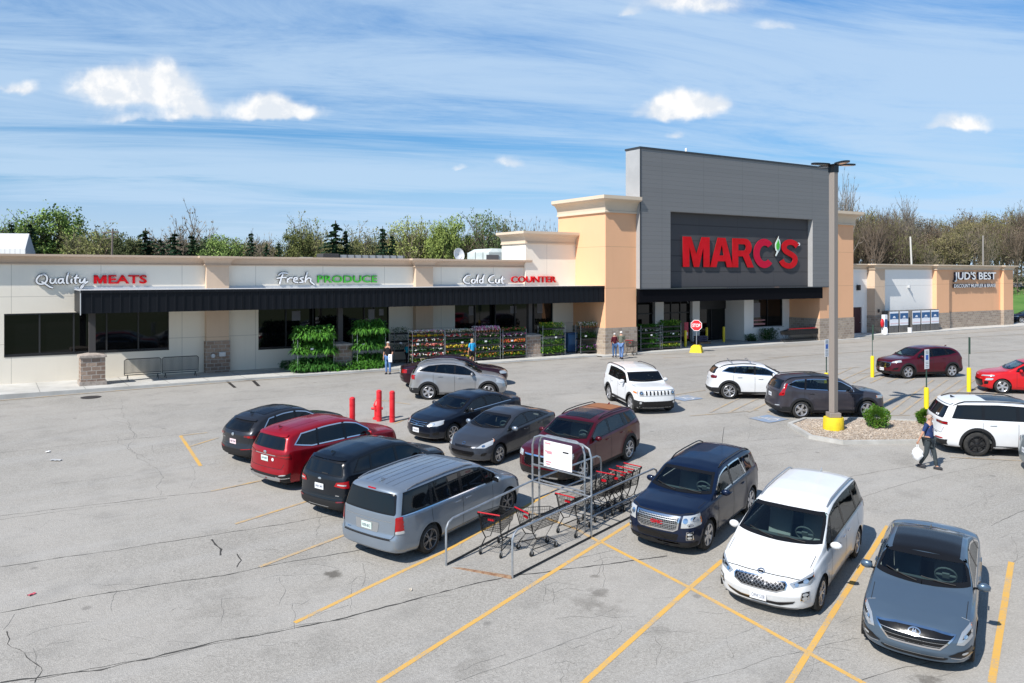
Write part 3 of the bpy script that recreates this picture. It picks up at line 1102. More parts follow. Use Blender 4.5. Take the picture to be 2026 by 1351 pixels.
 # ---- plates
 for axis, z, wd, pmat, txt in S.get('plates', ()):
  p, n = c.cast(0, z, axis); sgx = 1 if axis == 'F' else -1
  off = S.get('plate_off', .02)
  m = MB(); m.box(p.x + sgx * (off - .006) if sgx > 0 else p.x - off, p.x + off if sgx > 0 else p.x - (off - .006), -wd / 2, wd / 2, z - .076, z + .076)
  pl = part('number_plate', m, pmat, sm=False)
  plate_text(pl, txt, c, axis, Vector((p.x + sgx * off, 0, z - .004)), wd * .8, M_INK)
 for axis, z, wd, ht, txt_, m_ in S.get('texts', ()):
  p, n = c.cast(0, z, axis)
  me = text_mesh(txt_, .1, .008, .004); co = np.array([v.co[:] for v in me.vertices]); mn, mx = co.min(0), co.max(0)
  for v in me.vertices:
   q = v.co.copy(); v.co = (p.x + .03 + q.z, (q.x - (mn[0] + mx[0]) / 2) * wd / (mx[0] - mn[0]), z + (q.y - (mn[1] + mx[1]) / 2) * ht / (mx[1] - mn[1]))
  me.materials.clear(); me.materials.append(m_); link('grille_lettering', me, root)
 # ---- mirrors, handles
 sm_ = S.get('mirror_s', sw0 + .52)
 for sd, sg in (('L', 1), ('R', -1)):
  zb_ = c.at(c.Bt, sm_) + .07
  p, n = c.cast(X_(sm_), zb_ - .03, sd)
  m = MB()
  Mx = Matrix.Translation((p.x, p.y + sg * .145, zb_ + .02)) @ Matrix.Rotation(R(8 * sg), 4, 'Z')
  m.ball((0, 0, 0), .065, .115, .078, 12, 8, Mx)
  mo = part('wing_mirror', m, S.get('mirror_m', pm))
  f = MB(); f.box(-.066, -.055, -.085, .085, -.052, .052, Mx)
  f.tube([(p.x, p.y - sg * .01, zb_ - .03), (p.x, p.y + sg * .07, zb_ - .025)], .022, 6)
  part('mirror_glass', f, M_BLACK, mo)
  for sh in S['handles']:
   h = MB()
   zh = c.at(c.Bt, sh) - .12
   p, n = c.cast(X_(sh), zh, sd)
   y = p.y + sg * .022
   h.box(p.x - .10, p.x + .10, y - .012, y + .012, zh - .014, zh + .014, bev=.008)
   part('door_handle', h, S.get('handle_m', pm))
 # ---- roof furniture
 rails = S.get('rails')
 if rails:
  for sg in (1, -1):
   a, b, hh, rm = rails
   pts = []
   for i in range(15):
    t = i / 14; s_ = a + (b - a) * t
    y = sg * (W / 2 - .045 - S.get('tumble', .2) - .055)
    p, n = c.cast(X_(s_), y, 'T')
    pts.append(p + Vector((0, 0, hh * min(1, 8 * t, 8 * (1 - t)) + .004)))
   m = MB(); m.tube(pts, .017, 6)
   part('roof_rail', m, rm)
 if S.get('crossbars'):
  for s_ in S['crossbars']:
   m = MB(); yy = W / 2 - .045 - S.get('tumble', .2) - .05
   z = c.at(c.T, s_)
   m.tube([(X_(s_), -yy, z - .03), (X_(s_), -yy + .02, z + .08), (X_(s_), yy - .02, z + .08), (X_(s_), yy, z - .03)], .018, 6)
   part('crossbar', m, M_SILV)
 ant = S.get('antenna', ('fin', L - .75, pm))
 if ant:
  m = MB(); s_ = ant[1]; z = c.at(c.T, s_)
  if ant[0] == 'fin':
   m.add([(X_(s_) + .09, 0, z - .003), (X_(s_) - .07, -.022, z - .003), (X_(s_) - .07, .022, z - .003), (X_(s_) - .075, 0, z + .065), (X_(s_) - .04, 0, z + .06)],
     [(0, 1, 4), (0, 4, 2), (1, 3, 4), (4, 3, 2), (1, 2, 3)])
  else:
   m.tube([(X_(s_), 0, z), (X_(s_) - .05, 0, z + .2), (X_(s_) - .13, 0, z + .42)], .006, 5)
  part('antenna', m, ant[2], sm=False)
 if S.get('sunroof'):
  a, b, hwid = S['sunroof']
  part('sunroof', c.patch(rounded([(X_(a), -hwid), (X_(b), -hwid), (X_(b), hwid), (X_(a), hwid)], .06, 3), 'T', .006, .07), M_BLACK)
  c_ = None
 if S.get('roofribs'):
  m = MB()
  for y in S['roofribs'][2]:
   c.band([(X_(S['roofribs'][0]), y), (X_(S['roofribs'][1]), y)], 'T', .03, .006, .2, m, closed=False)
  part('roof_rib', m, S['roofribs'][3] if len(S['roofribs']) > 3 else pm)
 # ---- wheels
 tm, rm_, hm = wheel_meshes(r, S['wheel'], S['rim'], S.get('wr'))
 for ax in (wb / 2, -wb / 2):
  for sg in (1, -1):
   wobj = link('wheel', tm, root, (ax, sg * (W / 2 - .135), r), (0, R(17 * ax), 0) if sg > 0 else (0, R(31 * ax), math.pi))
   link('rim', rm_, wobj); link('brake_disc', hm, wobj)
 # ---- cabin
 zs = .30 + S.get('g', .2)
 tub = MB()
 x0, x1 = X_(min(S['dlo'][1] + .15, L - .50)), X_(sw0 + .1)
 zl = c.at(c.Bt, L * .5) - .10
 zl2 = c.at(c.Bt, sw0) - .08
 wv = W / 2 - .15
 tub.add([(x0, -wv, zs - .12), (x1, -wv, zs - .12), (x1, wv, zs - .12), (x0, wv, zs - .12), (x0, -wv, zl), (x1, -wv, zl2), (x1, wv, zl2), (x0, wv, zl)],
   [(0, 1, 2, 3), (0, 4, 5, 1), (3, 2, 6, 7), (0, 3, 7, 4), (1, 5, 6, 2)])
 part('cabin_lining', tub, M_INT, sm=False)
 dm = MB()
 dz = c.at(c.T, sw0)
 dm.box(X_(sw0 + .62), X_(sw0 + .12), -wv, wv, dz - .22, dz - .045, bev=.04)
 da = part('dashboard', dm, M_INT)
 st = MB(); Mx = Matrix.Translation((X_(sw0 + .80), .36, dz - .02)) @ Matrix.Rotation(R(-65), 4, 'Y')
 pts = [(.185 * math.cos(2 * math.pi * i / 18), .185 * math.sin(2 * math.pi * i / 18), 0) for i in range(19)]
 st.tube(pts, .016, 6, Mx); st.tube([(0, -.17, 0), (0, .17, 0)], .02, 5, Mx); st.box(-.06, .05, -.06, .06, -.02, .015, Mx)
 part('steering_wheel', st, M_INT)
 sx = X_(sw0 + 1.32); sz = H - 1.12
 for sg in (1, -1):
  link('seat', seat_mesh(.5), root, (sx, sg * .37, sz))
 link('rear_seat', seat_mesh(1.2), root, (sx - .84, 0, sz - .06))
 return root, c
# ------------------------------------------------------------------ the cars of the photograph
def el(cx, cz, rx, rz, n=14, a0=0, a1=360):
 return [(cx + rx * math.cos(R(a0 + (a1 - a0) * i / (n if a1 - a0 < 360 else n))), cz + rz * math.sin(R(a0 + (a1 - a0) * i / n))) for i in range(n + (a1 - a0 < 360))]


def slats(y, z0, z1, n, taper=0., th=.012):
 out = []
 for i in range(n):
  t = (i + .5) / n; z = z0 + (z1 - z0) * t; w = y * (1 - taper * (1 - t))
  out.append([(-w, z - th), (w, z - th), (w, z + th), (-w, z + th)])
 return out


P_SILVER = paint('silver', (.25, .295, .35), .55)
P_SILVER2 = paint('warm_silver', (.36, .36, .365), .55)
P_WHITE = paint('white', (.70, .71, .715))
P_PEARL = paint('pearl_white', (.68, .69, .70))
P_BLACK = paint('black', (.004, .006, .010))
P_CHAR = paint('charcoal', (.026, .028, .034), .4)
P_NAVY = paint('navy', (.004, .011, .036), .3)
P_DNAVY = paint('dark_slate', (.010, .015, .028), .4)
P_SLATE = paint('slate_blue', (.100, .148, .205), .5)
P_GREY = paint('grey', (.060, .066, .080), .5)
P_GUN = paint('gunmetal', (.058, .054, .066), .4)
P_RED = paint('bright_red', (.30, .004, .012), .3)
P_RED2 = paint('flame_red', (.55, .008, .012), .1)
P_MAROON = paint('maroon', (.070, .002, .008), .25)
P_WINE = paint('wine', (.075, .002, .010), .25)
P_PLUM = paint('plum', (.030, .006, .012), .4)
P_SEDANSILV = paint('aqua_silver', (.30, .35, .37), .55)


def sonata():
 W = 1.865
 gr = [(0, .475), (.40, .475), (.60, .66), (.62, .715), (.30, .765), (0, .775)]
 S = dict(L=4.855, W=W, H=1.455, wb=2.805, fo=.95, r=.33, g=.17, paint=P_SLATE,
    prof=[(0, .66), (.10, .79), (.45, .90), (1.0, .985), (1.30, 1.02), (2.12, 1.40), (2.6, 1.455), (3.1, 1.44), (3.6, 1.345), (4.25, 1.10), (4.6, 1.085), (4.855, 1.04)],
    belt=[(0, .80), (1.2, .90), (2.3, .96), (3.8, 1.03), (4.855, 1.0)], ws=(1.24, 2.06), ws_in=.13, tumble=.195, ws_top=.0, dlo=(1.50, 4.05, 3.62, 2.12),
    pillars=[(2.75, 2.68, .10), (3.62, 3.50, .05)], doors=[(1.42, 0), (2.75, 0), (3.62, 0)], handles=(2.55, 3.45),
    rg=[(.62, 1.13), (.50, 1.36)], dlo_trim=M_CHROME, bowF=.42, bowR=.25, pF=[(.17, .10), (.42, 0), (.6, .02), (.75, .07), (.95, .15)], pR=[(.2, .06), (.55, 0), (1, .05)],
    wheel=(5, 'vee'), rim=M_RIMS, antenna=('fin', 3.35, P_BLACK), sunroof=(2.06, 3.32, .58),
    bits=[('grille', M_BLACK, 'F', gr + [(-y, z) for y, z in gr[1:-1]][::-1], False, .006, None, 1),
     ('headlight', M_LAMPH, 'F', [(.63, .575), (.74, .555), (.90, .66), (.925, .80), (.88, .875), (.70, .74)], True, .008, None, 1),
     ('headlight_bezel', M_BLACK, 'F', [(.70, .63), (.82, .69), (.88, .78), (.80, .74)], True, .012),
     ('headlight_bulb', M_CHROME, 'F', el(.755, .672, .030, .026, 10), True, .018), ('headlight_bulb', M_CHROME, 'F', el(.845, .735, .028, .026, 10), True, .018),
     ('turn_signal', M_AMBER, 'F', [(.905, .765), (.922, .80), (.905, .835), (.893, .80)], True, .014),
     ('lower_intake', M_BLACK, 'F', [(-.46, .285), (.46, .285), (.54, .335), (-.54, .335)], False, .008),
     ('fog_recess', M_BLACK, 'F', [(.52, .375), (.78, .33), (.89, .43), (.86, .49), (.66, .45)], True, .008, None, 1),
     ('fog_lamp', M_LAMPW, 'F', el(.76, .415, .045, .022, 10), True, .014),
     ('front_lip', M_CLAD, 'F', [(-.7, .17), (.7, .17), (.74, .215), (-.74, .215)], False, .010),
     ('badge_ground', M_BLACK, 'F', [(-.16, .52), (.16, .52), (.17, .60), (-.17, .60)], False, .012),
     ('taillight', M_LAMPR, 'B', [(.45, .86), (.88, .90), (.90, 1.0), (.5, .95)], True)],
    bands=[('grille_surround', M_CHROME, 'F', gr + [(-y, z) for y, z in gr[1:-1]][::-1], False, .028, True, .012)]
    + [('grille_slat', M_SILV, 'F', [(-(.40 + .2 * t), .475 + .21 * t), ((.40 + .2 * t), .475 + .21 * t)], False, .006, False, .012) for t in (.22, .5, .78)]
    + [('emblem', M_CHROME, 'F', el(0, .685, .10, .055, 20), False, .018, True, .020), ('emblem', M_CHROME, 'F', [(-.035, .655), (-.015, .715)], True, .014, False, .020),
    ('emblem', M_CHROME, 'F', [(-.02, .68), (.02, .69)], False, .014, False, .020),
    ('fog_brightwork', M_CHROME, 'F', [(.56, .345), (.70, .315), (.88, .37), (.90, .44)], True, .012, False, .012),
    ('bumper_crease', M_SILV, 'F', [(-.46, .345), (.46, .345)], False, .008, False, .010)])
 return S


def sedona():
 W = 1.985
 gr = [(0, .555), (.34, .56), (.50, .63), (.52, .715), (.48, .765), (0, .795)]
 full = gr + [(-y, z) for y, z in gr[1:-1]][::-1]
 S = dict(L=5.115, W=W, H=1.77, wb=3.06, fo=.97, r=.345, g=.19, paint=P_WHITE,
    prof=[(0, .70), (.10, .86), (.40, .99), (.95, 1.115), (1.10, 1.14), (2.05, 1.66), (2.6, 1.75), (3.3, 1.77), (4.3, 1.75), (4.85, 1.68), (5.115, 1.61)],
    belt=[(0, .86), (1.0, 1.0), (2.2, 1.06), (4.4, 1.12), (5.1, 1.14)], ws=(1.07, 1.98), ws_in=.14, tumble=.20, dlo=(1.42, 4.80, 4.62, 2.06), ws_top=-.01,
    pillars=[(1.86, 2.10, .07), (2.88, 2.86, .11), (3.98, 3.92, .11)], doors=[(1.70, 0), (2.88, 0), (3.98, 0)], handles=(2.66, 3.08), sideglass=M_SIDEG, belt_chrome=1,
    rg=[(.70, 1.14), (.58, 1.55)], bowF=.42, bowR=.18, pF=[(.19, .10), (.5, 0), (.8, .05), (1.0, .13)], pR=[(.2, .06), (.5, 0), (1, .04), (1.7, .30)],
    wheel=(5, 'vee'), rim=M_RIMS, antenna=('fin', 4.45, P_WHITE), rails=(2.25, 4.6, .045, M_SILV), hoodline=[(0, .84), (.50, .83), (.72, .80)], handle_m=M_CHROME,
    bits=[('grille', M_BLACK, 'F', full, False, .006, None, 1),
     ('headlight', M_LAMPH, 'F', [(.54, .735), (.62, .665), (.86, .72), (.965, .84), (.965, .975), (.87, .895), (.70, .80)], True, .008, None, 1),
     ('headlight_bezel', M_BLACK, 'F', [(.60, .715), (.83, .765), (.93, .87), (.70, .775)], True, .012),
     ('headlight_bulb', M_CHROME, 'F', el(.665, .722, .034, .030, 12), True, .018), ('headlight_bulb', M_CHROME, 'F', el(.80, .775, .040, .036, 12), True, .018),
     ('turn_signal', M_AMBER, 'F', [(.90, .80), (.955, .84), (.958, .90), (.91, .865)], True, .016),
     ('lower_intake', M_BLACK, 'F', [(-.62, .36), (-.40, .30), (.40, .30), (.62, .36), (.66, .41), (.34, .36), (-.34, .36), (-.66, .41)], False, .008, None, 1),
     ('fog_recess', M_BLACK, 'F', [(.74, .42), (.86, .43), (.87, .60), (.76, .585)], True, .008),
     ('fog_lamp', M_LAMPW, 'F', el(.81, .47, .040, .042, 10), True, .014), ('fog_lamp', M_LAMPW, 'F', el(.815, .545, .040, .030, 10), True, .014),
     ('front_lip', M_SILV, 'F', [(-.60, .195), (.60, .195), (.72, .245), (-.72, .245)], False, .010),
     ('taillight', M_LAMPR, 'B', [(.66, .92), (.93, .95), (.94, 1.15), (.72, 1.1)], True)],
    bands=[('grille_surround', M_CHROME, 'F', full, False, .022, True, .012),
     ('emblem', M_CHROME, 'F', el(0, .845, .072, .036, 18), False, .012, True, .018), ('emblem', M_BLACK, 'F', [(-.045, .845), (.045, .845)], False, .020, False, .016),
     ('fog_brightwork', M_CHROME, 'F', [(.74, .42), (.86, .43), (.87, .60), (.76, .585)], True, .012, True, .012),
     ('bumper_crease', M_CHROME, 'F', [(-.66, .415), (-.34, .365), (.34, .365), (.66, .415)], False, .010, False, .010)],
    plates=[('F', .42, .32, M_PLATE, 'CWW 5238')])
 # tiger-nose lattice: two families of slanting bars
 for i in range(-12, 13):
  x = i * .078
  for dx in (.22, -.22):
   a, b = Vector((x - dx / 2, .565)), Vector((x + dx / 2, .785))
   pts = []
   for t in np.linspace(0, 1, 5):
    p = a.lerp(b, t); lim = np.interp(p.y, [.555, .60, .68, .79], [.33, .44, .50, .47])
    if abs(p.x) < lim: pts.append((p.x, p.y))
   if len(pts) > 1: S['bands'].append(('grille_lattice', M_HONEY, 'F', pts, False, .013, False, .011))
 return S


def terrain():
 W = 1.85
 gr = [(-.40, .60), (.40, .60), (.50, .66), (.53, .94), (-.53, .94), (-.50, .66)]
 S = dict(L=4.70, W=W, H=1.745, wb=2.857, fo=.93, r=.36, g=.20, paint=P_NAVY,
    prof=[(0, .86), (.06, 1.0), (.35, 1.07), (.9, 1.11), (1.16, 1.125), (1.92, 1.60), (2.3, 1.675), (2.9, 1.70), (3.9, 1.69), (4.45, 1.62), (4.70, 1.56)],
    belt=[(0, .95), (1.0, 1.03), (2.2, 1.09), (3.8, 1.13), (4.7, 1.16)], ws=(1.13, 1.86), ws_in=.15, tumble=.20, dlo=(1.46, 3.50, 3.30, 1.92), flare=.03,
    pillars=[(2.52, 2.52, .10)], doors=[(1.52, 0), (2.52, 0), (3.42, 0)], handles=(2.30, 3.18), dlo_trim=M_CHROME,
    rg=[(.66, 1.13), (.55, 1.52)], bowF=.26, bowR=.14, pF=[(.2, .10), (.5, 0), (.9, .03), (1.1, .10)], pR=[(.2, .06), (.5, 0), (1, .04), (1.7, .32)],
    wheel=(6, 'wide'), rim=M_RIMS, antenna=('whip', 4.0, M_BLACK), rails=(2.15, 4.25, .05, M_BLACK), hoodline=[(0, .965), (.50, .965), (.60, .99), (.84, 1.0)],
    mirror_s=1.72, sideglass=M_SIDEG, handle_m=P_NAVY,
    bits=[('grille', M_BLACK, 'F', gr, False, .006, None, 1),
     ('headlight', M_LAMPW, 'F', [(.56, .70), (.86, .73), (.905, .78), (.905, .985), (.58, .955)], True, .008, None, 1),
     ('headlight_bulb', M_CHROME, 'F', el(.64, .86, .05, .055, 12), True, .016), ('headlight_bulb', M_CHROME, 'F', el(.74, .78, .05, .035, 12), True, .016),
     ('headlight_bulb', M_CHROME, 'F', el(.78, .90, .05, .040, 12), True, .016),
     ('turn_signal', M_AMBER, 'F', [(.86, .76), (.90, .78), (.903, .93), (.865, .93)], True, .016, None, 1),
     ('fog_recess', M_BLACK, 'F', [(.67, .43), (.80, .44), (.80, .63), (.68, .62)], True, .008),
     ('fog_lamp', M_LAMPW, 'F', el(.74, .57, .045, .03, 10), True, .014), ('fog_lamp', M_LAMPW, 'F', el(.74, .49, .04, .028, 10), True, .014),
     ('lower_intake', M_BLACK, 'F', [(-.46, .40), (.46, .40), (.52, .56), (-.52, .56)], False, .008),
     ('front_lip', M_CLAD, 'F', [(-.80, .22), (.80, .22), (.86, .37), (.5, .33), (-.5, .33), (-.86, .37)], False, .009, None, 1),
     ('quarter_window', M_TINT, 'S', [(-.92, 1.17), (-1.72, 1.20), (-1.86, 1.30), (-1.75, 1.50), (-.98, 1.56)], False, .006),
     ('taillight', M_LAMPR, 'B', [(.66, .95), (.90, .97), (.90, 1.2), (.70, 1.18)], True)],
    bands=[('grille_surround', M_CHROME, 'F', gr, False, .035, True, .014), ('grille_bar', M_SILV, 'F', [(-.47, .765), (.47, .765)], False, .022, False, .014)]
    + [('fog_brightwork', M_CHROME, 'F', [(.67, .43), (.80, .44), (.80, .63), (.68, .62)], True, .012, True, .012)])
 S['texts'] = [('F', .775, .30, .085, 'GMC', mat('red_badge', (.40, .01, .02), .4))]
 for z in (.655, .69, .725, .81, .85, .89):
  S['bands'].append(('grille_slat', M_SILV, 'F', [(-.47, z), (.47, z)], False, .010, False, .012))
 for i in range(-11, 12):
  S['bands'].append(('grille_slat', M_SILV, 'F', [(i * .042, .645), (i * .042, .905)], False, .006, False, .0115))
 return S


def caravan():
 W = 2.0
 S = dict(L=5.15, W=W, H=1.72, wb=3.08, fo=.95, r=.345, g=.20, paint=P_SILVER,
    prof=[(0, .72), (.08, .84), (.4, .95), (.95, 1.08), (1.06, 1.11), (1.95, 1.60), (2.4, 1.69), (3.2, 1.72), (4.4, 1.71), (5.0, 1.68), (5.15, 1.64)],
    belt=[(0, .86), (1.0, 1.0), (2.0, 1.05), (4.4, 1.09), (5.1, 1.10)], ws=(1.03, 1.90), ws_in=.14, tumble=.15, dlo=(1.36, 4.88, 4.72, 1.98),
    pillars=[(1.80, 2.02, .06), (2.82, 2.80, .12), (3.92, 3.86, .10)], doors=[(1.62, 0), (2.82, 0), (3.95, 0)], handles=(2.62, 3.02), sideglass=M_TINT,
    rg=[(.78, 1.13), (.70, 1.57)], bowF=.34, bowR=.13, pF=[(.2, .08), (.5, 0), (.9, .08)], pR=[(.2, .03), (.42, 0), (.62, 0), (.68, .05), (1.1, .08), (1.7, .26)],
    wheel=(5, 'twin'), rim=M_RIMG, antenna=('fin', 4.55, P_SILVER), rails=(2.2, 4.6, .03, M_SILV), roofribs=(2.4, 4.7, (-.42, -.21, 0, .21, .42)),
    rear_seams=[[(0, .62), (.72, .62), (.78, .70), (.80, 1.1)]], belt_chrome=1, handle_m=P_SILVER,
    bits=[('taillight', M_LAMPR, 'B', [(.80, .735), (.955, .735), (.955, 1.10), (.79, 1.10)], True, .012),
     ('reverse_lamp', M_LAMPW, 'B', [(.805, .735), (.95, .735), (.95, .80), (.805, .80)], True, .016),
     ('plate_recess', M_SILV, 'B', [(-.33, .70), (.33, .70), (.36, .92), (-.36, .92)], False, .006),
     ('high_brake_lamp', M_LAMPR, 'B', [(-.12, 1.60), (.12, 1.60), (.12, 1.62), (-.12, 1.62)], False, .012),
     ('bumper_step', M_CLAD, 'B', [(-.72, .585), (.72, .585), (.70, .615), (-.70, .615)], False, .010),
     ('tailgate_badge', M_CHROME, 'B', [(.52, .66), (.62, .66), (.62, .68), (.52, .68)], False, .012),
     ('headlight', M_LAMPH, 'F', [(.50, .70), (.90, .72), (.90, .86), (.52, .83)], True)],
    bands=[('tailgate_crease', M_SILV, 'B', [(-.70, .98), (.70, .98)], False, .012, False, .006)],
    plates=[('B', .81, .31, M_PGRN, 'HXB 6012')])
 return S


def escape():
 W = 1.84
 S = dict(L=4.52, W=W, H=1.66, wb=2.69, fo=.88, r=.345, g=.20, paint=P_BLACK,
    prof=[(0, .80), (.08, .93), (.4, 1.03), (.9, 1.10), (1.05, 1.12), (1.85, 1.55), (2.3, 1.64), (3.0, 1.66), (4.0, 1.60), (4.35, 1.55), (4.52, 1.50)],
    belt=[(0, .9), (1.0, 1.02), (2.2, 1.08), (3.6, 1.15), (4.5, 1.20)], ws=(1.02, 1.80), tumble=.20, dlo=(1.38, 4.05, 3.75, 1.86), clad=.14, clad_r=.53,
    pillars=[(2.42, 2.40, .10), (3.42, 3.34, .07)], doors=[(1.48, 0), (2.42, 0), (3.42, 0)], handles=(2.2, 3.16), sideglass=M_TINT,
    rg=[(.70, 1.13), (.60, 1.46)], bowF=.34, bowR=.16, pF=[(.2, .08), (.5, 0), (.9, .06)], pR=[(.2, .04), (.50, 0), (.66, .05), (1.05, .08), (1.6, .36)],
    wheel=(5, 'vee'), rim=M_RIMG, antenna=('fin', 3.95, P_BLACK), rear_seams=[[(0, .60), (.74, .60), (.80, .72)]],
    bits=[('taillight', M_LAMPR, 'B', [(.50, .90), (.86, .86), (.90, .94), (.88, 1.05), (.56, 1.0)], True, .012, None, 1),
     ('taillight_core', M_LAMPW, 'B', [(.58, .935), (.80, .925), (.80, .96), (.60, .965)], True, .016),
     ('bumper_insert', M_SILV, 'B', [(-.35, .36), (.35, .36), (.37, .375), (-.37, .375)], False, .012),
     ('reflector', M_LAMPD, 'B', [(.58, .50), (.78, .52), (.78, .55), (.58, .53)], True, .014),
     ('emblem', M_SILV, 'B', el(0, 1.035, .06, .026, 14), False, .012),
     ('tailgate_badge', M_CHROME, 'B', [(-.66, .66), (-.54, .66), (-.54, .68), (-.66, .68)], False, .012),
     ('rear_wiper', M_CLAD, 'B', [(-.02, 1.16), (-.24, 1.165), (-.24, 1.18), (-.02, 1.185)], False, .014),
     ('roof_spoiler', P_BLACK, 'B', [(-.60, 1.475), (.60, 1.475), (.58, 1.53), (-.58, 1.53)], False, .03)],
    plates=[('B', .84, .31, M_PLATE, 'HVH 3491')])
 return S


def santafe():
 W = 1.89
 S = dict(L=4.77, W=W, H=1.73, wb=2.765, fo=.93, r=.36, g=.20, paint=P_RED,
    prof=[(0, .84), (.08, .97), (.4, 1.05), (1.0, 1.11), (1.12, 1.13), (1.95, 1.62), (2.4, 1.71), (3.1, 1.73), (4.1, 1.68), (4.5, 1.63), (4.77, 1.57)],
    belt=[(0, .93), (1.0, 1.03), (2.2, 1.09), (3.9, 1.15), (4.7, 1.2)], ws=(1.09, 1.88), tumble=.20, dlo=(1.42, 4.30, 4.00, 1.94), kick=.10,
    pillars=[(2.46, 2.44, .10), (3.50, 3.42, .07)], doors=[(1.55, 0), (2.46, 0), (3.50, 0)], handles=(2.25, 3.24), sideglass=M_TINT, dlo_trim=M_CHROME, clad=.10,
    clad_rear=0, rg=[(.70, 1.18), (.60, 1.49)], bowF=.34, bowR=.18, pF=[(.2, .08), (.5, 0), (.9, .06)], pR=[(.2, .04), (.50, 0), (.72, .05), (1.1, .08), (1.6, .36)],
    wheel=(5, 'vee'), rim=M_RIMS, antenna=('fin', 4.15, P_RED), rear_seams=[[(0, .66), (.66, .66), (.74, .80)]], roofribs=(2.3, 4.2, (-.30, .30)),
    bits=[('taillight', M_LAMPD, 'B', [(.44, .99), (.88, .96), (.90, 1.04), (.86, 1.09), (.46, 1.03)], True, .012, None, 1),
     ('taillight_core', M_LAMPR, 'B', [(.50, .995), (.84, .985), (.84, 1.03), (.52, 1.015)], True, .016),
     ('bumper_insert', M_SILV, 'B', [(-.60, .30), (.60, .30), (.66, .42), (-.66, .42)], False, .010),
     ('bumper_cladding', M_CLAD, 'B', [(-.86, .22), (-.66, .20), (-.62, .30), (-.68, .44), (-.86, .56)], True, .008, None, 1),
     ('bumper_cladding', M_CLAD, 'B', [(-.62, .235), (.62, .235), (.62, .295), (-.62, .295)], False, .008),
     ('bumper_cladding', M_CLAD, 'B', [(-.68, .425), (.68, .425), (.72, .50), (-.72, .50)], False, .008),
     ('fog_lamp', M_LAMPW, 'B', [(.60, .47), (.80, .50), (.80, .53), (.62, .50)], True, .016),
     ('emblem', M_CHROME, 'B', el(0, 1.075, .07, .034, 14), False, .014),
     ('sticker', M_PLATE, 'B', el(-.34, .90, .045, .045, 12), False, .012),
     ('roof_spoiler', P_RED, 'B', [(-.62, 1.50), (.62, 1.50), (.60, 1.56), (-.60, 1.56)], False, .03)],
    bands=[('tailgate_trim', M_CHROME, 'B', [(-.44, 1.015), (.44, 1.015)], False, .024, False, .014),
     ('bumper_brightwork', M_CHROME, 'B', [(.50, .44), (.66, .40), (.84, .42)], True, .020, False, .016)],
    plates=[('B', .90, .31, M_PGRN, 'JHP 8847')])
 return S


def cx30():
 W = 1.795
 S = dict(L=4.395, W=W, H=1.55, wb=2.655, fo=.90, r=.34, g=.19, paint=P_CHAR,
    prof=[(0, .76), (.08, .88), (.4, .97), (1.0, 1.03), (1.2, 1.05), (2.0, 1.47), (2.4, 1.54), (2.9, 1.55), (3.7, 1.47), (4.15, 1.38), (4.395, 1.22)],
    belt=[(0, .86), (1.0, .97), (2.2, 1.01), (3.4, 1.08), (4.3, 1.12)], ws=(1.16, 1.95), tumble=.22, dlo=(1.5, 3.78, 3.48, 2.0), clad=.18, clad_r=.50,
    pillars=[(2.46, 2.44, .09), (3.32, 3.22, .07)], doors=[(1.55, 0), (2.46, 0), (3.30, 0)], handles=(2.24, 3.05), sideglass=M_TINT, dlo_trim=M_CHROME,
    rg=[(.64, 1.05), (.52, 1.30)], bowF=.36, bowR=.22, pF=[(.2, .08), (.5, 0), (.9, .08)], pR=[(.2, .05), (.52, 0), (.7, .07), (.95, .05), (1.05, .12), (1.5, .55)],
    wheel=(5, 'vee'), rim=M_RIMG, antenna=('fin', 3.6, P_BLACK), sunroof=(2.35, 3.5, .48), rear_seams=[[(0, .62), (.6, .62), (.7, .9)]],
    bits=[('taillight', M_LAMPD, 'B', [(.48, .90), (.84, .86), (.86, .96), (.50, .955)], True, .012),
     ('taillight_core', M_LAMPR, 'B', el(.66, .915, .05, .03, 12), True, .018),
     ('reflector', M_LAMPR, 'B', [(.40, .50), (.74, .54), (.74, .56), (.40, .52)], True, .014),
     ('emblem', M_SILV, 'B', el(0, .945, .06, .045, 14), False, .014),
     ('tailgate_badge', M_SILV, 'B', [(.42, .80), (.60, .80), (.60, .825), (.42, .825)], False, .012),
     ('roof_spoiler', P_CHAR, 'B', [(-.56, 1.31), (.56, 1.31), (.54, 1.36), (-.54, 1.36)], False, .04)],
    plates=[('B', .72, .31, M_PINK, 'AJR 9204')])
 return S


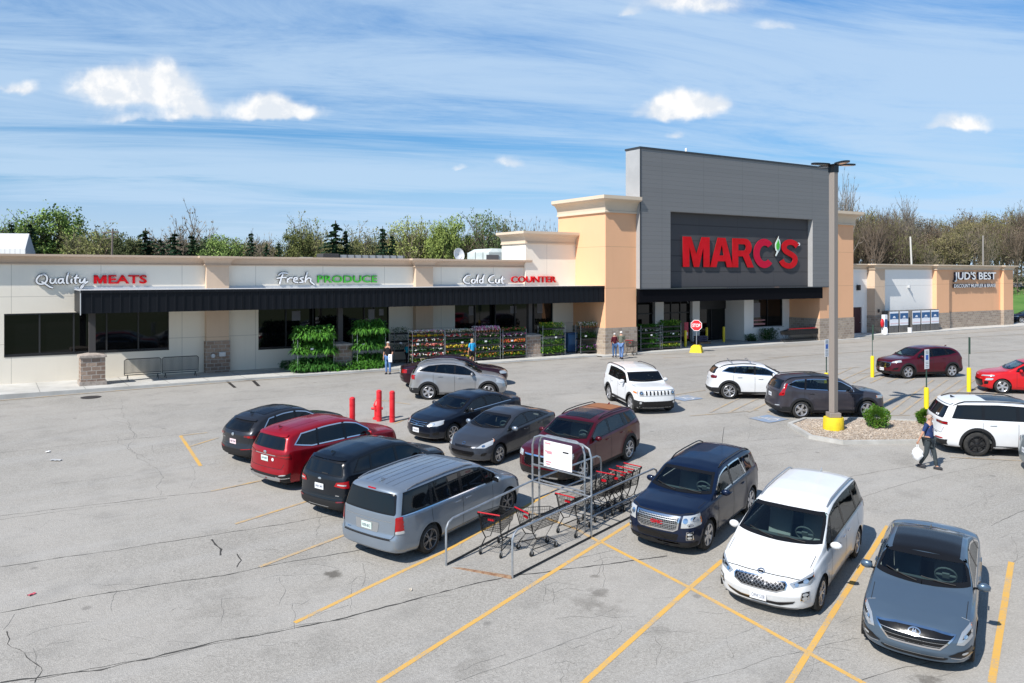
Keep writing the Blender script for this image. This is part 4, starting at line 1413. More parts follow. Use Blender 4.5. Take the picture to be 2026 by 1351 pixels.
def camry():
 W = 1.82
 gr = [(-.30, .60), (.30, .60), (.42, .72), (.40, .76), (-.40, .76), (-.42, .72)]
 S = dict(L=4.81, W=W, H=1.46, wb=2.775, fo=.96, r=.325, g=.17, paint=P_DNAVY,
    prof=[(0, .68), (.10, .80), (.45, .90), (1.0, .975), (1.28, 1.01), (2.1, 1.39), (2.6, 1.46), (3.1, 1.45), (3.55, 1.37), (4.15, 1.12), (4.6, 1.09), (4.81, 1.04)],
    belt=[(0, .80), (1.2, .90), (2.3, .96), (3.8, 1.02), (4.8, 1.0)], ws=(1.22, 2.02), tumble=.22, dlo=(1.50, 3.98, 3.55, 2.10),
    pillars=[(2.70, 2.64, .09), (3.55, 3.44, .05)], doors=[(1.42, 0), (2.70, 0), (3.60, 0)], handles=(2.5, 3.4),
    rg=[(.62, 1.14), (.50, 1.36)], bowF=.40, bowR=.22, pF=[(.17, .10), (.42, 0), (.6, .02), (.75, .07), (.95, .15)], pR=[(.2, .06), (.55, 0), (1, .05)],
    wheel=(7, 'plain'), rim=M_RIMS, antenna=None, belt_chrome=1, hoodline=[(0, .785), (.42, .785), (.62, .78)], mirror_m=P_CHAR,
    bits=[('grille', M_BLACK, 'F', gr, False, .006, None, 1),
     ('headlight', M_LAMPW, 'F', [(.46, .63), (.74, .64), (.895, .72), (.895, .81), (.80, .82), (.50, .74)], True, .010, None, 1),
     ('headlight_bulb', M_CHROME, 'F', el(.62, .70, .045, .035, 12), True, .018),
     ('lower_intake', M_BLACK, 'F', [(-.50, .28), (.50, .28), (.56, .37), (-.56, .37)], False, .008),
     ('fog_recess', M_BLACK, 'F', [(.62, .33), (.78, .35), (.80, .44), (.66, .43)], True, .008),
     ('taillight', M_LAMPR, 'B', [(.50, .86), (.86, .88), (.88, 1.0), (.54, .98)], True)],
    bands=[('grille_slat', M_CHROME, 'F', [(-.33 - .08 * t, .62 + .12 * t), (.33 + .08 * t, .62 + .12 * t)], False, .015, False, .014) for t in (.05, .5, .95)]
    + [('emblem', M_CHROME, 'F', el(0, .69, .07, .045, 18), False, .014, True, .020)],
    plates=[('F', .47, .31, M_PLATE, 'GVN 2317')])
 return S


def elantra():
 W = 1.775
 gr = [(-.34, .34), (.34, .34), (.46, .44), (.42, .50), (-.42, .50), (-.46, .44)]
 S = dict(L=4.53, W=W, H=1.43, wb=2.70, fo=.87, r=.32, g=.17, paint=P_GREY,
    prof=[(0, .64), (.10, .75), (.45, .87), (.95, .965), (1.10, .99), (2.0, 1.37), (2.45, 1.43), (2.9, 1.42), (3.5, 1.30), (4.05, 1.11), (4.35, 1.08), (4.53, 1.02)],
    belt=[(0, .76), (1.1, .88), (2.2, .95), (3.6, 1.03), (4.5, 1.0)], ws=(1.06, 1.92), tumble=.23, dlo=(1.36, 3.80, 3.36, 1.98),
    pillars=[(2.56, 2.48, .09), (3.40, 3.28, .05)], doors=[(1.30, 0), (2.56, 0), (3.42, 0)], handles=(2.36, 3.2),
    rg=[(.60, 1.13), (.50, 1.34)], bowF=.44, bowR=.22, pF=[(.17, .10), (.42, 0), (.6, .04), (.75, .10), (.95, .18)], pR=[(.2, .06), (.55, 0), (1, .05)],
    wheel=(5, 'vee'), rim=M_RIMS, antenna=None, mirror_m=P_SILVER,
    bits=[('grille', M_BLACK, 'F', gr, False, .008),
     ('upper_grille', M_BLACK, 'F', [(-.30, .60), (.30, .60), (.34, .65), (-.34, .65)], False, .008),
     ('headlight', M_LAMPW, 'F', [(.48, .60), (.70, .60), (.86, .72), (.875, .84), (.80, .82), (.58, .70)], True, .010, None, 1),
     ('turn_signal', M_AMBER, 'F', [(.80, .74), (.865, .77), (.873, .84), (.81, .80)], True, .016),
     ('headlight_bulb', M_CHROME, 'F', el(.64, .655, .04, .03, 12), True, .018),
     ('fog_recess', M_BLACK, 'F', [(.60, .36), (.72, .38), (.76, .47), (.64, .45)], True, .008),
     ('taillight', M_LAMPR, 'B', [(.50, .86), (.86, .88), (.875, 1.02), (.54, .98)], True, .012)],
    bands=[('emblem', M_CHROME, 'F', el(0, .70, .06, .035, 18), False, .014, True, .016)])
 return S


def acadia():
 W = 1.915
 gr = [(-.48, .56), (.48, .56), (.54, .62), (.52, .88), (-.52, .88), (-.54, .62)]
 S = dict(L=4.92, W=W, H=1.70, wb=2.857, fo=1.0, r=.375, g=.21, paint=P_MAROON, clad=.14,
    prof=[(0, .88), (.06, 1.0), (.4, 1.07), (1.05, 1.12), (1.25, 1.14), (2.05, 1.60), (2.5, 1.67), (3.2, 1.69), (4.3, 1.65), (4.65, 1.60), (4.92, 1.50)],
    belt=[(0, .95), (1.0, 1.04), (2.2, 1.10), (4.0, 1.17), (4.9, 1.2)], ws=(1.20, 1.98), tumble=.20, dlo=(1.55, 4.55, 4.25, 2.04), kick=.06,
    pillars=[(2.66, 2.64, .10), (3.66, 3.56, .16)], doors=[(1.68, 0), (2.66, 0), (3.62, 0)], handles=(2.44, 3.36), flare=.03, sideglass=M_SIDEG,
    rg=[(.68, 1.16), (.58, 1.49)], bowF=.28, bowR=.16, pF=[(.2, .08), (.5, 0), (.9, .03), (1.1, .08)], pR=[(.2, .05), (.52, 0), (1, .05), (1.6, .34)],
    wheel=(5, 'vee'), rim=M_RIMS, antenna=('fin', 4.1, P_RED), rails=(2.3, 4.5, .05, M_BLACK), sunroof=(2.15, 3.1, .46), belt_chrome=0, handle_m=P_MAROON,
    bits=[('grille', M_BLACK, 'F', gr, False, .006, None, 1),
     ('headlight', M_LAMPW, 'F', [(.58, .78), (.88, .80), (.92, .86), (.92, .96), (.60, .92)], True, .010),
     ('lower_intake', M_BLACK, 'F', [(-.70, .34), (.70, .34), (.76, .50), (-.76, .50)], False, .008),
     ('front_lip', M_SILV, 'F', [(-.55, .24), (.55, .24), (.60, .30), (-.60, .30)], False, .012),
     ('roof_panel', mat('worn_roof_film', (.30, .12, .045), .55), 'T', rounded([(-1.75, -.46), (-.95, -.46), (-.95, .46), (-1.75, .46)], .05, 2), False, .006, None, 1),
     ('taillight', M_LAMPR, 'B', [(.60, .96), (.92, .98), (.92, 1.12), (.64, 1.08)], True)],
    bands=[('grille_surround', M_CHROME, 'F', gr, False, .035, True, .014)])
 return S


def ix35():
 W = 1.82
 S = dict(L=4.41, W=W, H=1.65, wb=2.64, fo=.88, r=.345, g=.20, paint=P_SILVER2, clad=.10, clad_r=.52, clad_front=0,
    prof=[(0, .80), (.08, .90), (.4, 1.0), (.95, 1.08), (1.12, 1.10), (1.95, 1.55), (2.4, 1.63), (2.9, 1.65), (3.7, 1.58), (4.1, 1.52), (4.41, 1.40)],
    belt=[(0, .88), (1.0, 1.0), (2.0, 1.06), (3.2, 1.17), (4.0, 1.26), (4.4, 1.28)], ws=(1.08, 1.88), tumble=.22, dlo=(1.42, 3.95, 3.5, 1.94), flare=.03,
    pillars=[(2.36, 2.34, .09), (3.22, 3.10, .07)], doors=[(1.46, 0), (2.36, 0), (3.30, 0)], handles=(2.12, 3.0), sideglass=M_SIDEG, belt_chrome=0,
    rg=[(.66, 1.14), (.56, 1.42)], bowF=.38, bowR=.18, pF=[(.2, .08), (.5, 0), (.9, .10)], pR=[(.2, .05), (.50, 0), (.7, .06), (1.05, .10), (1.6, .45)],
    wheel=(5, 'wide'), rim=M_RIMS, antenna=None, rails=(2.2, 4.0, .05, M_SILV),
    bits=[('taillight', M_LAMPR, 'B', [(.50, 1.0), (.60, .92), (.88, .90), (.90, 1.02), (.88, 1.10), (.66, 1.08)], True, .014, None, 1),
     ('headlight', M_LAMPW, 'F', [(.52, .68), (.72, .66), (.88, .76), (.90, .90), (.80, .93), (.62, .78)], True, .012, None, 1),
     ('grille', M_BLACK, 'F', [(-.36, .40), (.36, .40), (.50, .56), (-.50, .56)], False, .008),
     ('upper_grille', M_SILV, 'F', [(-.44, .68), (.44, .68), (.46, .74), (-.46, .74)], False, .010)])
 return S


def old_sedan():
 W = 1.86
 S = dict(L=5.3, W=W, H=1.50, wb=2.95, fo=1.05, r=.33, g=.18, paint=P_PLUM,
    prof=[(0, .66), (.12, .78), (.5, .87), (1.1, .94), (1.36, .97), (2.1, 1.38), (2.6, 1.45), (3.2, 1.49), (3.75, 1.40), (4.35, 1.08), (5.0, 1.04), (5.3, .96)],
    belt=[(0, .78), (1.2, .88), (2.3, .93), (3.8, .97), (4.9, .93)], ws=(1.31, 2.02), tumble=.22, dlo=(1.56, 4.15, 3.7, 2.10),
    pillars=[(2.8, 2.74, .09), (3.8, 3.66, .05)], doors=[(1.5, 0), (2.8, 0), (3.8, 0)], handles=(2.5, 3.4),
    rg=[(.62, 1.08), (.52, 1.34)], bowF=.32, bowR=.2, pF=[(.17, .10), (.42, 0), (.6, .02), (.75, .07), (.95, .15)], pR=[(.2, .06), (.55, 0), (1, .05)],
    wheel=(7, 'plain'), rim=M_RIMS, antenna=None,
    bits=[('headlight', M_LAMPW, 'F', [(.50, .60), (.86, .60), (.90, .66), (.90, .74), (.54, .74)], True, .012),
     ('grille', M_BLACK, 'F', [(-.36, .60), (.36, .60), (.38, .72), (-.38, .72)], False, .008),
     ('taillight', M_LAMPR, 'B', [(.50, .72), (.90, .74), (.90, .90), (.54, .90)], True, .012),
     ('bumper_insert', M_CLAD, 'B', [(-.80, .46), (.80, .46), (.80, .50), (-.80, .50)], False, .012),
     ('bumper_insert', M_SILV, 'B', [(-.34, .66), (.34, .66), (.34, .86), (-.34, .86)], False, .010)],
    plates=[('B', .76, .31, M_PLATE, 'FKR 1148')])
 return S


def renegade():
 W = 1.805
 S = dict(L=4.24, W=W, H=1.67, wb=2.57, fo=.80, r=.35, g=.22, paint=P_WHITE, clad=.20, clad_f=.55, clad_r=.62,
    prof=[(0, .92), (.04, 1.03), (.3, 1.09), (.8, 1.12), (1.12, 1.14), (1.62, 1.57), (2.0, 1.64), (2.8, 1.67), (3.8, 1.65), (4.1, 1.62), (4.24, 1.56)],
    belt=[(0, 1.0), (.8, 1.06), (2.2, 1.09), (4.2, 1.11)], ws=(1.09, 1.58), ws_in=.15, tumble=.11, dlo=(1.32, 3.55, 3.45, 1.66), flare=.03,
    pillars=[(2.28, 2.28, .10), (3.14, 3.14, .07)], doors=[(1.36, 0), (2.28, 0), (3.14, 0)], handles=(2.08, 2.95), sideglass=M_TINT, dark_ws=1,
    rg=[(.66, 1.10), (.62, 1.50)], bowF=.16, bowR=.08, pF=[(.2, .10), (.5, 0), (.98, .03), (1.1, .08)], pR=[(.2, .04), (.5, 0), (1, .04), (1.6, .14)],
    plan=[.90, .93, .96, .985, 1, 1, .99, .975, .95, .93], wheel=(5, 'wide'), rim=M_RIMS, antenna=('whip', 3.9, M_BLACK), rails=(1.85, 4.0, .06, M_BLACK), mirror_s=1.5,
    bits=[('headlight', M_LAMPW, 'F', el(.66, .875, .10, .10, 18), True, .014, None, 1), ('headlight_bulb', M_BLACK, 'F', el(.66, .875, .062, .062, 16), True, .018, None, 1),
     ('headlight_core', M_CHROME, 'F', el(.66, .875, .035, .035, 12), True, .022, None, 1),
     ('turn_signal', M_AMBER, 'F', [(.80, .86), (.855, .86), (.86, .92), (.80, .92)], True, .016),
     ('lower_intake', M_BLACK, 'F', [(-.55, .38), (.55, .38), (.60, .54), (-.60, .54)], False, .014),
     ('fog_lamp', M_LAMPW, 'F', el(.70, .50, .045, .045, 12), True, .018),
     ('taillight', M_LAMPR, 'B', [(.66, .90), (.84, .90), (.84, 1.08), (.66, 1.08)], True)]
    + [('grille_slot', M_BLACK, 'F', rounded([(y - .030, .80), (y + .030, .80), (y + .030, .955), (y - .030, .955)], .02, 3), False, .012, None, 1) for y in np.linspace(-.46, .46, 7)],
    bands=[('grille_surround', M_SILV, 'F', [(-.78, .77), (.78, .77), (.80, .875), (.78, .985), (-.78, .985), (-.80, .875)], False, .012, True, .012)])
 return S


def rogue_sport():
 W = 1.84
 S = dict(L=4.38, W=W, H=1.58, wb=2.65, fo=.86, r=.36, g=.20, paint=P_PEARL, clad=.14, clad_r=.50,
    prof=[(0, .80), (.08, .93), (.4, 1.02), (1.0, 1.08), (1.14, 1.10), (1.92, 1.50), (2.4, 1.57), (2.9, 1.58), (3.7, 1.51), (4.1, 1.44), (4.38, 1.32)],
    belt=[(0, .88), (1.0, 1.0), (2.2, 1.05), (3.3, 1.12), (4.3, 1.20)], ws=(1.10, 1.86), tumble=.21, dlo=(1.44, 3.85, 3.5, 1.92), kick=.03,
    pillars=[(2.40, 2.38, .09), (3.30, 3.20, .07)], doors=[(1.48, 0), (2.40, 0), (3.34, 0)], handles=(2.16, 3.06), sideglass=M_SIDEG, dlo_trim=M_CHROME,
    rg=[(.66, 1.10), (.54, 1.36)], bowF=.36, bowR=.22, pF=[(.2, .08), (.5, 0), (.9, .08)], pR=[(.2, .05), (.50, 0), (.7, .06), (1.0, .10), (1.6, .52)],
    wheel=(5, 'vee'), rim=M_RIMS, antenna=None, rails=(2.3, 3.9, .03, M_BLACK), crossbars=(2.55, 3.35), flare=.03,
    bits=[('taillight', M_LAMPD, 'B', [(.44, .98), (.56, .90), (.88, .93), (.90, 1.03), (.60, 1.05)], True, .014, None, 1),
     ('headlight', M_LAMPW, 'F', [(.52, .74), (.88, .78), (.90, .88), (.56, .82)], True),
     ('grille', M_BLACK, 'F', [(-.40, .55), (.40, .55), (.46, .74), (-.46, .74)], False, .008),
     ('bumper_insert', M_SILV, 'B', [(-.4, .30), (.4, .30), (.44, .36), (-.44, .36)], False, .012)],
    plates=[('B', .82, .31, M_PLATE, 'HLW 7702')])
 return S


def crv():
 W = 1.82
 S = dict(L=4.53, W=W, H=1.65, wb=2.62, fo=.92, r=.345, g=.20, paint=P_GUN, clad=.12, clad_r=.46,
    prof=[(0, .84), (.08, .95), (.4, 1.03), (.95, 1.09), (1.12, 1.12), (1.9, 1.55), (2.4, 1.63), (3.0, 1.65), (3.9, 1.60), (4.25, 1.55), (4.53, 1.42)],
    belt=[(0, .90), (1.0, 1.0), (2.2, 1.05), (3.5, 1.13), (4.4, 1.22)], ws=(1.08, 1.84), tumble=.21, dlo=(1.42, 4.10, 3.7, 1.90), kick=.10,
    pillars=[(2.44, 2.42, .09), (3.38, 3.30, .08)], doors=[(1.50, 0), (2.44, 0), (3.42, 0)], handles=(2.22, 3.14), sideglass=M_SIDEG, dlo_trim=M_CHROME,
    rg=[(.66, 1.14), (.56, 1.46)], bowF=.32, bowR=.16, pF=[(.2, .08), (.5, 0), (.9, .05)], pR=[(.2, .05), (.50, 0), (.7, .06), (1.05, .08), (1.6, .40)],
    wheel=(5, 'wide'), rim=M_RIMS, antenna=None, rails=(2.3, 4.1, .04, M_BLACK), sunroof=(2.2, 3.0, .42), flare=.03,
    bits=[('taillight', M_LAMPR, 'B', [(.70, .90), (.90, .92), (.90, 1.10), (.86, 1.34), (.76, 1.34), (.78, 1.10)], True, .016, None, 1),
     ('taillight', M_LAMPR, 'S', [(-1.98, .92), (-2.13, .94), (-2.05, 1.12), (-1.86, 1.36), (-1.80, 1.36), (-1.94, 1.12)], False, .012),
     ('headlight', M_LAMPH, 'F', [(.52, .76), (.86, .78), (.90, .90), (.70, .90), (.56, .84)], True, .012),
     ('turn_signal', M_AMBER, 'F', [(.84, .80), (.89, .82), (.895, .88), (.85, .87)], True, .018),
     ('grille', M_BLACK, 'F', [(-.42, .62), (.42, .62), (.48, .80), (-.48, .80)], False, .008),
     ('reflector', M_LAMPW, 'B', [(.56, .50), (.78, .52), (.78, .55), (.56, .53)], True, .014)],
    plates=[('B', .86, .31, M_PLATE, 'GBM 4430')])
 return S


def tucson():
 W = 1.85
 gr = [(-.44, .56), (.44, .56), (.55, .68), (.55, .84), (-.55, .84), (-.55, .68)]
 S = dict(L=4.475, W=W, H=1.65, wb=2.67, fo=.90, r=.345, g=.20, paint=P_WINE, clad=.12, clad_r=.46, clad_f=.34,
    prof=[(0, .84), (.08, .95), (.4, 1.03), (1.0, 1.09), (1.16, 1.11), (1.95, 1.55), (2.4, 1.63), (2.9, 1.65), (3.8, 1.59), (4.15, 1.53), (4.475, 1.38)],
    belt=[(0, .90), (1.0, 1.01), (2.2, 1.07), (3.4, 1.16), (4.3, 1.26)], ws=(1.12, 1.88), tumble=.22, dlo=(1.46, 3.95, 3.55, 1.94), kick=.06,
    pillars=[(2.42, 2.40, .09), (3.34, 3.24, .08)], doors=[(1.50, 0), (2.42, 0), (3.38, 0)], handles=(2.18, 3.08), sideglass=M_SIDEG,
    rg=[(.66, 1.16), (.56, 1.42)], bowF=.34, bowR=.18, pF=[(.2, .08), (.5, 0), (.9, .05)], pR=[(.2, .05), (.50, 0), (.7, .06), (1.05, .08), (1.6, .42)],
    wheel=(5, 'wide'), rim=M_RIMS, antenna=('fin', 3.9, P_WINE), flare=.03,
    bits=[('grille', M_BLACK, 'F', gr, False, .006, None, 1),
     ('headlight', M_LAMPW, 'F', [(.56, .80), (.74, .82), (.90, .88), (.90, .96), (.76, .95), (.58, .87)], True, .012, None, 1),
     ('fog_recess', M_BLACK, 'F', [(.62, .44), (.80, .48), (.84, .60), (.72, .56)], True, .010),
     ('taillight', M_LAMPR, 'B', [(.52, .96), (.88, .94), (.90, 1.06), (.56, 1.04)], True, .014)],
    bands=[('grille_surround', M_CHROME, 'F', gr, False, .022, True, .014)]
    + [('grille_slat', M_CHROME, 'F', [(-.47 - .05 * t, .60 + .19 * t), (.47 + .05 * t, .60 + .19 * t)], False, .014, False, .014) for t in (.1, .5, .9)],
    plates=[('F', .46, .31, M_PLATE, 'HSY 6625')])
 return S


def soul():
 W = 1.80
 S = dict(L=4.2, W=W, H=1.58, wb=2.60, fo=.86, r=.33, g=.18, paint=P_RED2,
    prof=[(0, .80), (.08, .91), (.4, .98), (.95, 1.05), (1.10, 1.07), (1.85, 1.49), (2.3, 1.56), (3.0, 1.58), (3.8, 1.54), (4.05, 1.50), (4.2, 1.42)],
    belt=[(0, .86), (1.0, .97), (2.2, 1.02), (3.5, 1.06), (4.2, 1.1)], ws=(1.06, 1.78), tumble=.16, dlo=(1.40, 3.55, 3.4, 1.86),
    pillars=[(2.32, 2.30, .09), (3.16, 3.10, .06)], doors=[(1.44, 0), (2.32, 0), (3.18, 0)], handles=(2.1, 2.94), sideglass=M_SIDEG,
    rg=[(.60, 1.06), (.56, 1.40)], bowF=.30, bowR=.12, pF=[(.2, .07), (.5, 0), (.8, .04), (1.0, .12)], pR=[(.2, .04), (.5, 0), (1, .04), (1.6, .2)],
    wheel=(5, 'wide'), rim=M_RIMS, antenna=None,
    bits=[('grille', M_BLACK, 'F', [(-.46, .30), (.46, .30), (.60, .40), (.58, .60), (-.58, .60), (-.60, .40)], False, .010, None, 1),
     ('headlight', M_LAMPW, 'F', [(.46, .75), (.86, .79), (.875, .85), (.48, .80)], True, .012),
     ('fog_lamp', M_LAMPW, 'F', [(.70, .58), (.84, .60), (.84, .70), (.74, .68)], True, .014),
     ('fog_recess', M_BLACK, 'F', [(.66, .40), (.78, .42), (.80, .56), (.68, .54)], True, .010),
     ('front_lip', M_BLACK, 'F', [(-.70, .18), (.70, .18), (.74, .25), (-.74, .25)], False, .010),
     ('taillight', M_LAMPR, 'B', [(.66, .90), (.84, .90), (.84, 1.3), (.74, 1.3)], True)])
 return S


def grand_suv():
 W = 1.98
 S = dict(L=5.2, W=W, H=1.80, wb=3.09, fo=.93, r=.40, g=.24, paint=P_WHITE, clad=.12, clad_r=.50, clad_f=.45, arch=.475,
    prof=[(0, .98), (.06, 1.10), (.4, 1.15), (1.2, 1.20), (1.40, 1.22), (2.15, 1.68), (2.6, 1.76), (3.3, 1.79), (4.5, 1.76), (4.95, 1.70), (5.2, 1.60)],
    belt=[(0, 1.05), (1.0, 1.12), (2.2, 1.16), (4.4, 1.18), (5.1, 1.2)], ws=(1.36, 2.08), tumble=.17, dlo=(1.72, 4.78, 4.60, 2.14),
    pillars=[(2.80, 2.80, .10), (3.84, 3.82, .09)], doors=[(1.78, 0), (2.80, 0), (3.86, 0)], handles=(2.56, 3.56), sideglass=M_TINT, flare=.02,
    rg=[(.76, 1.19), (.66, 1.56)], bowF=.26, bowR=.16, pF=[(.2, .08), (.5, 0), (1, .02)], pR=[(.2, .05), (.55, 0), (.75, .06), (1.15, .08), (1.8, .46)],
    wheel=(5, 'twin'), rim=M_RIMB, antenna=('fin', 4.5, M_BLACK), rails=(2.3, 4.7, .05, M_BLACK), sunroof=(2.25, 3.65, .50), belt_chrome=0, rear_seams=[[(0, .72), (.78, .72), (.84, .9)]],
    bits=[('taillight', M_LAMPD, 'B', [(.44, 1.02), (.93, 1.00), (.95, 1.07), (.91, 1.10), (.44, 1.09)], True, .014, None, 1),
     ('taillight_core', M_LAMPR, 'B', [(.72, 1.035), (.92, 1.03), (.92, 1.06), (.72, 1.065)], True, .018),
     ('reflector', M_LAMPR, 'B', [(.54, .52), (.86, .54), (.86, .58), (.56, .56)], True, .014),
     ('sticker', M_PLATE, 'B', el(-.42, 1.25, .05, .035, 10), False, .014), ('sticker', M_PLATE, 'B', el(-.30, 1.245, .04, .03, 10), False, .014),
     ('bumper_brightwork', M_CHROME, 'B', [(-.6, .68), (-.42, .68), (-.42, .70), (-.6, .70)], False, .014),
     ('roof_spoiler', P_WHITE, 'B', [(-.66, 1.60), (.66, 1.60), (.64, 1.66), (-.64, 1.66)], False, .05)],
    plates=[('B', .86, .31, M_PLATE, 'JKT 3390')])
 return S


def edge_sedan():
 S = camry()
 S.update(paint=P_SEDANSILV, antenna=None, plates=[('B', .70, .31, M_PLATE, 'EYN 5071')], mirror_m=P_SEDANSILV)
 return S


def far_pickup():
 S = rogue_sport()
 S.update(paint=P_NAVY, crossbars=None, plates=())
 return S


CARS = [
 ('sedan', 'slate blue sedan with a black glass roof, parked with its nose to the end line', sonata, 8.05, 16.0, 239),
 ('minivan', 'white minivan with a honeycomb grille and grey roof rails', sedona, 6.20, 17.95, 235),
 ('suv', 'navy blue SUV with a wide chrome grille and a tall whip antenna', terrain, 4.68, 20.74, 234.5),
 ('minivan', 'silver blue minivan seen from the back, beside the cart corral', caravan, -1.78, 20.65, 55),
 ('suv', 'black SUV seen from the back, between the bright red SUV and the silver minivan', escape, -3.70, 22.95, 56),
 ('suv', 'bright red SUV seen from the back with chrome window trim and a round sticker', santafe, -5.60, 25.30, 53),
 ('crossover', 'charcoal crossover with a black roof parked at the end of its row', cx30, -7.57, 27.58, 54.5),
 ('sedan', 'dark blue sedan facing the red bollards with three chrome grille bars', camry, -1.75, 30.10, 228),
 ('sedan', 'dark grey sedan between the dark blue sedan and the maroon SUV', elantra, -.31, 27.40, 235),
 ('suv', 'maroon SUV with an orange brown roof panel behind the cart corral sign', acadia, 2.18, 25.62, 234),
 ('suv', 'warm silver SUV driving past the flower racks, red taillights', ix35, -2.42, 36.95, 3.5),
 ('sedan', 'plum coloured older sedan at the flower racks, behind the warm silver SUV', old_sedan, -2.72, 40.3, 11),
 ('suv', 'boxy white SUV with round headlights and a seven slot grille', renegade, 5.37, 34.80, 283),
 ('suv', 'pearl white crossover with two roof crossbars and a chrome window line', rogue_sport, 10.99, 36.93, 355),
 ('suv', 'gunmetal grey SUV parked behind the street lamp island', crv, 12.62, 33.05, 2.5),
 ('suv', 'wine red SUV parked between two yellow sign posts', tucson, 21.62, 43.56, 193.3),
 ('hatchback', 'bright red hatchback with a black lower grille, cut by the picture edge', soul, 23.98, 38.02, 164),
 ('suv', 'long white SUV with black wheels and stickers on its tailgate glass', grand_suv, 16.82, 27.30, 349.5),
 ('sedan', 'pale green silver sedan, only its tail in view behind the long white SUV', edge_sedan, 17.95, 24.44, 350),
]
# ------------------------------------------------------------------ ground, markings, cracks
def sheet(name, poly_or_strips, m, dz, kind='structure', step=1.0):
 """flat sheets that follow the ground dz above it; each strip is a list of (left, right) point pairs"""
 mb = MB()
 for strip in poly_or_strips:
  for i in range(len(strip) - 1):
   (a, b), (d, e) = strip[i], strip[i + 1]
   mb.face([(p[0], p[1], zg(p[0], p[1]) + dz) for p in (a, b, e, d)])
 o = mb.build(name, m)
 o['kind'] = kind
 return o


def line_strip(p, q, w, jit=0.):
 p, q = Vector(p[:2]), Vector(q[:2]); d = q - p; n = Vector((-d.y, d.x)).normalized() * w / 2
 k = max(2, int(d.length / .6) + 1)
 return [(tuple(p + d * i / k + n), tuple(p + d * i / k - n)) for i in range(k + 1)]


# the asphalt: one fine sheet near the camera, flat further off
xs = list(np.arange(-60, 130.1, 2.5)); ys = list(np.arange(2, 10, 2)) + list(np.arange(10, 44, 1.)) + list(np.arange(44, 130.1, 3.))
vs = [(x, y, zg(x, y)) for y in ys for x in xs]; nx = len(xs)
fs = [(j * nx + i, j * nx + i + 1, (j + 1) * nx + i + 1, (j + 1) * nx + i) for j in range(len(ys) - 1) for i in range(nx - 1)]
asphalt = link('car_park_asphalt', rawmesh('car_park_asphalt', vs, fs, mat('asphalt', (.28, .28, .27), .9, spec=.25, fn=fn_asphalt), True)); asphalt['kind'] = 'structure'

# land behind and beyond
def fn_land(t, b):
 o = t.coord('Object')
 n = t.noise(o, .05, 5, .6); n2 = t.noise(o, 1.2, 4, .7)
 c = t.mix(t.ramp(n, ((.35, .65), (0, 1))), (.075, .115, .035, 1), (.12, .14, .06, 1))
 c = t.mix(t.math('MULTIPLY', t.ramp(n2, ((.4, .7), (0, 1))), .5), c, (.14, .125, .07, 1))
 t.l.new(c, b.inputs['Base Color'])
m = MB()
m.face([(-1500, -300, -3.2), (1500, -300, -3.2), (1500, 2600, -.06), (-1500, 2600, -.06)])
land = m.build('land', mat('rough_grassland', (.1, .13, .05), .95, fn=fn_land)); land['kind'] = 'structure'
xs = list(np.arange(50, 330, 4.)); ys = list(np.arange(50, 330, 4.))
vs = [(x, y, bank(x, y) + .0 - .04 * (bank(x, y) < .02)) for y in ys for x in xs]; nx = len(xs)
fs = [(j * nx + i, j * nx + i + 1, (j + 1) * nx + i + 1, (j + 1) * nx + i) for j in range(len(ys) - 1) for i in range(nx - 1) if bank(xs[i + 1], ys[j + 1]) > 0]
bk = link('grass_bank', rawmesh('grass_bank', vs, fs, mat('mown_grass', (.07, .17, .03), .95, fn=fn_mottle((.055, .15, .022, 1), (.10, .20, .04, 1), .4)), True)); bk['kind'] = 'structure'
# the far road on top of the bank
st = []
for i in range(24):
 x = 70 + i * 10.; y0 = (112 + 26 - x * .45) / .893
 st.append(((x, y0 + 7), (x, y0)))
mb = MB()
for i in range(23):
 (a, b), (d, e) = st[i], st[i + 1]
 mb.face([(p[0], p[1], bank(p[0], p[1]) + .12) for p in (a, b, e, d)])
rd = mb.build('road', mat('pale_road', (.36, .35, .33), .9)); rd['kind'] = 'structure'

YEL = (.62, .36, .075)
M_YEL = mat('yellow_marking', YEL, .8, fn=fn_paint_worn(YEL, .38))
M_YELW = mat('worn_yellow_marking', YEL, .85, fn=fn_paint_worn(YEL, .74))
M_YELV = mat('very_worn_yellow_marking', YEL, .85, fn=fn_paint_worn(YEL, .98))
L1 = [((583, 1232), (885, 1088), .10), ((885, 1088), (1105, 966), .10), ((748, 1351), (1187, 1073), .105), ((1187, 1073), (1300, 1002), .10), ((1152, 1354), (1365, 1163), .11), ((1365, 1163), (1430, 1108), .11),
  ((1185, 1070), (1365, 1163), .10), ((1365, 1163), (1720, 1358), .10), ((1560, 1354), (1757, 1040), .115), ((1962, 1351), (2001, 1112), .12),
  ((357, 862), (397, 922), .11)]
L2 = [((1140, 1047), (1187, 1073), .10), ((513, 1122), (700, 1052), .10), ((465, 1037), (620, 988), .10), ((418, 972), (520, 950), .10), ((374, 884), (432, 866), .10), ((357, 862), (410, 856), .08), ((1040, 1010), (1140, 1047), .10),
  ((780, 838), (812, 826), .10), ((792, 893), (880, 897), .12), ((740, 790), (812, 800), .08)]
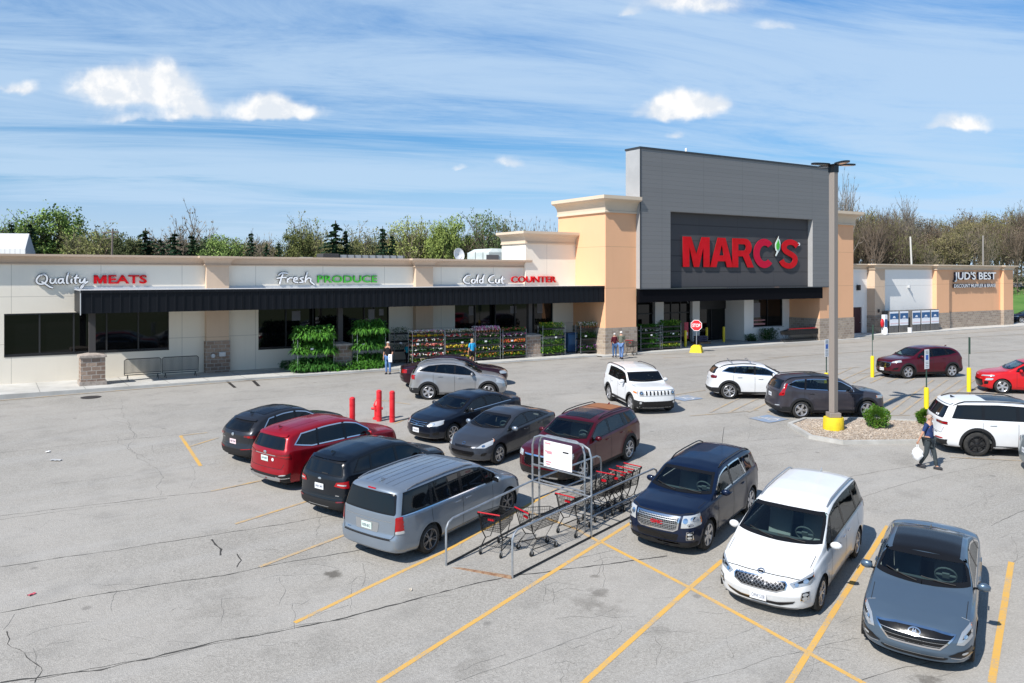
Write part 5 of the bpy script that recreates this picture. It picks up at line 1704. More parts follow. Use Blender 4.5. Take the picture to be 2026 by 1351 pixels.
# accessible bays: hatched aisles by the two blue signs and around the bays
L3 = []
for i in range(9):
 x = 1405 + i * 38
 L3.append(((x, 816), (x + 62, 786), .10))
for i in range(7):
 x = 1755 + i * 27
 L3.append(((x, 820), (x + 92, 752), .10))
for i in range(6):
 x = 1640 + i * 34
 L3.append(((x - 20, 758), (x + 46, 728), .10))
L3 += [((1395, 772), (1330, 782), .10), ((1365, 823), (1500, 812), .1), ((1700, 740), (1756, 735), .10), ((1735, 694), (1520, 708), .10), ((1575, 739), (1700, 726), .10), ((1750, 822), (1800, 822), .1), ((1880, 905), (2026, 912), .09),
  ((1905, 700), (2026, 692), .10), ((1480, 716), (1560, 706), .08)]
def mk(lst, name, m, dz):
 return sheet(name, [line_strip(gp(*a), gp(*b), w) for a, b, w in lst], m, dz)
mk(L1, 'parking_line_markings', M_YEL, .004)
mk(L2, 'faded_parking_line_markings', M_YELW, .008)
mk(L3, 'worn_hatch_markings', M_YELV, .012)
# kerb line paint along the shop front
sheet('kerb_line_markings', [line_strip(B(-40, -.62), B(-2, -.62), .14), line_strip(B(-2, -1.9), B(1, -2.1), .12), line_strip(B(1.2, -1.0), B(5.6, -2.2), .12), line_strip(B(28, -1.4), B(70, -1.9), .14), line_strip(B(10, -1.6), B(26, -2.6), .10),
        line_strip(B(2, -3.4), B(6, -4.2), .1), line_strip(B(33, -4.2), B(46, -5.2), .12)], M_YELV, .016)
# blue accessible symbols
M_BLUE = mat('blue_marking', (.12, .27, .52), .8, fn=fn_paint_worn((.12, .27, .52), .85))
M_WHT = mat('white_marking', (.66, .66, .66), .8, fn=fn_paint_worn((.66, .66, .66), .45))
def blue_patch(cx, cy):
 c = gp(cx, cy)
 mb = MB(); s = .50
 def q(a, b, dz): x, y = c.x + a * s * UX - b * s * UY, c.y + a * s * UY + b * s * UX; return (x, y, zg(x, y) + dz)
 mb.face([q(-1.15, -1, .018), q(1.15, -1, .018), q(1.15, 1, .018), q(-1.15, 1, .018)])
 o = mb.build('accessible_bay_marking', M_BLUE); o['kind'] = 'structure'
 mb = MB()
 pts = [(.1 + .42 * math.cos(R(a)), -.25 + .42 * math.sin(R(a))) for a in range(-200, 30, 18)]
 def strip(pts, w):
  for i in range(len(pts) - 1):
   a, b = Vector(pts[i]), Vector(pts[i + 1]); n = (b - a).normalized(); n = Vector((-n.y, n.x)) * w / 2
   mb.face([q(*(a + n), .022), q(*(a - n), .022), q(*(b - n), .022), q(*(b + n), .022)])
 strip(pts, .12); strip([(-.18, .62), (-.12, .05), (.32, .0), (.52, -.5), (.72, -.45)], .14)
 strip([(-.15, .3), (.25, .28)], .12)
 mb.add([q(-.2 + .13 * math.cos(R(a)), .78 + .13 * math.sin(R(a)), .022) for a in range(0, 360, 45)], [tuple(range(8))])
 o2 = mb.build('wheelchair_symbol_marking', M_WHT); o2['kind'] = 'structure'
blue_patch(1357, 788); blue_patch(1521, 829)

# paving joints and cracks, measured along the ground
M_CRACK = mat('crack_fill', (.045, .043, .040), .95)
M_CRACKL = mat('fine_crack', (.13, .127, .12), .95)
rnd = random.Random(5)
def crack(pts, w, wob=.03, sub=14, forks=0):
 P = [Vector(gp(*p)[:2]) for p in pts]
 out = []
 for i in range(len(P) - 1):
  n = max(2, int((P[i + 1] - P[i]).length / .16))
  for j in range(n): out.append(P[i].lerp(P[i + 1], j / n))
 out.append(P[-1])
 st = []; off = 0
 for i, p in enumerate(out):
  d = (out[min(i + 1, len(out) - 1)] - out[max(i - 1, 0)]).normalized(); n = Vector((-d.y, d.x))
  off = off * .86 + rnd.uniform(-wob, wob)
  ww = w * rnd.uniform(.25, 1.35)
  q = p + n * off
  st.append((tuple(q + n * ww / 2), tuple(q - n * ww / 2)))
 return st
big = []; fine = []
def addc(pts, w, wob=.018, dst=None):
 (big if dst is None else dst).append(crack(pts, w, wob))
addc([(0, 1351), (200, 1325), (440, 1267), (600, 1240), (700, 1216), (880, 1168), (1000, 1140), (1190, 1118), (1320, 1100)], .038, .022)
addc([(60, 1345), (180, 1322), (330, 1300), (585, 1236), (700, 1219)], .012, .03)
addc([(0, 1213), (200, 1176), (440, 1139), (520, 1122), (700, 1090), (860, 1062)], .032, .022)
addc([(0, 1122), (230, 1088), (430, 1056), (560, 1036), (690, 1014)], .026, .022)
addc([(0, 1021), (150, 1003), (330, 980), (420, 972), (520, 952), (600, 946)], .022, .03)
addc([(0, 1028), (180, 1003), (330, 986)], .012, .03)
addc([(0, 896), (140, 880), (330, 862), (428, 850)], .016)
addc([(100, 958), (300, 936), (450, 915)], .008, .03, fine)
addc([(440, 794), (600, 782), (740, 769), (805, 762)], .018)
addc([(0, 824), (300, 804), (560, 762), (700, 750), (790, 744)], .010, .02, fine)
addc([(830, 800), (900, 792), (1010, 783), (1200, 776)], .014)
addc([(1010, 740), (1130, 730), (1200, 724)], .020, .03)
addc([(1330, 745), (1400, 762)], .014); addc([(1280, 890), (1400, 880), (1620, 860)], .014)
addc([(1330, 900), (1480, 905), (1760, 870), (1880, 858)], .008, .03, fine)
addc([(1640, 950), (1750, 930), (1900, 908), (2026, 886)], .012)
addc([(1700, 985), (1850, 940), (2026, 905)], .010, .02, fine)
addc([(1720, 1140), (1790, 1110)], .012); addc([(1960, 1040), (2026, 1008)], .014)
addc([(1700, 1351), (1720, 1340), (1800, 1325), (1860, 1310)], .012, .03)
addc([(1100, 1120), (1160, 1100), (1230, 1085)], .010, .02, fine)
addc([(415, 1068), (432, 1082), (440, 1098)], .045, .05); addc([(470, 1095), (480, 1108), (465, 1122)], .035, .05)
addc([(10, 1250), (12, 1275), (50, 1290), (72, 1305), (84, 1320), (74, 1335), (66, 1351)], .018, .05)
addc([(243, 790), (238, 808), (250, 830), (262, 860), (250, 880), (262, 896), (285, 910), (300, 925), (318, 942), (310, 962), (316, 980)], .010, .06, fine)
addc([(200, 820), (236, 836), (256, 850), (262, 866)], .010, .08, fine); addc([(225, 862), (250, 888), (300, 912)], .010, .07, fine)
addc([(30, 1215), (10, 1245)], .01, .05, fine); addc([(300, 880), (302, 896)], .01, .04, fine)
addc([(1350, 1351), (1500, 1310), (1700, 1262)], .008, .03, fine); addc([(900, 1351), (1050, 1300), (1220, 1240)], .008, .03, fine)
addc([(1480, 700), (1640, 690), (1800, 676), (1960, 664)], .02, .03); addc([(1250, 722), (1420, 735), (1640, 712)], .012, .03, fine)
addc([(1660, 716), (1740, 714), (1920, 690), (2026, 680)], .014, .03); addc([(700, 818), (704, 870)], .010, .03, fine)
for k in range(110):        # hairlines all over
 x = rnd.uniform(0, 2026); y = rnd.uniform(780, 1340)
 a = rnd.uniform(-.3, .1); l = rnd.uniform(30, 130)
 addc([(x, y), (x + l * .3, y + l * .3 * a + rnd.uniform(-8, 8)), (x + l * .6, y + l * .6 * a + rnd.uniform(-8, 8)), (x + l, y + l * a)], .005, .045, fine)
 if k % 3 == 0: addc([(x + l * .3, y + l * .3 * a), (x + l * .4, y + rnd.uniform(12, 34)), (x + l * .35, y + rnd.uniform(34, 60))], .006, .05, fine)
sheet('asphalt_cracks', big, M_CRACK, .0020)
sheet('hairline_cracks', fine, M_CRACKL, .0032)
# oil stains and patches
def blob(cx, cy, r, ry=None, seed=0, n=22):
 c = gp(cx, cy); rr = random.Random(seed); out = []; n = 40
 ph = [rr.uniform(0, 6) for _ in range(4)]
 for i in range(n):
  a = 2 * math.pi * i / n
  k = 1 + .22 * math.sin(2 * a + ph[0]) + .16 * math.sin(3 * a + ph[1]) + .12 * math.sin(5 * a + ph[2]) + rr.uniform(-.16, .16)
  out.append((c.x + r * k * math.cos(a), c.y + (ry or r) * k * math.sin(a)))
 return out
def fn_stain(t, b):
 o = t.coord('Object')
 n = t.noise(o, 9, 4, .7)
 c = t.mix(t.ramp(n, ((.35, .65), (0, 1))), (.17, .16, .145, 1), (.31, .30, .285, 1))
 t.l.new(c, b.inputs['Base Color'])
M_STAIN = mat('oil_stain', (.12, .11, .09), .7, fn=fn_stain)
# sidewalk along the shops
M_CONC = mat('concrete', (.42, .41, .38), .85, fn=fn_mottle((.36, .35, .325, 1), (.50, .49, .46, 1), 1.3, 6, .2))
M_CONC2 = mat('pale_concrete', (.50, .49, .46), .85, fn=fn_mottle((.43, .42, .39, 1), (.56, .55, .52, 1), .8, 6, .2))
SH = .10
def slab(name, u0, u1, v0, v1, h=SH, m=M_CONC2):
 mb = MB(); n = max(1, int((u1 - u0) / 4))
 for i in range(n):
  a = u0 + (u1 - u0) * i / n; b = u0 + (u1 - u0) * (i + 1) / n
  zz = min(zg(*B(a, v0)[:2]), zg(*B(b, v0)[:2]))
  p = [B(a, v0), B(b, v0), B(b, v1), B(a, v1)]
  mb.face([(q.x, q.y, h) for q in p])
  mb.face([(p[0].x, p[0].y, zz - .1), (p[1].x, p[1].y, zz - .1), (p[1].x, p[1].y, h), (p[0].x, p[0].y, h)])
  for s_ in (0.5,):
   pass
 o = mb.build(name, m); o['kind'] = 'structure'; return o
slab('sidewalk', -41, -1.0, -.35, 3.7)
slab('entrance_sidewalk', 1.0, 28.0, -.30, 9.0, .045)
slab('tower_sidewalk', -1.0, 1.0, -.9, 3.7, .06)
slab('side_sidewalk', 28.0, 66, .9, 3.8, .08)
mb = MB()
for i in range(22):
 u = -40.2 + i * 1.83
 for k in (u,):
  p = [B(k, -.34), B(k + .018, -.34), B(k + .018, 3.6), B(k, 3.6)]
  mb.face([(q.x, q.y, SH + .004) for q in p])
o = mb.build('sidewalk_joints', mat('joint', (.12, .12, .11), .9)); o['kind'] = 'structure'
# manhole, tar square
c = gp(180, 786)
mb = MB(); mb.lathe([(.42, 0), (.42, .018), (.40, .022), (.001, .022)], 28)
o = mb.build('manhole_cover', mat('cast_iron', (.05, .045, .045), .7, .3), None, loc=(c.x, c.y, c.z)); tag(o, 'round dark manhole cover set in the asphalt near the stone pier', 'manhole cover')
M_TAR = mat('fresh_tar', (.03, .026, .025), .6)
q = [gp(449, 754), gp(500, 752), gp(512, 764), gp(465, 767)]
mb = MB()
for a, b, w in ((q[0], q[1], .05), (q[1], q[2], .17), (q[3], q[0], .15)):
 for s_ in [line_strip(a, b, w)]:
  for i in range(len(s_) - 1):
   (p0, p1), (p2, p3) = s_[i], s_[i + 1]
   mb.face([(*p0, zg(*p0) + .006), (*p1, zg(*p1) + .006), (*p3, zg(*p3) + .006), (*p2, zg(*p2) + .006)])
o = mb.build('tar_seal', M_TAR); o['kind'] = 'structure'
# litter
def litter(cx, cy, label, col, s=.12, seed=1):
 c = gp(cx, cy); rr = random.Random(seed); mb = MB()
 n = 5; g = [[Vector(((i / n - .5) * s * 2.2, (j / n - .5) * s * 1.3, .006 + .035 * rr.random())) for i in range(n + 1)] for j in range(n + 1)]
 for j in range(n):
  for i in range(n): mb.face([g[j][i], g[j][i + 1], g[j + 1][i + 1], g[j + 1][i]])
 o = mb.build('litter', mat('litter_' + label.split()[2], col, .6), None, loc=c, rot=(0, 0, seed)); tag(o, label, 'litter', 'litter on the asphalt')
litter(62, 1177, 'crumpled small red wrapper on the empty asphalt', (.55, .10, .14), .07, 1)
litter(95, 894, 'flat little white paper scrap near the long paving joint', (.75, .75, .75), .10, 2)
litter(111, 911, 'torn grey paper lying just below the white scrap', (.45, .45, .45), .16, 3)
litter(812, 1168, 'tiny beige wrapper beside the yellow line below the corral', (.65, .58, .48), .04, 5)

# planted island with kerb
isl = [(1558, 843), (1600, 868), (1668, 880), (1740, 879), (1900, 877), (2040, 879), (2040, 846), (1840, 838), (1700, 832), (1590, 832)]
P = [gp(*p) for p in isl]
cen = sum((Vector((p.x, p.y)) for p in P), Vector((0, 0))) / len(P)
def ring_pts(off):
 return inset([(p.x, p.y) for p in P], off)
outer, inner = [Vector((p.x, p.y)) for p in P], ring_pts(.16)
zk = [zg(p.x, p.y) for p in outer]
mb = MB(); k = len(outer)
for i in range(k):
 j = (i + 1) % k
 a, b, c_, d = outer[i], outer[j], inner[j], inner[i]
 mb.face([(a.x, a.y, zk[i] - .05), (b.x, b.y, zk[j] - .05), (b.x, b.y, zk[j] + .13), (a.x, a.y, zk[i] + .13)])
 mb.face([(a.x, a.y, zk[i] + .13), (b.x, b.y, zk[j] + .13), (c_.x, c_.y, zk[j] + .13), (d.x, d.y, zk[i] + .13)])
 mb.face([(c_.x, c_.y, zk[j] + .13), (c_.x, c_.y, zk[j] + .0), (d.x, d.y, zk[i] + .0), (d.x, d.y, zk[i] + .13)])
o = mb.build('island_kerb', M_CONC); o['kind'] = 'structure'
mb = MB(); mb.face([(p.x, p.y, zk[i] + .085) for i, p in enumerate(inner)])
def fn_gravel(t, b):
 o = t.coord('Object')
 v = t.new('ShaderNodeTexVoronoi'); v.inputs['Scale'].default_value = 16; t.l.new(o, v.inputs['Vector'])
 r_, g_, b_ = t.sep(v.outputs['Color'])
 c = t.mix(r_, (.34, .26, .19, 1), (.62, .54, .45, 1)); c = t.mix(t.math('MULTIPLY', g_, .5), c, (.18, .14, .11, 1))
 t.l.new(c, b.inputs['Base Color'])
 bp = t.new('ShaderNodeBump'); bp.inputs['Distance'].default_value = .04
 t.l.new(v.outputs['Distance'], bp.inputs['Height']); t.l.new(bp.outputs[0], b.inputs['Normal'])
o = mb.build('island_gravel', mat('river_gravel', (.4, .32, .24), .9, fn=fn_gravel)); o['kind'] = 'stuff'
# loose stones on top
mb = MB(); rr = random.Random(3)
poly = inner
def inside(p, poly):
 r_ = False
 for i in range(len(poly)):
  a, b = poly[i], poly[i - 1]
  if (a.y > p.y) != (b.y > p.y) and p.x < (b.x - a.x) * (p.y - a.y) / (b.y - a.y) + a.x: r_ = not r_
 return r_
x0, x1 = min(p.x for p in poly), max(p.x for p in poly); y0, y1 = min(p.y for p in poly), max(p.y for p in poly)
for _ in range(5200):
 p = Vector((rr.uniform(x0, x1), rr.uniform(y0, y1)))
 if not inside(p, poly): continue
 s = rr.uniform(.02, .05); z = zg(p.x, p.y) + .085
 a = rr.uniform(0, 6.28); vs = [(p.x + s * math.cos(a + i * 2.09) * rr.uniform(.7, 1.3), p.y + s * math.sin(a + i * 2.09), z) for i in range(3)] + [(p.x, p.y, z + s * rr.uniform(.5, 1.))]
 mb.add(vs, [(0, 1, 3), (1, 2, 3), (2, 0, 3)])
o = mb.build('gravel_stones', MATS['river_gravel']); o['kind'] = 'stuff'
# ------------------------------------------------------------------ the shops
M_WALL = mat('cream_stucco', (.70, .665, .59), .9, spec=.2, fn=fn_stucco((.87, .80, .68), (2.02, 4.32), .12, (3.9, 34.2)))
M_WALLU = mat('cream_upper_stucco', (.72, .685, .61), .9, spec=.2, fn=fn_stucco((.88, .815, .70), (), .10, (3.9, 34.2)))
M_WALLW = mat('white_stucco', (.84, .83, .80), .9, spec=.2, fn=fn_stucco((.90, .88, .84), (4.4,), .06))
M_TAN = mat('tan_stucco', (.56, .43, .32), .9, spec=.2, fn=fn_stucco((.66, .50, .37), (2.02, 4.32), .16))
M_CORN = mat('cornice_tan', (.50, .40, .31), .85, spec=.2, fn=fn_stucco((.58, .44, .33), (), .22))
M_CORNL = mat('cornice_cream', (.60, .52, .42), .85, spec=.2, fn=fn_stucco((.68, .56, .43), (), .20))
M_ORG = mat('orange_stucco', (.66, .38, .16), .9, spec=.2, fn=fn_stucco((.84, .475, .275), (4.5, 7.3), .12))
M_STONE = mat('split_block', (.36, .28, .23), .95, spec=.2, fn=fn_block((.40, .30, .235), (.22, .155, .12), (.46, .41, .36), .40, .20, .020, .45))
M_STONEL = mat('pale_split_block', (.40, .33, .27), .95, spec=.2, fn=fn_block((.46, .38, .30), (.30, .235, .19), (.50, .44, .38), .40, .20, .018, .35))
M_CAP = mat('stone_cap', (.36, .31, .27), .9, fn=fn_mottle((.26, .22, .19, 1), (.44, .38, .33, 1), 5, 5, .4))
M_SIDING = mat('grey_plank_siding', (.20, .215, .235), .55, .15, fn=fn_siding((.215, .213, .212), .30))
M_SIDING2 = mat('dark_sign_panel', (.10, .10, .108), .7, spec=.2, fn=fn_siding((.082, .080, .084), 1.12))
M_GREYS = mat('light_grey_panel', (.40, .415, .43), .5, .2, fn=fn_mottle((.40, .40, .40, 1), (.46, .46, .46, 1), .6))
M_COPE = mat('dark_coping', (.05, .055, .062), .5, .3)
M_FASC = mat('black_standing_seam', (.045, .05, .065), .45, .2, fn=fn_rotseam)
M_FASC2 = mat('black_fascia', (.003, .003, .005), .7, spec=.1)
M_SOFF = mat('canopy_soffit', (.22, .22, .21), .8)
M_FLASH = mat('pale_flashing', (.55, .56, .57), .5, .2)
M_SHOPG = mat('shopfront_glass', (.003, .0035, .004), .03, 0, .45, 0)
M_FRAME = mat('dark_window_frame', (.02, .02, .021), .5)
M_POST = mat('dark_steel_post', (.055, .05, .048), .6)
M_ROOF = mat('grey_roof_membrane', (.30, .30, .29), .9)
M_REDF = mat('red_sign_face', (.55, .003, .006), .5, spec=.2, fn=fn_mottle((.50, .0015, .003, 1), (.62, .003, .012, 1), .8))
M_REDS = mat('sign_return_dark', (.02, .015, .016), .5)
M_GRNF = mat('green_sign_face', (.06, .48, .03), .4)
M_GRNS = mat('green_sign_return', (.02, .15, .02), .5)
M_WHTF = mat('white_sign_face', (.85, .85, .86), .4)
M_NAVYS = mat('navy_sign_return', (.02, .025, .05), .5)
M_LEAFW = mat('leaf_white', (.85, .9, .85), .4)

BROT = (0, 0, TH)


def bthing(name, label, cat, group=None, loc=(0, 0, 0)):
 p = B(loc[0], loc[1], loc[2])
 return thing(name, label, cat, p, TH, group)


def sweep(mb, path, prof, closed=False):
 """prof: (outward, z); outward is to the right of the path direction"""
 P = [Vector(p) for p in path]; n = len(P); cols = []
 for i in range(n):
  if closed or 0 < i < n - 1:
   d1 = (P[i] - P[i - 1]).normalized(); d2 = (P[(i + 1) % n] - P[i]).normalized()
  else:
   d1 = d2 = (P[min(i + 1, n - 1)] - P[max(i - 1, 0)]).normalized()
  n1 = Vector((d1.y, -d1.x)); n2 = Vector((d2.y, -d2.x)); m_ = (n1 + n2); m_.normalize(); k = 1 / max(.3, m_.dot(n1))
  cols.append([(P[i].x + m_.x * o * k, P[i].y + m_.y * o * k, z) for o, z in prof])
 vs = [v for c_ in cols for v in c_]; q = len(prof); fs = []
 for i in range(n if closed else n - 1):
  for j in range(q - 1):
   a, b = i * q + j, ((i + 1) % n) * q + j
   fs.append((a, b, b + 1, a + 1))
 if not closed: fs += [tuple(range(q)), tuple((n - 1) * q + j for j in range(q))[::-1]]
 mb.add(vs, fs)
 return mb


def cornice_prof(z0, z1, p):
 h = z1 - z0
 pts = [(0, z0), (p * .22, z0), (p * .22, z0 + h * .10), (p * .12, z0 + h * .13)]
 for i in range(1, 7):
  t = i / 6; pts.append((p * (.12 + .72 * (1 - math.cos(t * math.pi / 2))), z0 + h * (.13 + .60 * math.sin(t * math.pi / 2) ** 1.0)))
 pts += [(p * .9, z0 + h * .76), (p, z0 + h * .80), (p, z1), (-.3, z1)]
 return pts


shop = bthing('supermarket', 'long cream supermarket with black canopy, orange towers and a huge grey sign wall', 'shop building')
def bp(name, mb, m, par=None, sm=False, label=None, **k):
 o = mb.build(name, m, par or shop, sm, **k)
 if label: o['label'] = label
 return o

WV = 3.6
wins = [(-34.2, -26.75, 1.45, 3.50), (-22.05, -14.1, 1.22, 3.50), (-9.5, -1.75, 1.22, 3.50)]
mb = MB()
u = -44.
for (a, b, z0, z1) in wins:
 mb.box(u, a, WV, WV + .35, 0, 4.75); mb.box(a, b, WV, WV + .35, 0, z0); mb.box(a, b, WV, WV + .35, z1, 4.75); u = b
mb.box(u, 0, WV, WV + .35, 0, 4.75)
bp('wall', mb, M_WALL)
mb = MB(); mb.box(-44, -3.9, WV, WV + .35, 4.75, 5.95); bp('upper_wall', mb, M_WALLU)
for (a, b, z0, z1) in wins:
 g = MB(); g.box(a, b, WV + .14, WV + .17, z0, z1)
 w = bp('shop_window', g, M_SHOPG)
 f = MB(); n = 5
 for i in range(n + 1):
  x = a + (b - a) * i / n; f.box(max(a, x - .035), min(b, x + .035), WV + .06, WV + .138, z0, z1)
 f.box(a, b, WV + .05, WV + .139, z0, z0 + .07); f.box(a, b, WV + .05, WV + .139, z1 - .07, z1)
 f.box(a, b, WV - .02, WV + .05, z0 - .05, z0)
 bp('window_frame', f, M_FRAME, w)
 # dim things seen through the glass
# posters in the windows
PST = mat('faded_window_poster', (.20, .20, .22), .6)
for (x, z, w_, h_) in ((-20.1, 2.75, .5, .55), (-15.4, 2.7, .4, .6), (-14.7, 2.9, .3, .4), (-8.4, 2.75, .35, .6), (-5.2, 2.8, .5, .5), (-3.0, 2.75, .45, .7)):
 g = MB(); g.box(x, x + w_, WV + .128, WV + .136, z, z + h_); bp('window_poster', g, PST)
# parapet cornice with two pilaster breaks
pil = [(-24.93, -23.75), (-12.47, -11.28)]
path = [(-44, WV)]
for a, b in pil: path += [(a - .02, WV), (a - .02, WV - .42), (b + .02, WV - .42), (b + .02, WV)]
path += [(-3.75, WV)]
mb = MB(); sweep(mb, path, cornice_prof(5.90, 6.40, .42)); bp('cornice', mb, M_CORN, sm=True, angle=30)
for a, b in pil:
 mb = MB(); mb.box(a, b, WV - .40, WV + .01, 1.80, 5.9); pl_ = bp('pilaster', mb, M_TAN)
 mb = MB(); mb.box(a - .05, b + .05, WV - .46, WV + .012, .08, 1.80); bp('stone_base', mb, M_STONE, pl_)
mb = MB(); mb.box(-44, 30, 4.2, 34, 5.55, 5.62); mb.box(-44, 0, 33.7, 34, 4, 6.1); bp('flat_roof', mb, M_ROOF)
mb = MB(); mb.box(-44.2, -44, WV, 34, 0, 6.2); mb.box(-44, 28, 34, 34.3, 0, 6.1); bp('rear_wall', mb, M_WALL)
# electric box and gear on the first pilaster
mb = MB(); mb.box(-24.3, -23.95, WV - .56, WV - .47, .95, 1.2, bev=.02); mb.lathe([(.11, 0), (.11, .12), (.001, .12)], 12, Matrix.Translation((-24.62, WV - .47, 1.02)) @ Matrix.Rotation(R(90), 4, 'X'))
bp('meter_box', mb, M_FLASH)
# canopy
CU0, CU1 = -31.2, -.03
mb = MB(); mb.box(CU0, CU1, .12, .20, 3.57, 4.63); mb.box(CU0, CU0 + .08, .20, WV - .01, 3.57, 4.63)
n = 77
for i in range(n):
 x = CU0 + .02 + (CU1 - CU0 - .06) * i / (n - 1); mb.box(x, x + .045, .085, .122, 3.60, 4.52)
mb.box(CU0 - .03, CU1, .06, .121, 4.52, 4.66)
can = bp('canopy', mb, M_FASC)
mb = MB(); mb.box(CU0 + .1, CU1, .22, WV - .02, 3.66, 3.70); bp('canopy_soffit', mb, M_SOFF, can)
mb = MB(); mb.box(CU0 - .02, CU1, .125, WV - .005, 4.632, 4.66); mb.box(CU0 - .02, CU1, WV - .06, WV - .003, 4.66, 4.78); bp('canopy_flashing', mb, M_FLASH, can)
mb = MB(); mb.box(CU0 - .03, CU0 - .002, .06, .22, 3.50, 4.66); bp('canopy_end_trim', mb, M_FLASH, can)
for k, a in enumerate((-31.14, -18.62, -5.72)):
 c_ = a + .525
 mb = MB(); mb.box(a, a + 1.05, .885, 1.935, .30, 1.43); pr = bp('canopy_pier', mb, M_STONE)
 mb = MB(); mb.box(a - .06, a + 1.11, .825, 1.995, -.10, .30); bp('pier_plinth', mb, M_CAP, pr)
 mb = MB(); mb.add([(a - .07, .815, 1.43), (a + 1.12, .815, 1.43), (a + 1.12, 2.005, 1.43), (a - .07, 2.005, 1.43), (a - .05, .83, 1.53), (a + 1.10, .83, 1.53), (a + 1.10, 1.99, 1.53), (a - .05, 1.99, 1.53), (c_, 1.41, 1.66)],
      [(0, 1, 5, 4), (1, 2, 6, 5), (2, 3, 7, 6), (3, 0, 4, 7), (4, 5, 8), (5, 6, 8), (6, 7, 8), (7, 4, 8)]); bp('pier_cap', mb, M_CAP, pr)
 mb = MB(); mb.box(c_ - .14, c_ + .14, 1.27, 1.55, 1.55, 3.66); bp('post', mb, M_POST, pr)
# cream block beside the tower
mb = MB(); mb.box(-4.2, 0, 3.35, 3.62, 4.66, 7.65); mb.box(-4.2, 0, 3.62, 6.4, 5.6, 7.65); bp('parapet_block', mb, M_WALLU)
mb = MB(); sweep(mb, [(-4.2, 6.4), (-4.2, 3.35), (-.003, 3.35)], cornice_prof(7.52, 8.35, .50)); mb.box(-4.2, 0, 3.35, 6.4, 8.2, 8.33); bp('block_cornice', mb, M_CORNL, sm=True, angle=30)
# towers
def tower(u0, u1, v1, name):
 mb = MB(); mb.box(u0, u1, 0, v1, 1.83, 9.75); t_ = bp('tower_wall', mb, M_ORG)
 mb = MB(); mb.box(u0 - .05, u1 + .05, -.05, v1, -.05, 1.83); bp('stone_base', mb, M_STONEL, t_)
 return t_
tower(0, 2.70, 5.4, 'l'); tower(22.4, 26.85, 5.4, 'r')
mb = MB(); sweep(mb, [(0, 5.4), (0, 0), (2.70, 0)], cornice_prof(9.58, 10.70, .62)); mb.box(0, 2.70, 0, 5.4, 10.5, 10.66); bp('tower_cornice', mb, M_CORNL, sm=True, angle=30)
mb = MB(); sweep(mb, [(23.3, 0), (26.85, 0), (26.85, 5.4)], cornice_prof(9.58, 10.70, .62)); mb.box(22.6, 26.85, 0, 5.4, 10.5, 10.66); bp('tower_cornice', mb, M_CORNL, sm=True, angle=30)
# sign wall
G0, G1, GZ0, GZ1, GV = 2.703, 23.25, 4.45, 14.05, -.40
R0, R1, RZ = 5.52, 21.0, 9.85
mb = MB(); mb.box(G0, R0, GV, 1.10, GZ0, GZ1); mb.box(R1, G1, GV, 1.10, GZ0, GZ1); mb.box(R0, R1, GV, 1.10, RZ, GZ1); sg = bp('sign_wall', mb, M_SIDING)
mb = MB(); mb.box(G0 - .006, G0, GV + .01, 1.09, GZ0 + .01, GZ1 - .01); bp('sign_wall_side', mb, M_GREYS, sg)
mb = MB(); mb.box(R1 - .008, R1, GV + .01, .06, GZ0 + .01, RZ - .01); bp('recess_jamb', mb, M_GREYS, sg)
mb = MB(); mb.box(R0, R1, .06, .4, GZ0, RZ); bp('sign_panel', mb, M_SIDING2, sg)
mb = MB(); mb.box(G0 - .05, G1 + .05, GV - .05, 1.15, GZ1, GZ1 + .13); mb.box(G0 - .03, G0 + .06, GV - .035, GV - .002, GZ0, GZ1); mb.box(G0, G1, GV - .03, GV + .3, GZ0 - .06, GZ0 - .003)
bp('coping', mb, M_COPE, sg)
mb = MB(); mb.box(G0 + .02, 22.38, GV + .10, GV + .4, 3.50, GZ0 - .01); mb.box(G0 + .02, 22.38, GV + .4, 5.2, 3.62, 3.75); bp('entrance_fascia', mb, M_FASC2)
mb = MB(); mb.tube([(7.9, .5, GZ1 + .1), (7.9, .5, GZ1 + .5)], .02, 5); mb.lathe([(.08, 0), (.08, .25), (.001, .3)], 8, Matrix.Translation((7.9, .5, GZ1 + .28))); bp('roof_sensor', mb, M_WHTF, sg)
# entrance recess
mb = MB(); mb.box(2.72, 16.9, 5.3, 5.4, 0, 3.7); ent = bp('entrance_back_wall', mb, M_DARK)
mb = MB()
for a, b in ((2.72, 8.75), (9.64, 12.76)): mb.box(a, b, 5.05, 5.09, .1, 3.1)
bp('shopfront_glass', mb, M_SHOPG)
mb = MB()
for x in (2.75, 4.2, 5.7, 7.2, 8.70, 9.68, 10.7, 11.7, 12.72): mb.box(x - .03, x + .03, 4.98, 5.048, .05, 3.6)
mb.box(2.72, 8.75, 4.98, 5.047, 2.35, 2.45); mb.box(9.64, 12.76, 4.98, 5.047, 2.35, 2.45); bp('shopfront_frame', mb, M_FRAME)
for a, b in ((8.75, 9.64), (12.76, 13.55)):
 mb = MB(); mb.box(a, b, 4.70, 5.3, .04, 3.62); bp('entrance_column', mb, M_WALLW)
mb = MB(); mb.box(13.55, 16.85, 5.06, 5.10, .05, 2.6); bp('sliding_door', mb, M_SHOPG)
mb = MB(); mb.box(15.15, 15.22, 5.0, 5.058, .05, 2.6); mb.box(13.55, 16.85, 4.98, 5.058, 2.6, 3.6); bp('door_frame', mb, M_FRAME)
mb = MB(); mb.box(16.85, 17.95, 3.0, 3.3, .04, 3.62); mb.box(16.85, 17.15, 3.3, 5.3, .04, 3.62); mb.box(17.95, 21.55, 3.0, 3.3, .04, 1.12); mb.box(17.95, 21.55, 3.0, 3.3, 3.4, 3.62); mb.box(21.55, 22.39, 3.0, 3.3, .04, 3.62)
bp('vestibule_wall', mb, M_WALLW)
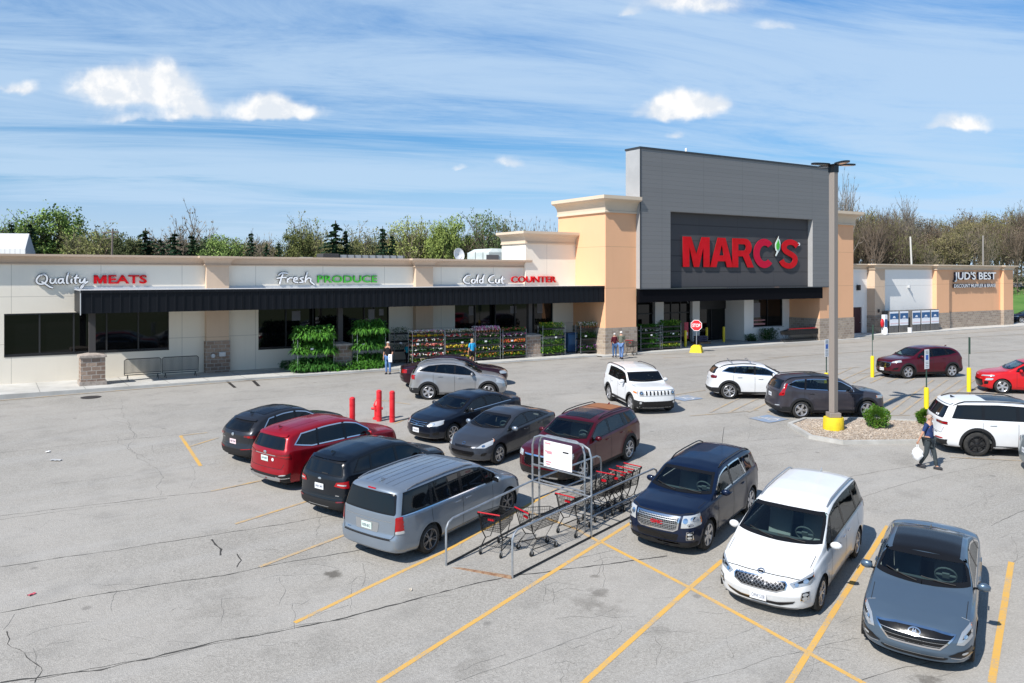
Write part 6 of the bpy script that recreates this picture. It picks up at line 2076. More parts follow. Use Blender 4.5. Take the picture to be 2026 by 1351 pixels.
mb = MB(); mb.box(17.95, 21.55, 3.14, 3.17, 1.12, 3.4); vw = bp('vestibule_window', mb, M_SHOPG)
mb = MB()
for x in (17.98, 19.75, 21.52): mb.box(x - .03, x + .03, 3.06, 3.138, 1.12, 3.4)
mb.box(17.95, 21.55, 3.06, 3.137, 1.12, 1.18); bp('window_frame', mb, M_FRAME, vw)
mb = MB(); mb.box(18.1, 19.5, 3.126, 3.134, 1.28, 1.42); mb.box(18.1, 19.5, 3.126, 3.134, 1.62, 1.70); bp('window_poster', mb, mat('red_white_poster', (.55, .25, .25), .6))
mb = MB(); mb.box(18.1, 18.9, 3.126, 3.134, 1.9, 3.1); bp('window_poster', mb, PST)
mb = MB(); mb.box(17.85, 21.65, 2.94, 2.998, 1.05, 1.11); bp('window_sill', mb, M_FLASH)

# ---- lettering, part of the shop
def txt(t, u0, u1, z0, z1, v, d, m, bold, name='sign_lettering'):
 return fit_text(t, u0, u1, z0, z1, v, d, m, shop, name, bold)
RS = [M_REDF, M_REDS]
txt('EATS', -29.66, -27.85, 4.93, 5.38, WV, .12, [M_REDF, M_REDF], .02)
txt('PRODUCE', -18.66, -14.92, 4.93, 5.36, WV, .12, [M_GRNF, M_GRNS], .010)
txt('COUNTER', -5.40, -1.72, 4.87, 5.30, 3.345, .12, [M_REDF, M_REDF], .010)

def stroke(mb, pts, w, y0, y1, closed=False):
 """a ribbon letter stroke in the xz plane"""
 P = [Vector(p) for p in pts]
 # smooth with catmull-rom
 Q = []
 n = len(P)
 for i in range(n - 1):
  a, b, c_, d = P[max(i - 1, 0)], P[i], P[i + 1], P[min(i + 2, n - 1)]
  for k in range(4):
   t = k / 4
   Q.append(.5 * ((2 * b) + (c_ - a) * t + (2 * a - 5 * b + 4 * c_ - d) * t * t + (3 * b - a - 3 * c_ + d) * t ** 3))
 Q.append(P[-1])
 L_ = []; R_ = []
 for i, p in enumerate(Q):
  d = (Q[min(i + 1, len(Q) - 1)] - Q[max(i - 1, 0)])
  if d.length < 1e-6: d = Vector((1, 0))
  d.normalize(); nn = Vector((-d.y, d.x)) * w / 2
  L_.append(p + nn); R_.append(p - nn)
 k = len(Q)
 vs = [(p.x, y0, p.y) for p in L_] + [(p.x, y0, p.y) for p in R_] + [(p.x, y1, p.y) for p in L_] + [(p.x, y1, p.y) for p in R_]
 fs = []
 for i in range(k - 1):
  fs += [(i, i + 1, k + i + 1, k + i), (2 * k + i, 3 * k + i, 3 * k + i + 1, 2 * k + i + 1), (i, 2 * k + i, 2 * k + i + 1, i + 1), (k + i, k + i + 1, 3 * k + i + 1, 3 * k + i)]
 fs += [(0, k, 3 * k, 2 * k), (k - 1, 3 * k - 1, 4 * k - 1, 2 * k - 1)][:1]
 mb.add(vs, fs)

def script_word(strokes, u0, u1, z0, z1, v, w=.075):
 xs_ = [p[0] for s_ in strokes for p in s_]; zs_ = [p[1] for s_ in strokes for p in s_]
 a, b, c_, d = min(xs_), max(xs_), min(zs_), max(zs_)
 f = lambda p: (u0 + (p[0] - a) / (b - a) * (u1 - u0), z0 + (p[1] - c_) / (d - c_) * (z1 - z0))
 mb = MB()
 for i, s_ in enumerate(strokes): stroke(mb, [f(p) for p in s_], w, v - .15 - .002 * (i % 3), v - .07)
 bp('script_lettering', mb, M_WHTF)
 mb = MB()
 for i, s_ in enumerate(strokes): stroke(mb, [f(p) for p in s_], w * 1.75, v - .068 - .001 * (i % 3), v - .03)
 bp('script_lettering_back', mb, M_FRAME)
Qy = [[(1.5, 2.9), (.6, 2.6), (0, 1.7), (.3, 1.0), (1.2, .9), (1.9, 1.6), (1.8, 2.5), (1.2, 2.8), (.7, 2.5)], [(.9, 1.4), (1.6, .9), (2.4, .3), (3.0, .1)],
  [(2.6, 2.0), (2.5, 1.3), (2.9, 1.0), (3.4, 1.4), (3.5, 2.0)], [(3.5, 2.0), (3.5, 1.2), (3.8, 1.0)], [(4.9, 1.9), (4.3, 1.9), (4.0, 1.4), (4.3, 1.0), (4.8, 1.4), (4.9, 2.0)], [(4.9, 2.0), (4.9, 1.2), (5.2, 1.0)],
  [(5.9, 3.2), (5.6, 2.0), (5.6, 1.1), (5.9, 1.0)], [(6.5, 1.9), (6.4, 1.3), (6.6, 1.0)], [(6.55, 2.35), (6.62, 2.45)], [(7.5, 2.8), (7.2, 1.8), (7.2, 1.1), (7.5, 1.0)], [(6.9, 2.1), (7.9, 2.15)],
  [(8.1, 1.9), (8.0, 1.3), (8.4, 1.1), (8.8, 1.5), (9.0, 2.0)], [(9.0, 2.0), (8.9, 1.0), (8.5, .2), (8.2, .0), (8.6, .6), (9.6, 1.4)]]
script_word(Qy, -32.85, -30.60, 4.72, 5.50, WV)
Fr = [[(.3, 2.6), (.9, 3.1), (2.0, 3.0)], [(1.1, 2.9), (.8, 2.0), (.6, 1.0), (.5, .6)], [(0, 1.9), (.9, 2.1), (1.7, 2.1)], [(1.9, 1.9), (1.9, 1.0)], [(1.9, 1.5), (2.3, 2.0), (2.8, 2.0)],
  [(3.0, 1.5), (3.6, 1.7), (3.5, 2.1), (3.1, 1.9), (3.1, 1.2), (3.8, 1.0)], [(4.8, 2.1), (4.2, 1.9), (4.5, 1.5), (4.7, 1.1), (4.0, 1.0)], [(5.5, 3.3), (5.2, 2.0), (5.1, 1.0)], [(5.2, 1.5), (5.7, 2.0), (6.1, 1.8), (6.1, 1.2), (6.8, .5)]]
script_word(Fr, -21.05, -18.85, 4.82, 5.55, WV)
Cc_ = [[(1.4, 2.9), (.6, 2.7), (0, 1.8), (.3, 1.1), (1.2, 1.0)], [(1.9, 1.9), (1.6, 1.5), (1.8, 1.0), (2.3, 1.2), (2.3, 1.8), (1.9, 1.9)], [(3.0, 3.0), (2.8, 2.0), (2.8, 1.0)], [(3.9, 1.8), (3.4, 1.8), (3.3, 1.2), (3.7, 1.0), (4.0, 1.4)], [(4.3, 3.0), (4.0, 2.0), (4.0, 1.0)],
  [(6.4, 2.8), (5.7, 2.5), (5.3, 1.7), (5.6, 1.1), (6.4, 1.1)], [(6.8, 1.9), (6.8, 1.2), (7.2, 1.0), (7.5, 1.4), (7.6, 1.9)], [(7.6, 1.9), (7.6, 1.0)], [(8.3, 2.5), (8.1, 1.6), (8.2, 1.0), (8.5, 1.0)], [(7.9, 1.9), (8.7, 1.95)]]
script_word(Cc_, -8.90, -5.80, 4.85, 5.42, WV)

# big sign letters on the sign panel
PV = .06
def sign_poly(polys, u0, u1, z0, z1, m1=None, v=PV, d=.13, name='sign_letter'):
 """polys: list of (outline, [holes]) in a unit box"""
 for col, front, depth, lab in ((M_REDS, v - d + .02, d - .04, 'b'), (m1 or M_REDF, v - d, .02, 'f')):
  cu = bpy.data.curves.new('c', 'CURVE'); cu.dimensions = '2D'; cu.fill_mode = 'BOTH'; cu.extrude = depth / 2
  for out, holes in polys:
   for lp in [out] + holes:
    sp = cu.splines.new('POLY'); sp.points.add(len(lp) - 1); sp.use_cyclic_u = True
    for i, p in enumerate(lp): sp.points[i].co = (u0 + p[0] * (u1 - u0), z0 + p[1] * (z1 - z0), 0, 1)
  o = bpy.data.objects.new('c', cu); COL.objects.link(o)
  dg = bpy.context.evaluated_depsgraph_get(); dg.update()
  me = bpy.data.meshes.new_from_object(o.evaluated_get(dg)); bpy.data.objects.remove(o)
  for w_ in me.vertices: w_.co = (w_.co.x, front + depth / 2 - w_.co.z, w_.co.y)
  me.materials.clear(); me.materials.append(col)
  if lab == 'b': base = link(name, me, shop); base.name = name
  else: link('letter_face', me, base)
LM = [([(0, 0), (0, 1), (.30, 1), (.50, .42), (.70, 1), (1, 1), (1, 0), (.76, 0), (.76, .66), (.60, 0), (.40, 0), (.24, .66), (.24, 0)], [])]
LA = [([(0, 0), (.33, 1), (.67, 1), (1, 0), (.73, 0), (.67, .20), (.33, .20), (.27, 0)], [[(.40, .40), (.60, .40), (.50, .76)]])]
def arc(cx, cy, rx, ry, a0, a1, n=12): return [(cx + rx * math.cos(R(a0 + (a1 - a0) * i / n)), cy + ry * math.sin(R(a0 + (a1 - a0) * i / n))) for i in range(n + 1)]
LR = [([(0, 0), (0, 1)] + [(.5, 1)] + arc(.60, .70, .33, .30, 90, -55, 10) + [(1.03, 0), (.72, 0), (.50, .38), (.28, .38), (.28, 0)], [[(.28, .58), (.28, .80), (.52, .80)] + arc(.54, .69, .11, .11, 90, -90, 8) + [(.5, .58)]])]
LC = [(arc(.54, .5, .54, .52, 42, 318, 26) + arc(.56, .5, .26, .28, 310, 50, 20), [])]
def s_shape():
 # thick S from a centre line
 cl = [(.90, .78), (.78, .88), (.58, .93), (.36, .90), (.22, .78), (.26, .63), (.44, .54), (.62, .47), (.78, .36), (.76, .19), (.60, .08), (.38, .07), (.18, .14), (.08, .26)]
 P = [Vector(p) for p in cl]; Q = []
 for i in range(len(P) - 1):
  a, b, c_, d = P[max(i - 1, 0)], P[i], P[i + 1], P[min(i + 2, len(P) - 1)]
  for k in range(3):
   t = k / 3; Q.append(.5 * ((2 * b) + (c_ - a) * t + (2 * a - 5 * b + 4 * c_ - d) * t * t + (3 * b - a - 3 * c_ + d) * t ** 3))
 Q.append(P[-1]); l = []; r = []
 for i, p in enumerate(Q):
  d = (Q[min(i + 1, len(Q) - 1)] - Q[max(i - 1, 0)]).normalized(); n_ = Vector((-d.y * 1.15, d.x * .85)) * .115
  l.append(tuple(p + n_)); r.append(tuple(p - n_))
 return [(l + r[::-1], [])]
sign_poly(LM, -30.34, -29.75, 4.94, 5.37, M_REDF, WV, .12)
z0, z1 = 5.97, 8.15
def su(x): return u_at(x, PV - .12)
for poly, xa, xb, mm in ((LM, 1351, 1404, None), (LA, 1405, 1450, None), (LR, 1449, 1490, None), (LC, 1491, 1530, mat('red_pink_face', (.55, .003, .035), .5, spec=.2)), (s_shape(), 1543, 1581, None)):
 sign_poly(poly, su(xa), su(xb), z0, z1, mm)
leaf = arc(.62, .62, .36, .36, 80, -70, 10) + [(.62, .22), (.30, .0), (.16, .04), (.40, .26)] + arc(.50, .56, .36, .34, 230, 150, 8) + [(.36, .84), (.72, 1.12)]
sign_poly([(leaf, [])], su(1531), su(1543.5), 6.85, 8.28, M_LEAFW, PV, .17, 'sign_leaf')
leaf2 = [(.5 + (x - .5) * .62, .56 + (y - .56) * .66) for x, y in leaf if y > .2]
sign_poly([(leaf2, [])], su(1531), su(1543.5), 6.85, 8.28, M_GRNF, PV - .18, .03, 'leaf_face')
sign_poly([(arc(.5, .5, .5, .5, 0, 342, 18), [arc(.5, .5, .26, .26, 0, 342, 18)])], su(1578.5), su(1583.5), 7.72, 7.98, M_WHTF, PV, .10, 'registered_mark')

# ---- the muffler shop at the end
jud = bthing('muffler_shop', 'low shop wing with orange and white bays and JUD\'S BEST letters', 'shop building', loc=(0, 0, 0))
def jp(name, mb, m, par=None, sm=False, **k): return mb.build(name, m, par or jud, sm, **k)
v0 = 3.0
ux = lambda x, v=v0: u_at(x, v)
Ja, Jb, Jc, Jd, Je, Jf = ux(1728, 2.7), ux(1748, 2.7), ux(1850.5, 2.7), ux(1875, 2.7), ux(1983, 2.7), ux(2001.5, 2.7)
mb = MB(); mb.box(Jb, Jc, v0, v0 + .4, 0, 5.95); jp('white_wall', mb, M_WALLW)
mb = MB(); mb.box(26.87, Ja, 3.35, 3.7, 2.45, 5.95); du0, du1 = u_at(1688, 3.35), u_at(1705.5, 3.35)
mb.box(du1, Ja, 3.35, 3.7, 0, 2.45); mb.box(26.87, du0, 3.35, 3.7, 0, 2.45)
jp('connecting_wall', mb, M_WALLW)
mb = MB(); mb.box(du0, du1, 3.46, 3.5, 0, 2.45); dr = jp('service_door', mb, mat('dark_red_door', (.05, .012, .014), .6)); mb = MB(); mb.box(du1 - .25, du1 - .1, 3.40, 3.458, 1.0, 1.06); jp('handle', mb, M_SILV, dr)
for a, b, m1 in ((Ja, Jb, M_TAN), (Jc, Jd, M_ORG), (Je, Jf, M_ORG)):
 mb = MB(); mb.box(a, b, 2.55, 3.72, 1.66, 5.95); q_ = jp('pilaster', mb, m1)
 mb = MB(); mb.box(a - .04, b + .04, 2.50, 3.72, -.05, 1.66); jp('stone_base', mb, M_STONEL, q_)
mb = MB(); mb.box(Jd, Je, v0 - .1, v0 + .4, 1.66, 5.95); jp('orange_wall', mb, M_ORG)
mb = MB(); mb.box(Jd + .04, Je - .04, v0 - .18, v0 + .4, -.05, 1.66); jp('stone_base', mb, M_STONEL)
mb = MB(); sweep(mb, [(26.87, 3.35), (Ja - .03, 3.35), (Ja - .03, 2.52), (Jb + .03, 2.52), (Jb + .03, v0), (Jc - .03, v0), (Jc - .03, 2.52), (Jd + .03, 2.52), (Jd + .03, v0 - .1), (Je - .03, v0 - .1), (Je - .03, 2.52), (Jf + .03, 2.52), (Jf + .03, 14)], cornice_prof(5.92, 6.42, .38))
jp('cornice', mb, M_CORNL, sm=True, angle=30)
mb = MB(); mb.box(Jf - .4, Jf, 3.05, 14, 0, 5.95); mb.box(26.9, Jf - .05, 3.3, 14, 5.6, 5.7); mb.box(26.9, Jf, 14, 14.3, 0, 6.2); jp('side_wall', mb, M_WALLW)
ja, jb = u_at(1887, 2.75), u_at(1969, 2.75)
fit_text("JUD'S BEST", ja, jb, 4.70, 5.72, 2.86, .20, [M_WHTF, M_NAVYS], jud, 'sign_lettering', .018)
fit_text("DISCOUNT MUFFLER & BRAKE", ja, jb, 4.12, 4.48, 2.86, .16, [M_WHTF, M_NAVYS], jud, 'sign_lettering', .012)
mb = MB(); mb.box(u_at(1695, 3.3), u_at(1699, 3.3), 3.05, 3.345, 4.0, 4.5, bev=.05); jp('wall_lamp', mb, M_FRAME)
mb = MB(); mb.box(ux(1795), ux(1797), v0 - .25, v0 - .003, 4.15, 4.40, bev=.03); mb.tube([(ux(1797), v0 - .1, 4.15), (ux(1799), v0 - .3, 3.85)], .04, 6); jp('wall_camera', mb, M_FLASH)
mb = MB(); mb.box(u_at(1737, 2.5), u_at(1739, 2.5), 2.40, 2.498, 1.95, 2.25); jp('electric_box', mb, M_POST)
mb = MB(); mb.box(26.855, 27.15, 1.6, 1.9, 7.6, 7.8, bev=.03); bp('tower_floodlight', mb, M_WHTF)
mb = MB(); mb.tube([(Jd + .09, v0 - .16, .1), (Jd + .09, v0 - .16, 5.9)], .035, 6); jp('downpipe', mb, M_TAN)

# ---- things on the roof
def U(x, v): return u_at(x, v)
t_ = bthing('rooftop_air_handler', 'big white air handling unit on the flat roof beside the dish', 'air unit')
a, b = U(930, 16), U(1036, 13)
mb = MB(); mb.box(a, b, 13, 16.5, 5.62, 7.25, bev=.05); mb.add([(a + .05, 13.02, 7.24), (b - .05, 13.02, 7.24), (b - .05, 16.4, 7.24), (a + .05, 16.4, 7.24), (a + .5, 13.3, 7.52), (b - .05, 13.3, 7.52), (b - .05, 16.2, 7.52), (a + .5, 16.2, 7.52)], [(0, 1, 5, 4), (1, 2, 6, 5), (2, 3, 7, 6), (3, 0, 4, 7), (4, 5, 6, 7)])
M_AHU = mat('pale_painted_steel', (.52, .58, .56), .6, fn=fn_mottle((.44, .50, .48, 1), (.62, .66, .64, 1), 1.1))
mb.build('casing', M_AHU, t_)
mb = MB(); mb.box(U(962, 13), U(986, 13), 12.95, 12.998, 6.2, 7.0); mb.build('louvre', mat('dark_louvre', (.14, .13, .13), .7), t_)
mb = MB()
for x in (940, 955, 1000, 1018): mb.box(U(x, 13), U(x, 13) + .03, 12.97, 12.999, 5.7, 7.2)
mb.build('panel_joint', M_POST, t_)
t_ = bthing('satellite_dish', 'round white satellite dish on the flat roof', 'satellite dish')
c_ = U(908, 9)
mb = MB(); Mx = Matrix.Translation((c_, 9, 6.86)) @ Matrix.Rotation(R(78), 4, 'X') @ Matrix.Rotation(R(12), 4, 'Y')
mb.lathe([(.001, -.10), (.2, -.085), (.38, -.04), (.49, .02), (.49, .04), (.37, -.015), (.001, -.08)], 24, Mx, cap=False); mb.build('dish', M_WHTF, t_, True)
mb = MB(); mb.tube([(c_, 9.1, 5.62), (c_, 9.1, 6.9)], .04, 6); mb.tube([(c_, 9.0, 6.4), (c_, 8.5, 6.7)], .015, 5); mb.build('mast', M_SILV, t_)
t_ = bthing('roof_duct', 'long low grey metal duct on the flat roof', 'duct')
a, b = U(638, 11), U(800, 11)
mb = MB(); mb.box(a + 1.2, b, 11, 12.5, 5.7, 6.78)
mb.build('casing', M_GREYS, t_)
mb = MB()
for i in range(10): x = a + 1.2 + (b - a - 1.3) * i / 9; mb.box(x, x + .05, 10.96, 10.998, 5.7, 6.78)
mb.build('seam', M_POST, t_)
mb = MB(); mb.box(a, a + 1.15, 10.9, 12.2, 5.7, 6.85, bev=.03); mb.build('hood', M_POST, t_)
for x0, x1, zt, lab in ((515, 561, 6.45, 'low flat roof hood with a dark grille, between tree tops and cornice'), (593, 621, 6.52, 'short round topped roof vent behind the cornice'), (797, 818, 6.5, 'small green grey roof box near the second cornice break')):
 a, b = U(x0, 8), U(x1, 8)
 t_ = bthing('roof_vent', lab, 'roof vent')
 mb = MB(); mb.box(a + .15, b - .15, 8.1, 9, 5.62, zt - .12); mb.build('curb', M_AHU, t_)
 mb = MB(); mb.box(a, b, 8, 9.1, zt - .14, zt, bev=.05); mb.build('hood', M_AHU, t_)

# ---- shed far behind on the left
t_ = thing('metal_shed', 'white metal shed roof showing above the cornice', 'shed', (0, 0, 0))
def far(x, y, d): return ((x - 1013) / 1620 * d, d, CAM_H - (y - 545) / 1620 * d)
mb = MB(); p = [far(-30, 461, 92), far(58, 462, 92), far(50, 492, 84), far(-30, 493, 84)]
mb.face(p); r1 = far(62, 499, 92)
b1 = far(58, 462, 92); mb.face([p[3], p[2], (p[2][0], p[2][1], 0), (p[3][0], p[3][1], 0)])
def fn_corr(t, b):
 x, y, z = t.sep(t.coord('Object')); fr = t.math('FRACT', t.math('MULTIPLY', x, 1.9))
 t.l.new(t.mix(t.math('MULTIPLY', t.math('LESS_THAN', fr, .25), .35), (.66, .66, .66, 1), (.3, .3, .3, 1)), b.inputs['Base Color'])
o = mb.build('roof', mat('corrugated_white_roof', (.66, .66, .66), .6, fn=fn_corr), t_)
mb = MB(); mb.face([p[1], p[2], (p[2][0], 84, 0), (-58.2, 100, 0), (-58.2, 100, p[2][2])]); mb.build('gable_wall', mat('bluish_grey_wall', (.35, .37, .40), .8), t_)  # gable wall in one even bluish grey
# ------------------------------------------------------------------ street furniture
M_POLE = mat('bronze_pole', (.27, .23, .20), .5, .1)
M_YCONC = mat('yellow_painted_concrete', (.78, .58, .01), .7, fn=fn_mottle((.80, .60, .012, 1), (.62, .44, .02, 1), 2.5, 5, .2))
M_YPOST = mat('yellow_plastic_sleeve', (.80, .62, .015), .45)
M_GPOST = mat('green_sign_post', (.035, .075, .055), .6)
M_GALV = mat('galvanised_steel', (.42, .44, .46), .38, .75, fn=fn_mottle((.36, .38, .40, 1), (.52, .54, .56, 1), 5))
M_RUST = mat('rusty_steel', (.24, .12, .06), .85, fn=fn_mottle((.20, .09, .045, 1), (.36, .24, .15, 1), 9))
M_REDP = mat('red_paint', (.62, .012, .022), .4, fn=fn_mottle((.58, .010, .018, 1), (.68, .03, .04, 1), 3))
M_REDH = mat('red_cart_plastic', (.42, .006, .015), .45, spec=.3)
M_WIRE = mat('black_cart_wire', (.02, .02, .021), .45, .4)
M_BSTEEL = mat('black_painted_steel', (.025, .025, .025), .5)

c = gp(1649, 853)
t_ = thing('street_lamp', 'tall bronze street lamp with four flat heads on a yellow concrete base', 'street lamp', c)
zt = CAM_H - (326 - 545) / 1620 * c.y - c.z
mb = MB(); mb.lathe([(.36, 0), (.37, .06), (.36, .48), (.34, .52), (.001, .52)], 28); mb.build('concrete_base', M_YCONC, t_, True)
mb = MB(); mb.box(-.21, .21, -.21, .21, .52, .70, bev=.02); mb.build('base_cover', M_POLE, t_)
mb = MB(); mb.box(-.115, .115, -.115, .115, .70, zt, Matrix.Rotation(TH, 4, 'Z'), bev=.015); mb.build('pole', M_POLE, t_)
mb = MB(); mb.box(-.13, .13, -.13, .13, zt - .28, zt + .02, Matrix.Rotation(TH, 4, 'Z')); mb.build('pole_cap', M_BLACK, t_)
for k in range(4):
 a = R(12 + 90 * k)
 Mx = Matrix.Rotation(a, 4, 'Z') @ Matrix.Translation((0, 0, zt)) @ Matrix.Rotation(R(-1), 4, 'Y')
 mb = MB(); n = 14
 top = [(.16 + .36 * (1 - math.cos(math.pi * i / n)), .17 * math.sin(math.pi * i / n) ** .6) for i in range(n + 1)]
 poly = top + [(x, -y) for x, y in top[1:-1]][::-1]
 mb.prism(poly[::-1], -.02, .035, Mx); mb.box(.05, .3, -.04, .04, -.03, .0, Mx); h = mb.build('lamp_head', M_BLACK, t_)
 mb = MB(); mb.box(.35, .72, -.10, .10, -.032, -.021, Mx); mb.build('light_panel', M_LAMPW, h)

# red bollards and the hydrant
c0 = gp(776, 835)
for (x, y, lab) in ((776, 835, 'red bollard nearest the dark blue sedan, tallest of three'), (750, 833, 'red bollard in front of the fire hydrant'), (697, 850, 'red bollard behind the bright red SUV, off the yellow corner')):
 c = gp(x, y)
 t_ = thing('bollard', lab, 'bollard', c, 0, 'red bollards around the hydrant')
 mb = MB(); mb.lathe([(.105, 0), (.105, 1.12), (.10, 1.17), (.06, 1.21), (.001, 1.22)], 20); mb.build('sleeve', M_REDP, t_, True)
 mb = MB()
 for z in (.2, .9, 1.12): mb.lathe([(.112, z), (.112, z + .02)], 20, cap=False)
 mb.build('sleeve_rib', M_REDP, t_)
c = gp(746, 829)
t_ = thing('fire_hydrant', 'red fire hydrant half hidden behind a red bollard', 'fire hydrant', c)
mb = MB(); mb.lathe([(.17, 0), (.17, .06), (.11, .08), (.11, .5), (.15, .52), (.15, .56), (.12, .60), (.09, .70), (.03, .76), (.03, .80), (.001, .80)], 18); mb.build('barrel', M_REDP, t_, True)
for a in (0, 180, 260):
 mb = MB(); Mx = Matrix.Rotation(R(a), 4, 'Z') @ Matrix.Translation((.09, 0, .42)) @ Matrix.Rotation(R(90), 4, 'Y'); mb.lathe([(.06, 0), (.06, .10), (.045, .14), (.001, .14)], 12, Mx); mb.build('outlet', M_REDP, t_, True)

# yellow bollards at the doors
for (x, y, lab) in ((1432, 673, 'yellow bollard beside the vestibule wall'), (1398, 666, 'yellow bollard in the middle of the dark entrance'), (1356, 677, 'yellow bollard next to the end flower rack and the red poster')):
 v_ = 1.7 if x < 1360 else 3.2; c = B(u_at(x, v_), v_); t_ = thing('bollard', lab, 'bollard', (c.x, c.y, .04), 0, 'yellow bollards at the entrance')
 mb = MB(); mb.lathe([(.10, 0), (.10, 1.15), (.08, 1.22), (.001, 1.24)], 16); mb.build('sleeve', M_YPOST, t_, True)

# stop sign on a yellow block
c = gp(1378, 697)
t_ = thing('stop_sign', 'red octagonal stop sign standing in a yellow concrete block', 'sign', c, TH - .95)
mb = MB(); mb.add([(-.42, -.42, 0), (.42, -.42, 0), (.42, .42, 0), (-.42, .42, 0), (-.33, -.33, .42), (.33, -.33, .42), (.33, .33, .42), (-.33, .33, .42), (-.2, -.2, .52), (.2, -.2, .52), (.2, .2, .52), (-.2, .2, .52)],
     [(0, 1, 5, 4), (1, 2, 6, 5), (2, 3, 7, 6), (3, 0, 4, 7), (4, 5, 9, 8), (5, 6, 10, 9), (6, 7, 11, 10), (7, 4, 8, 11), (8, 9, 10, 11)]); mb.build('block_base', M_YCONC, t_)
mb = MB(); mb.tube([(0, 0, .5), (0, 0, 2.15)], .03, 8); mb.build('post', M_GALV, t_)
pz = CAM_H - (643.5 - 545) / 1620 * c.y - c.z
def octa(r): return [(r * math.cos(R(22.5 + 45 * i)), r * math.sin(R(22.5 + 45 * i))) for i in range(8)]
Mx = Matrix.Translation((0, -.05, pz)) @ Matrix.Rotation(R(90), 4, 'X')
mb = MB(); mb.prism(octa(.41), 0, .008, Mx); f_ = mb.build('sign_face', M_WHTF, t_)
mb = MB(); mb.prism(octa(.375), .009, .012, Mx); mb.build('red_field', M_REDP, f_)
o = fit_text('STOP', -.27, .27, pz - .12, pz + .12, -.063, .004, M_WHTF, f_, 'sign_lettering', .02)

# accessible parking sign posts
M_SBLUE = mat('sign_blue', (.03, .13, .50), .5)
for (x, y, top, face, lab) in ((1635, 787, 671, 1, 'white and blue accessible sign on a green post behind the street lamp'), (1726, 746, 643, 0, 'thin green sign post in a yellow sleeve, nose side of the wine red SUV'),
        (1833, 822, 691, 1, 'white and blue accessible sign on a green post behind the long white SUV'), (1917, 775, 667, 0, 'green backed sign in a yellow sleeve by the bright red hatchback')):
 c = gp(x, y); h = CAM_H - (top - 545) / 1620 * c.y - c.z
 vd = math.atan2(c.x, c.y)
 yaw = -vd + (R(62) if face else R(-116))       # the plates stand turned well away from the camera
 if not face: yaw = -vd + R(102)
 t_ = thing('sign_post', lab, 'sign', c, yaw, 'sign posts of the accessible bays')
 mb = MB(); mb.lathe([(.095, 0), (.095, 1.05), (.08, 1.12), (.001, 1.13)], 16); mb.build('yellow_sleeve', M_YPOST, t_, True)
 mb = MB(); mb.box(-.03, .03, -.012, .012, 1.0, h); mb.build('post', M_GPOST, t_)
 mb = MB(); mb.box(-.17, .17, -.022, -.014, h - .78, h, bev=.003); pf_ = mb.build('sign_plate', M_WHTF if face else M_GPOST, t_)
 if face:
  mb = MB(); mb.box(-.10, .10, -.026, -.0235, h - .42, h - .22); mb.build('blue_field', M_SBLUE, pf_)
  mb = MB()
  for q in range(7): zz = h - .06 - q * .105 - (0 if q < 2 else .04); 
  for zz in (h - .06, h - .11, h - .16, h - .50, h - .56, h - .64, h - .70): mb.box(-.11, .11, -.026, -.0235, zz - .012, zz)
  mb.build('lettering_lines', M_GPOST, pf_)
 else:
  mb = MB(); mb.box(-.172, .172, -.030, -.0245, h - .78, h); mb.build('sign_back', M_GPOST, pf_)

# crowd barriers by the windows
for k, (xa, xb, lab) in enumerate(((246, 320, 'black steel crowd barrier next to the first stone pier'), (321, 394, 'black steel crowd barrier closer to the stone based pilaster'))):
 v_ = 2.15; ua, ub_ = u_at(xa, v_), u_at(xb, v_)
 t_ = bthing('crowd_barrier', lab, 'barrier', 'two black crowd barriers', loc=(ua, v_, SH))
 L_ = ub_ - ua - .04
 mb = MB(); mb.tube([(0, 0, .25), (0, 0, .98), (.08, 0, 1.05), (L_ - .08, 0, 1.05), (L_, 0, .98), (L_, 0, .25), (0, 0, .25)], .021, 8); fr_ = mb.build('frame', M_BSTEEL, t_)
 mb = MB(); mb.tube([(0, 0, .34), (L_, 0, .34)], .015, 6)
 n = 32
 for i in range(1, n): mb.tube([(L_ * i / n, 0, .34), (L_ * i / n, 0, 1.03)], .013, 5)
 mb.build('bars', M_BSTEEL, t_)
 for q in (.15, L_ - .15):
  mb = MB(); mb.tube([(q, -.24, .01), (q, -.04, .22), (q, .04, .22), (q, .24, .01)], .016, 6); mb.build('foot', M_BSTEEL, t_)

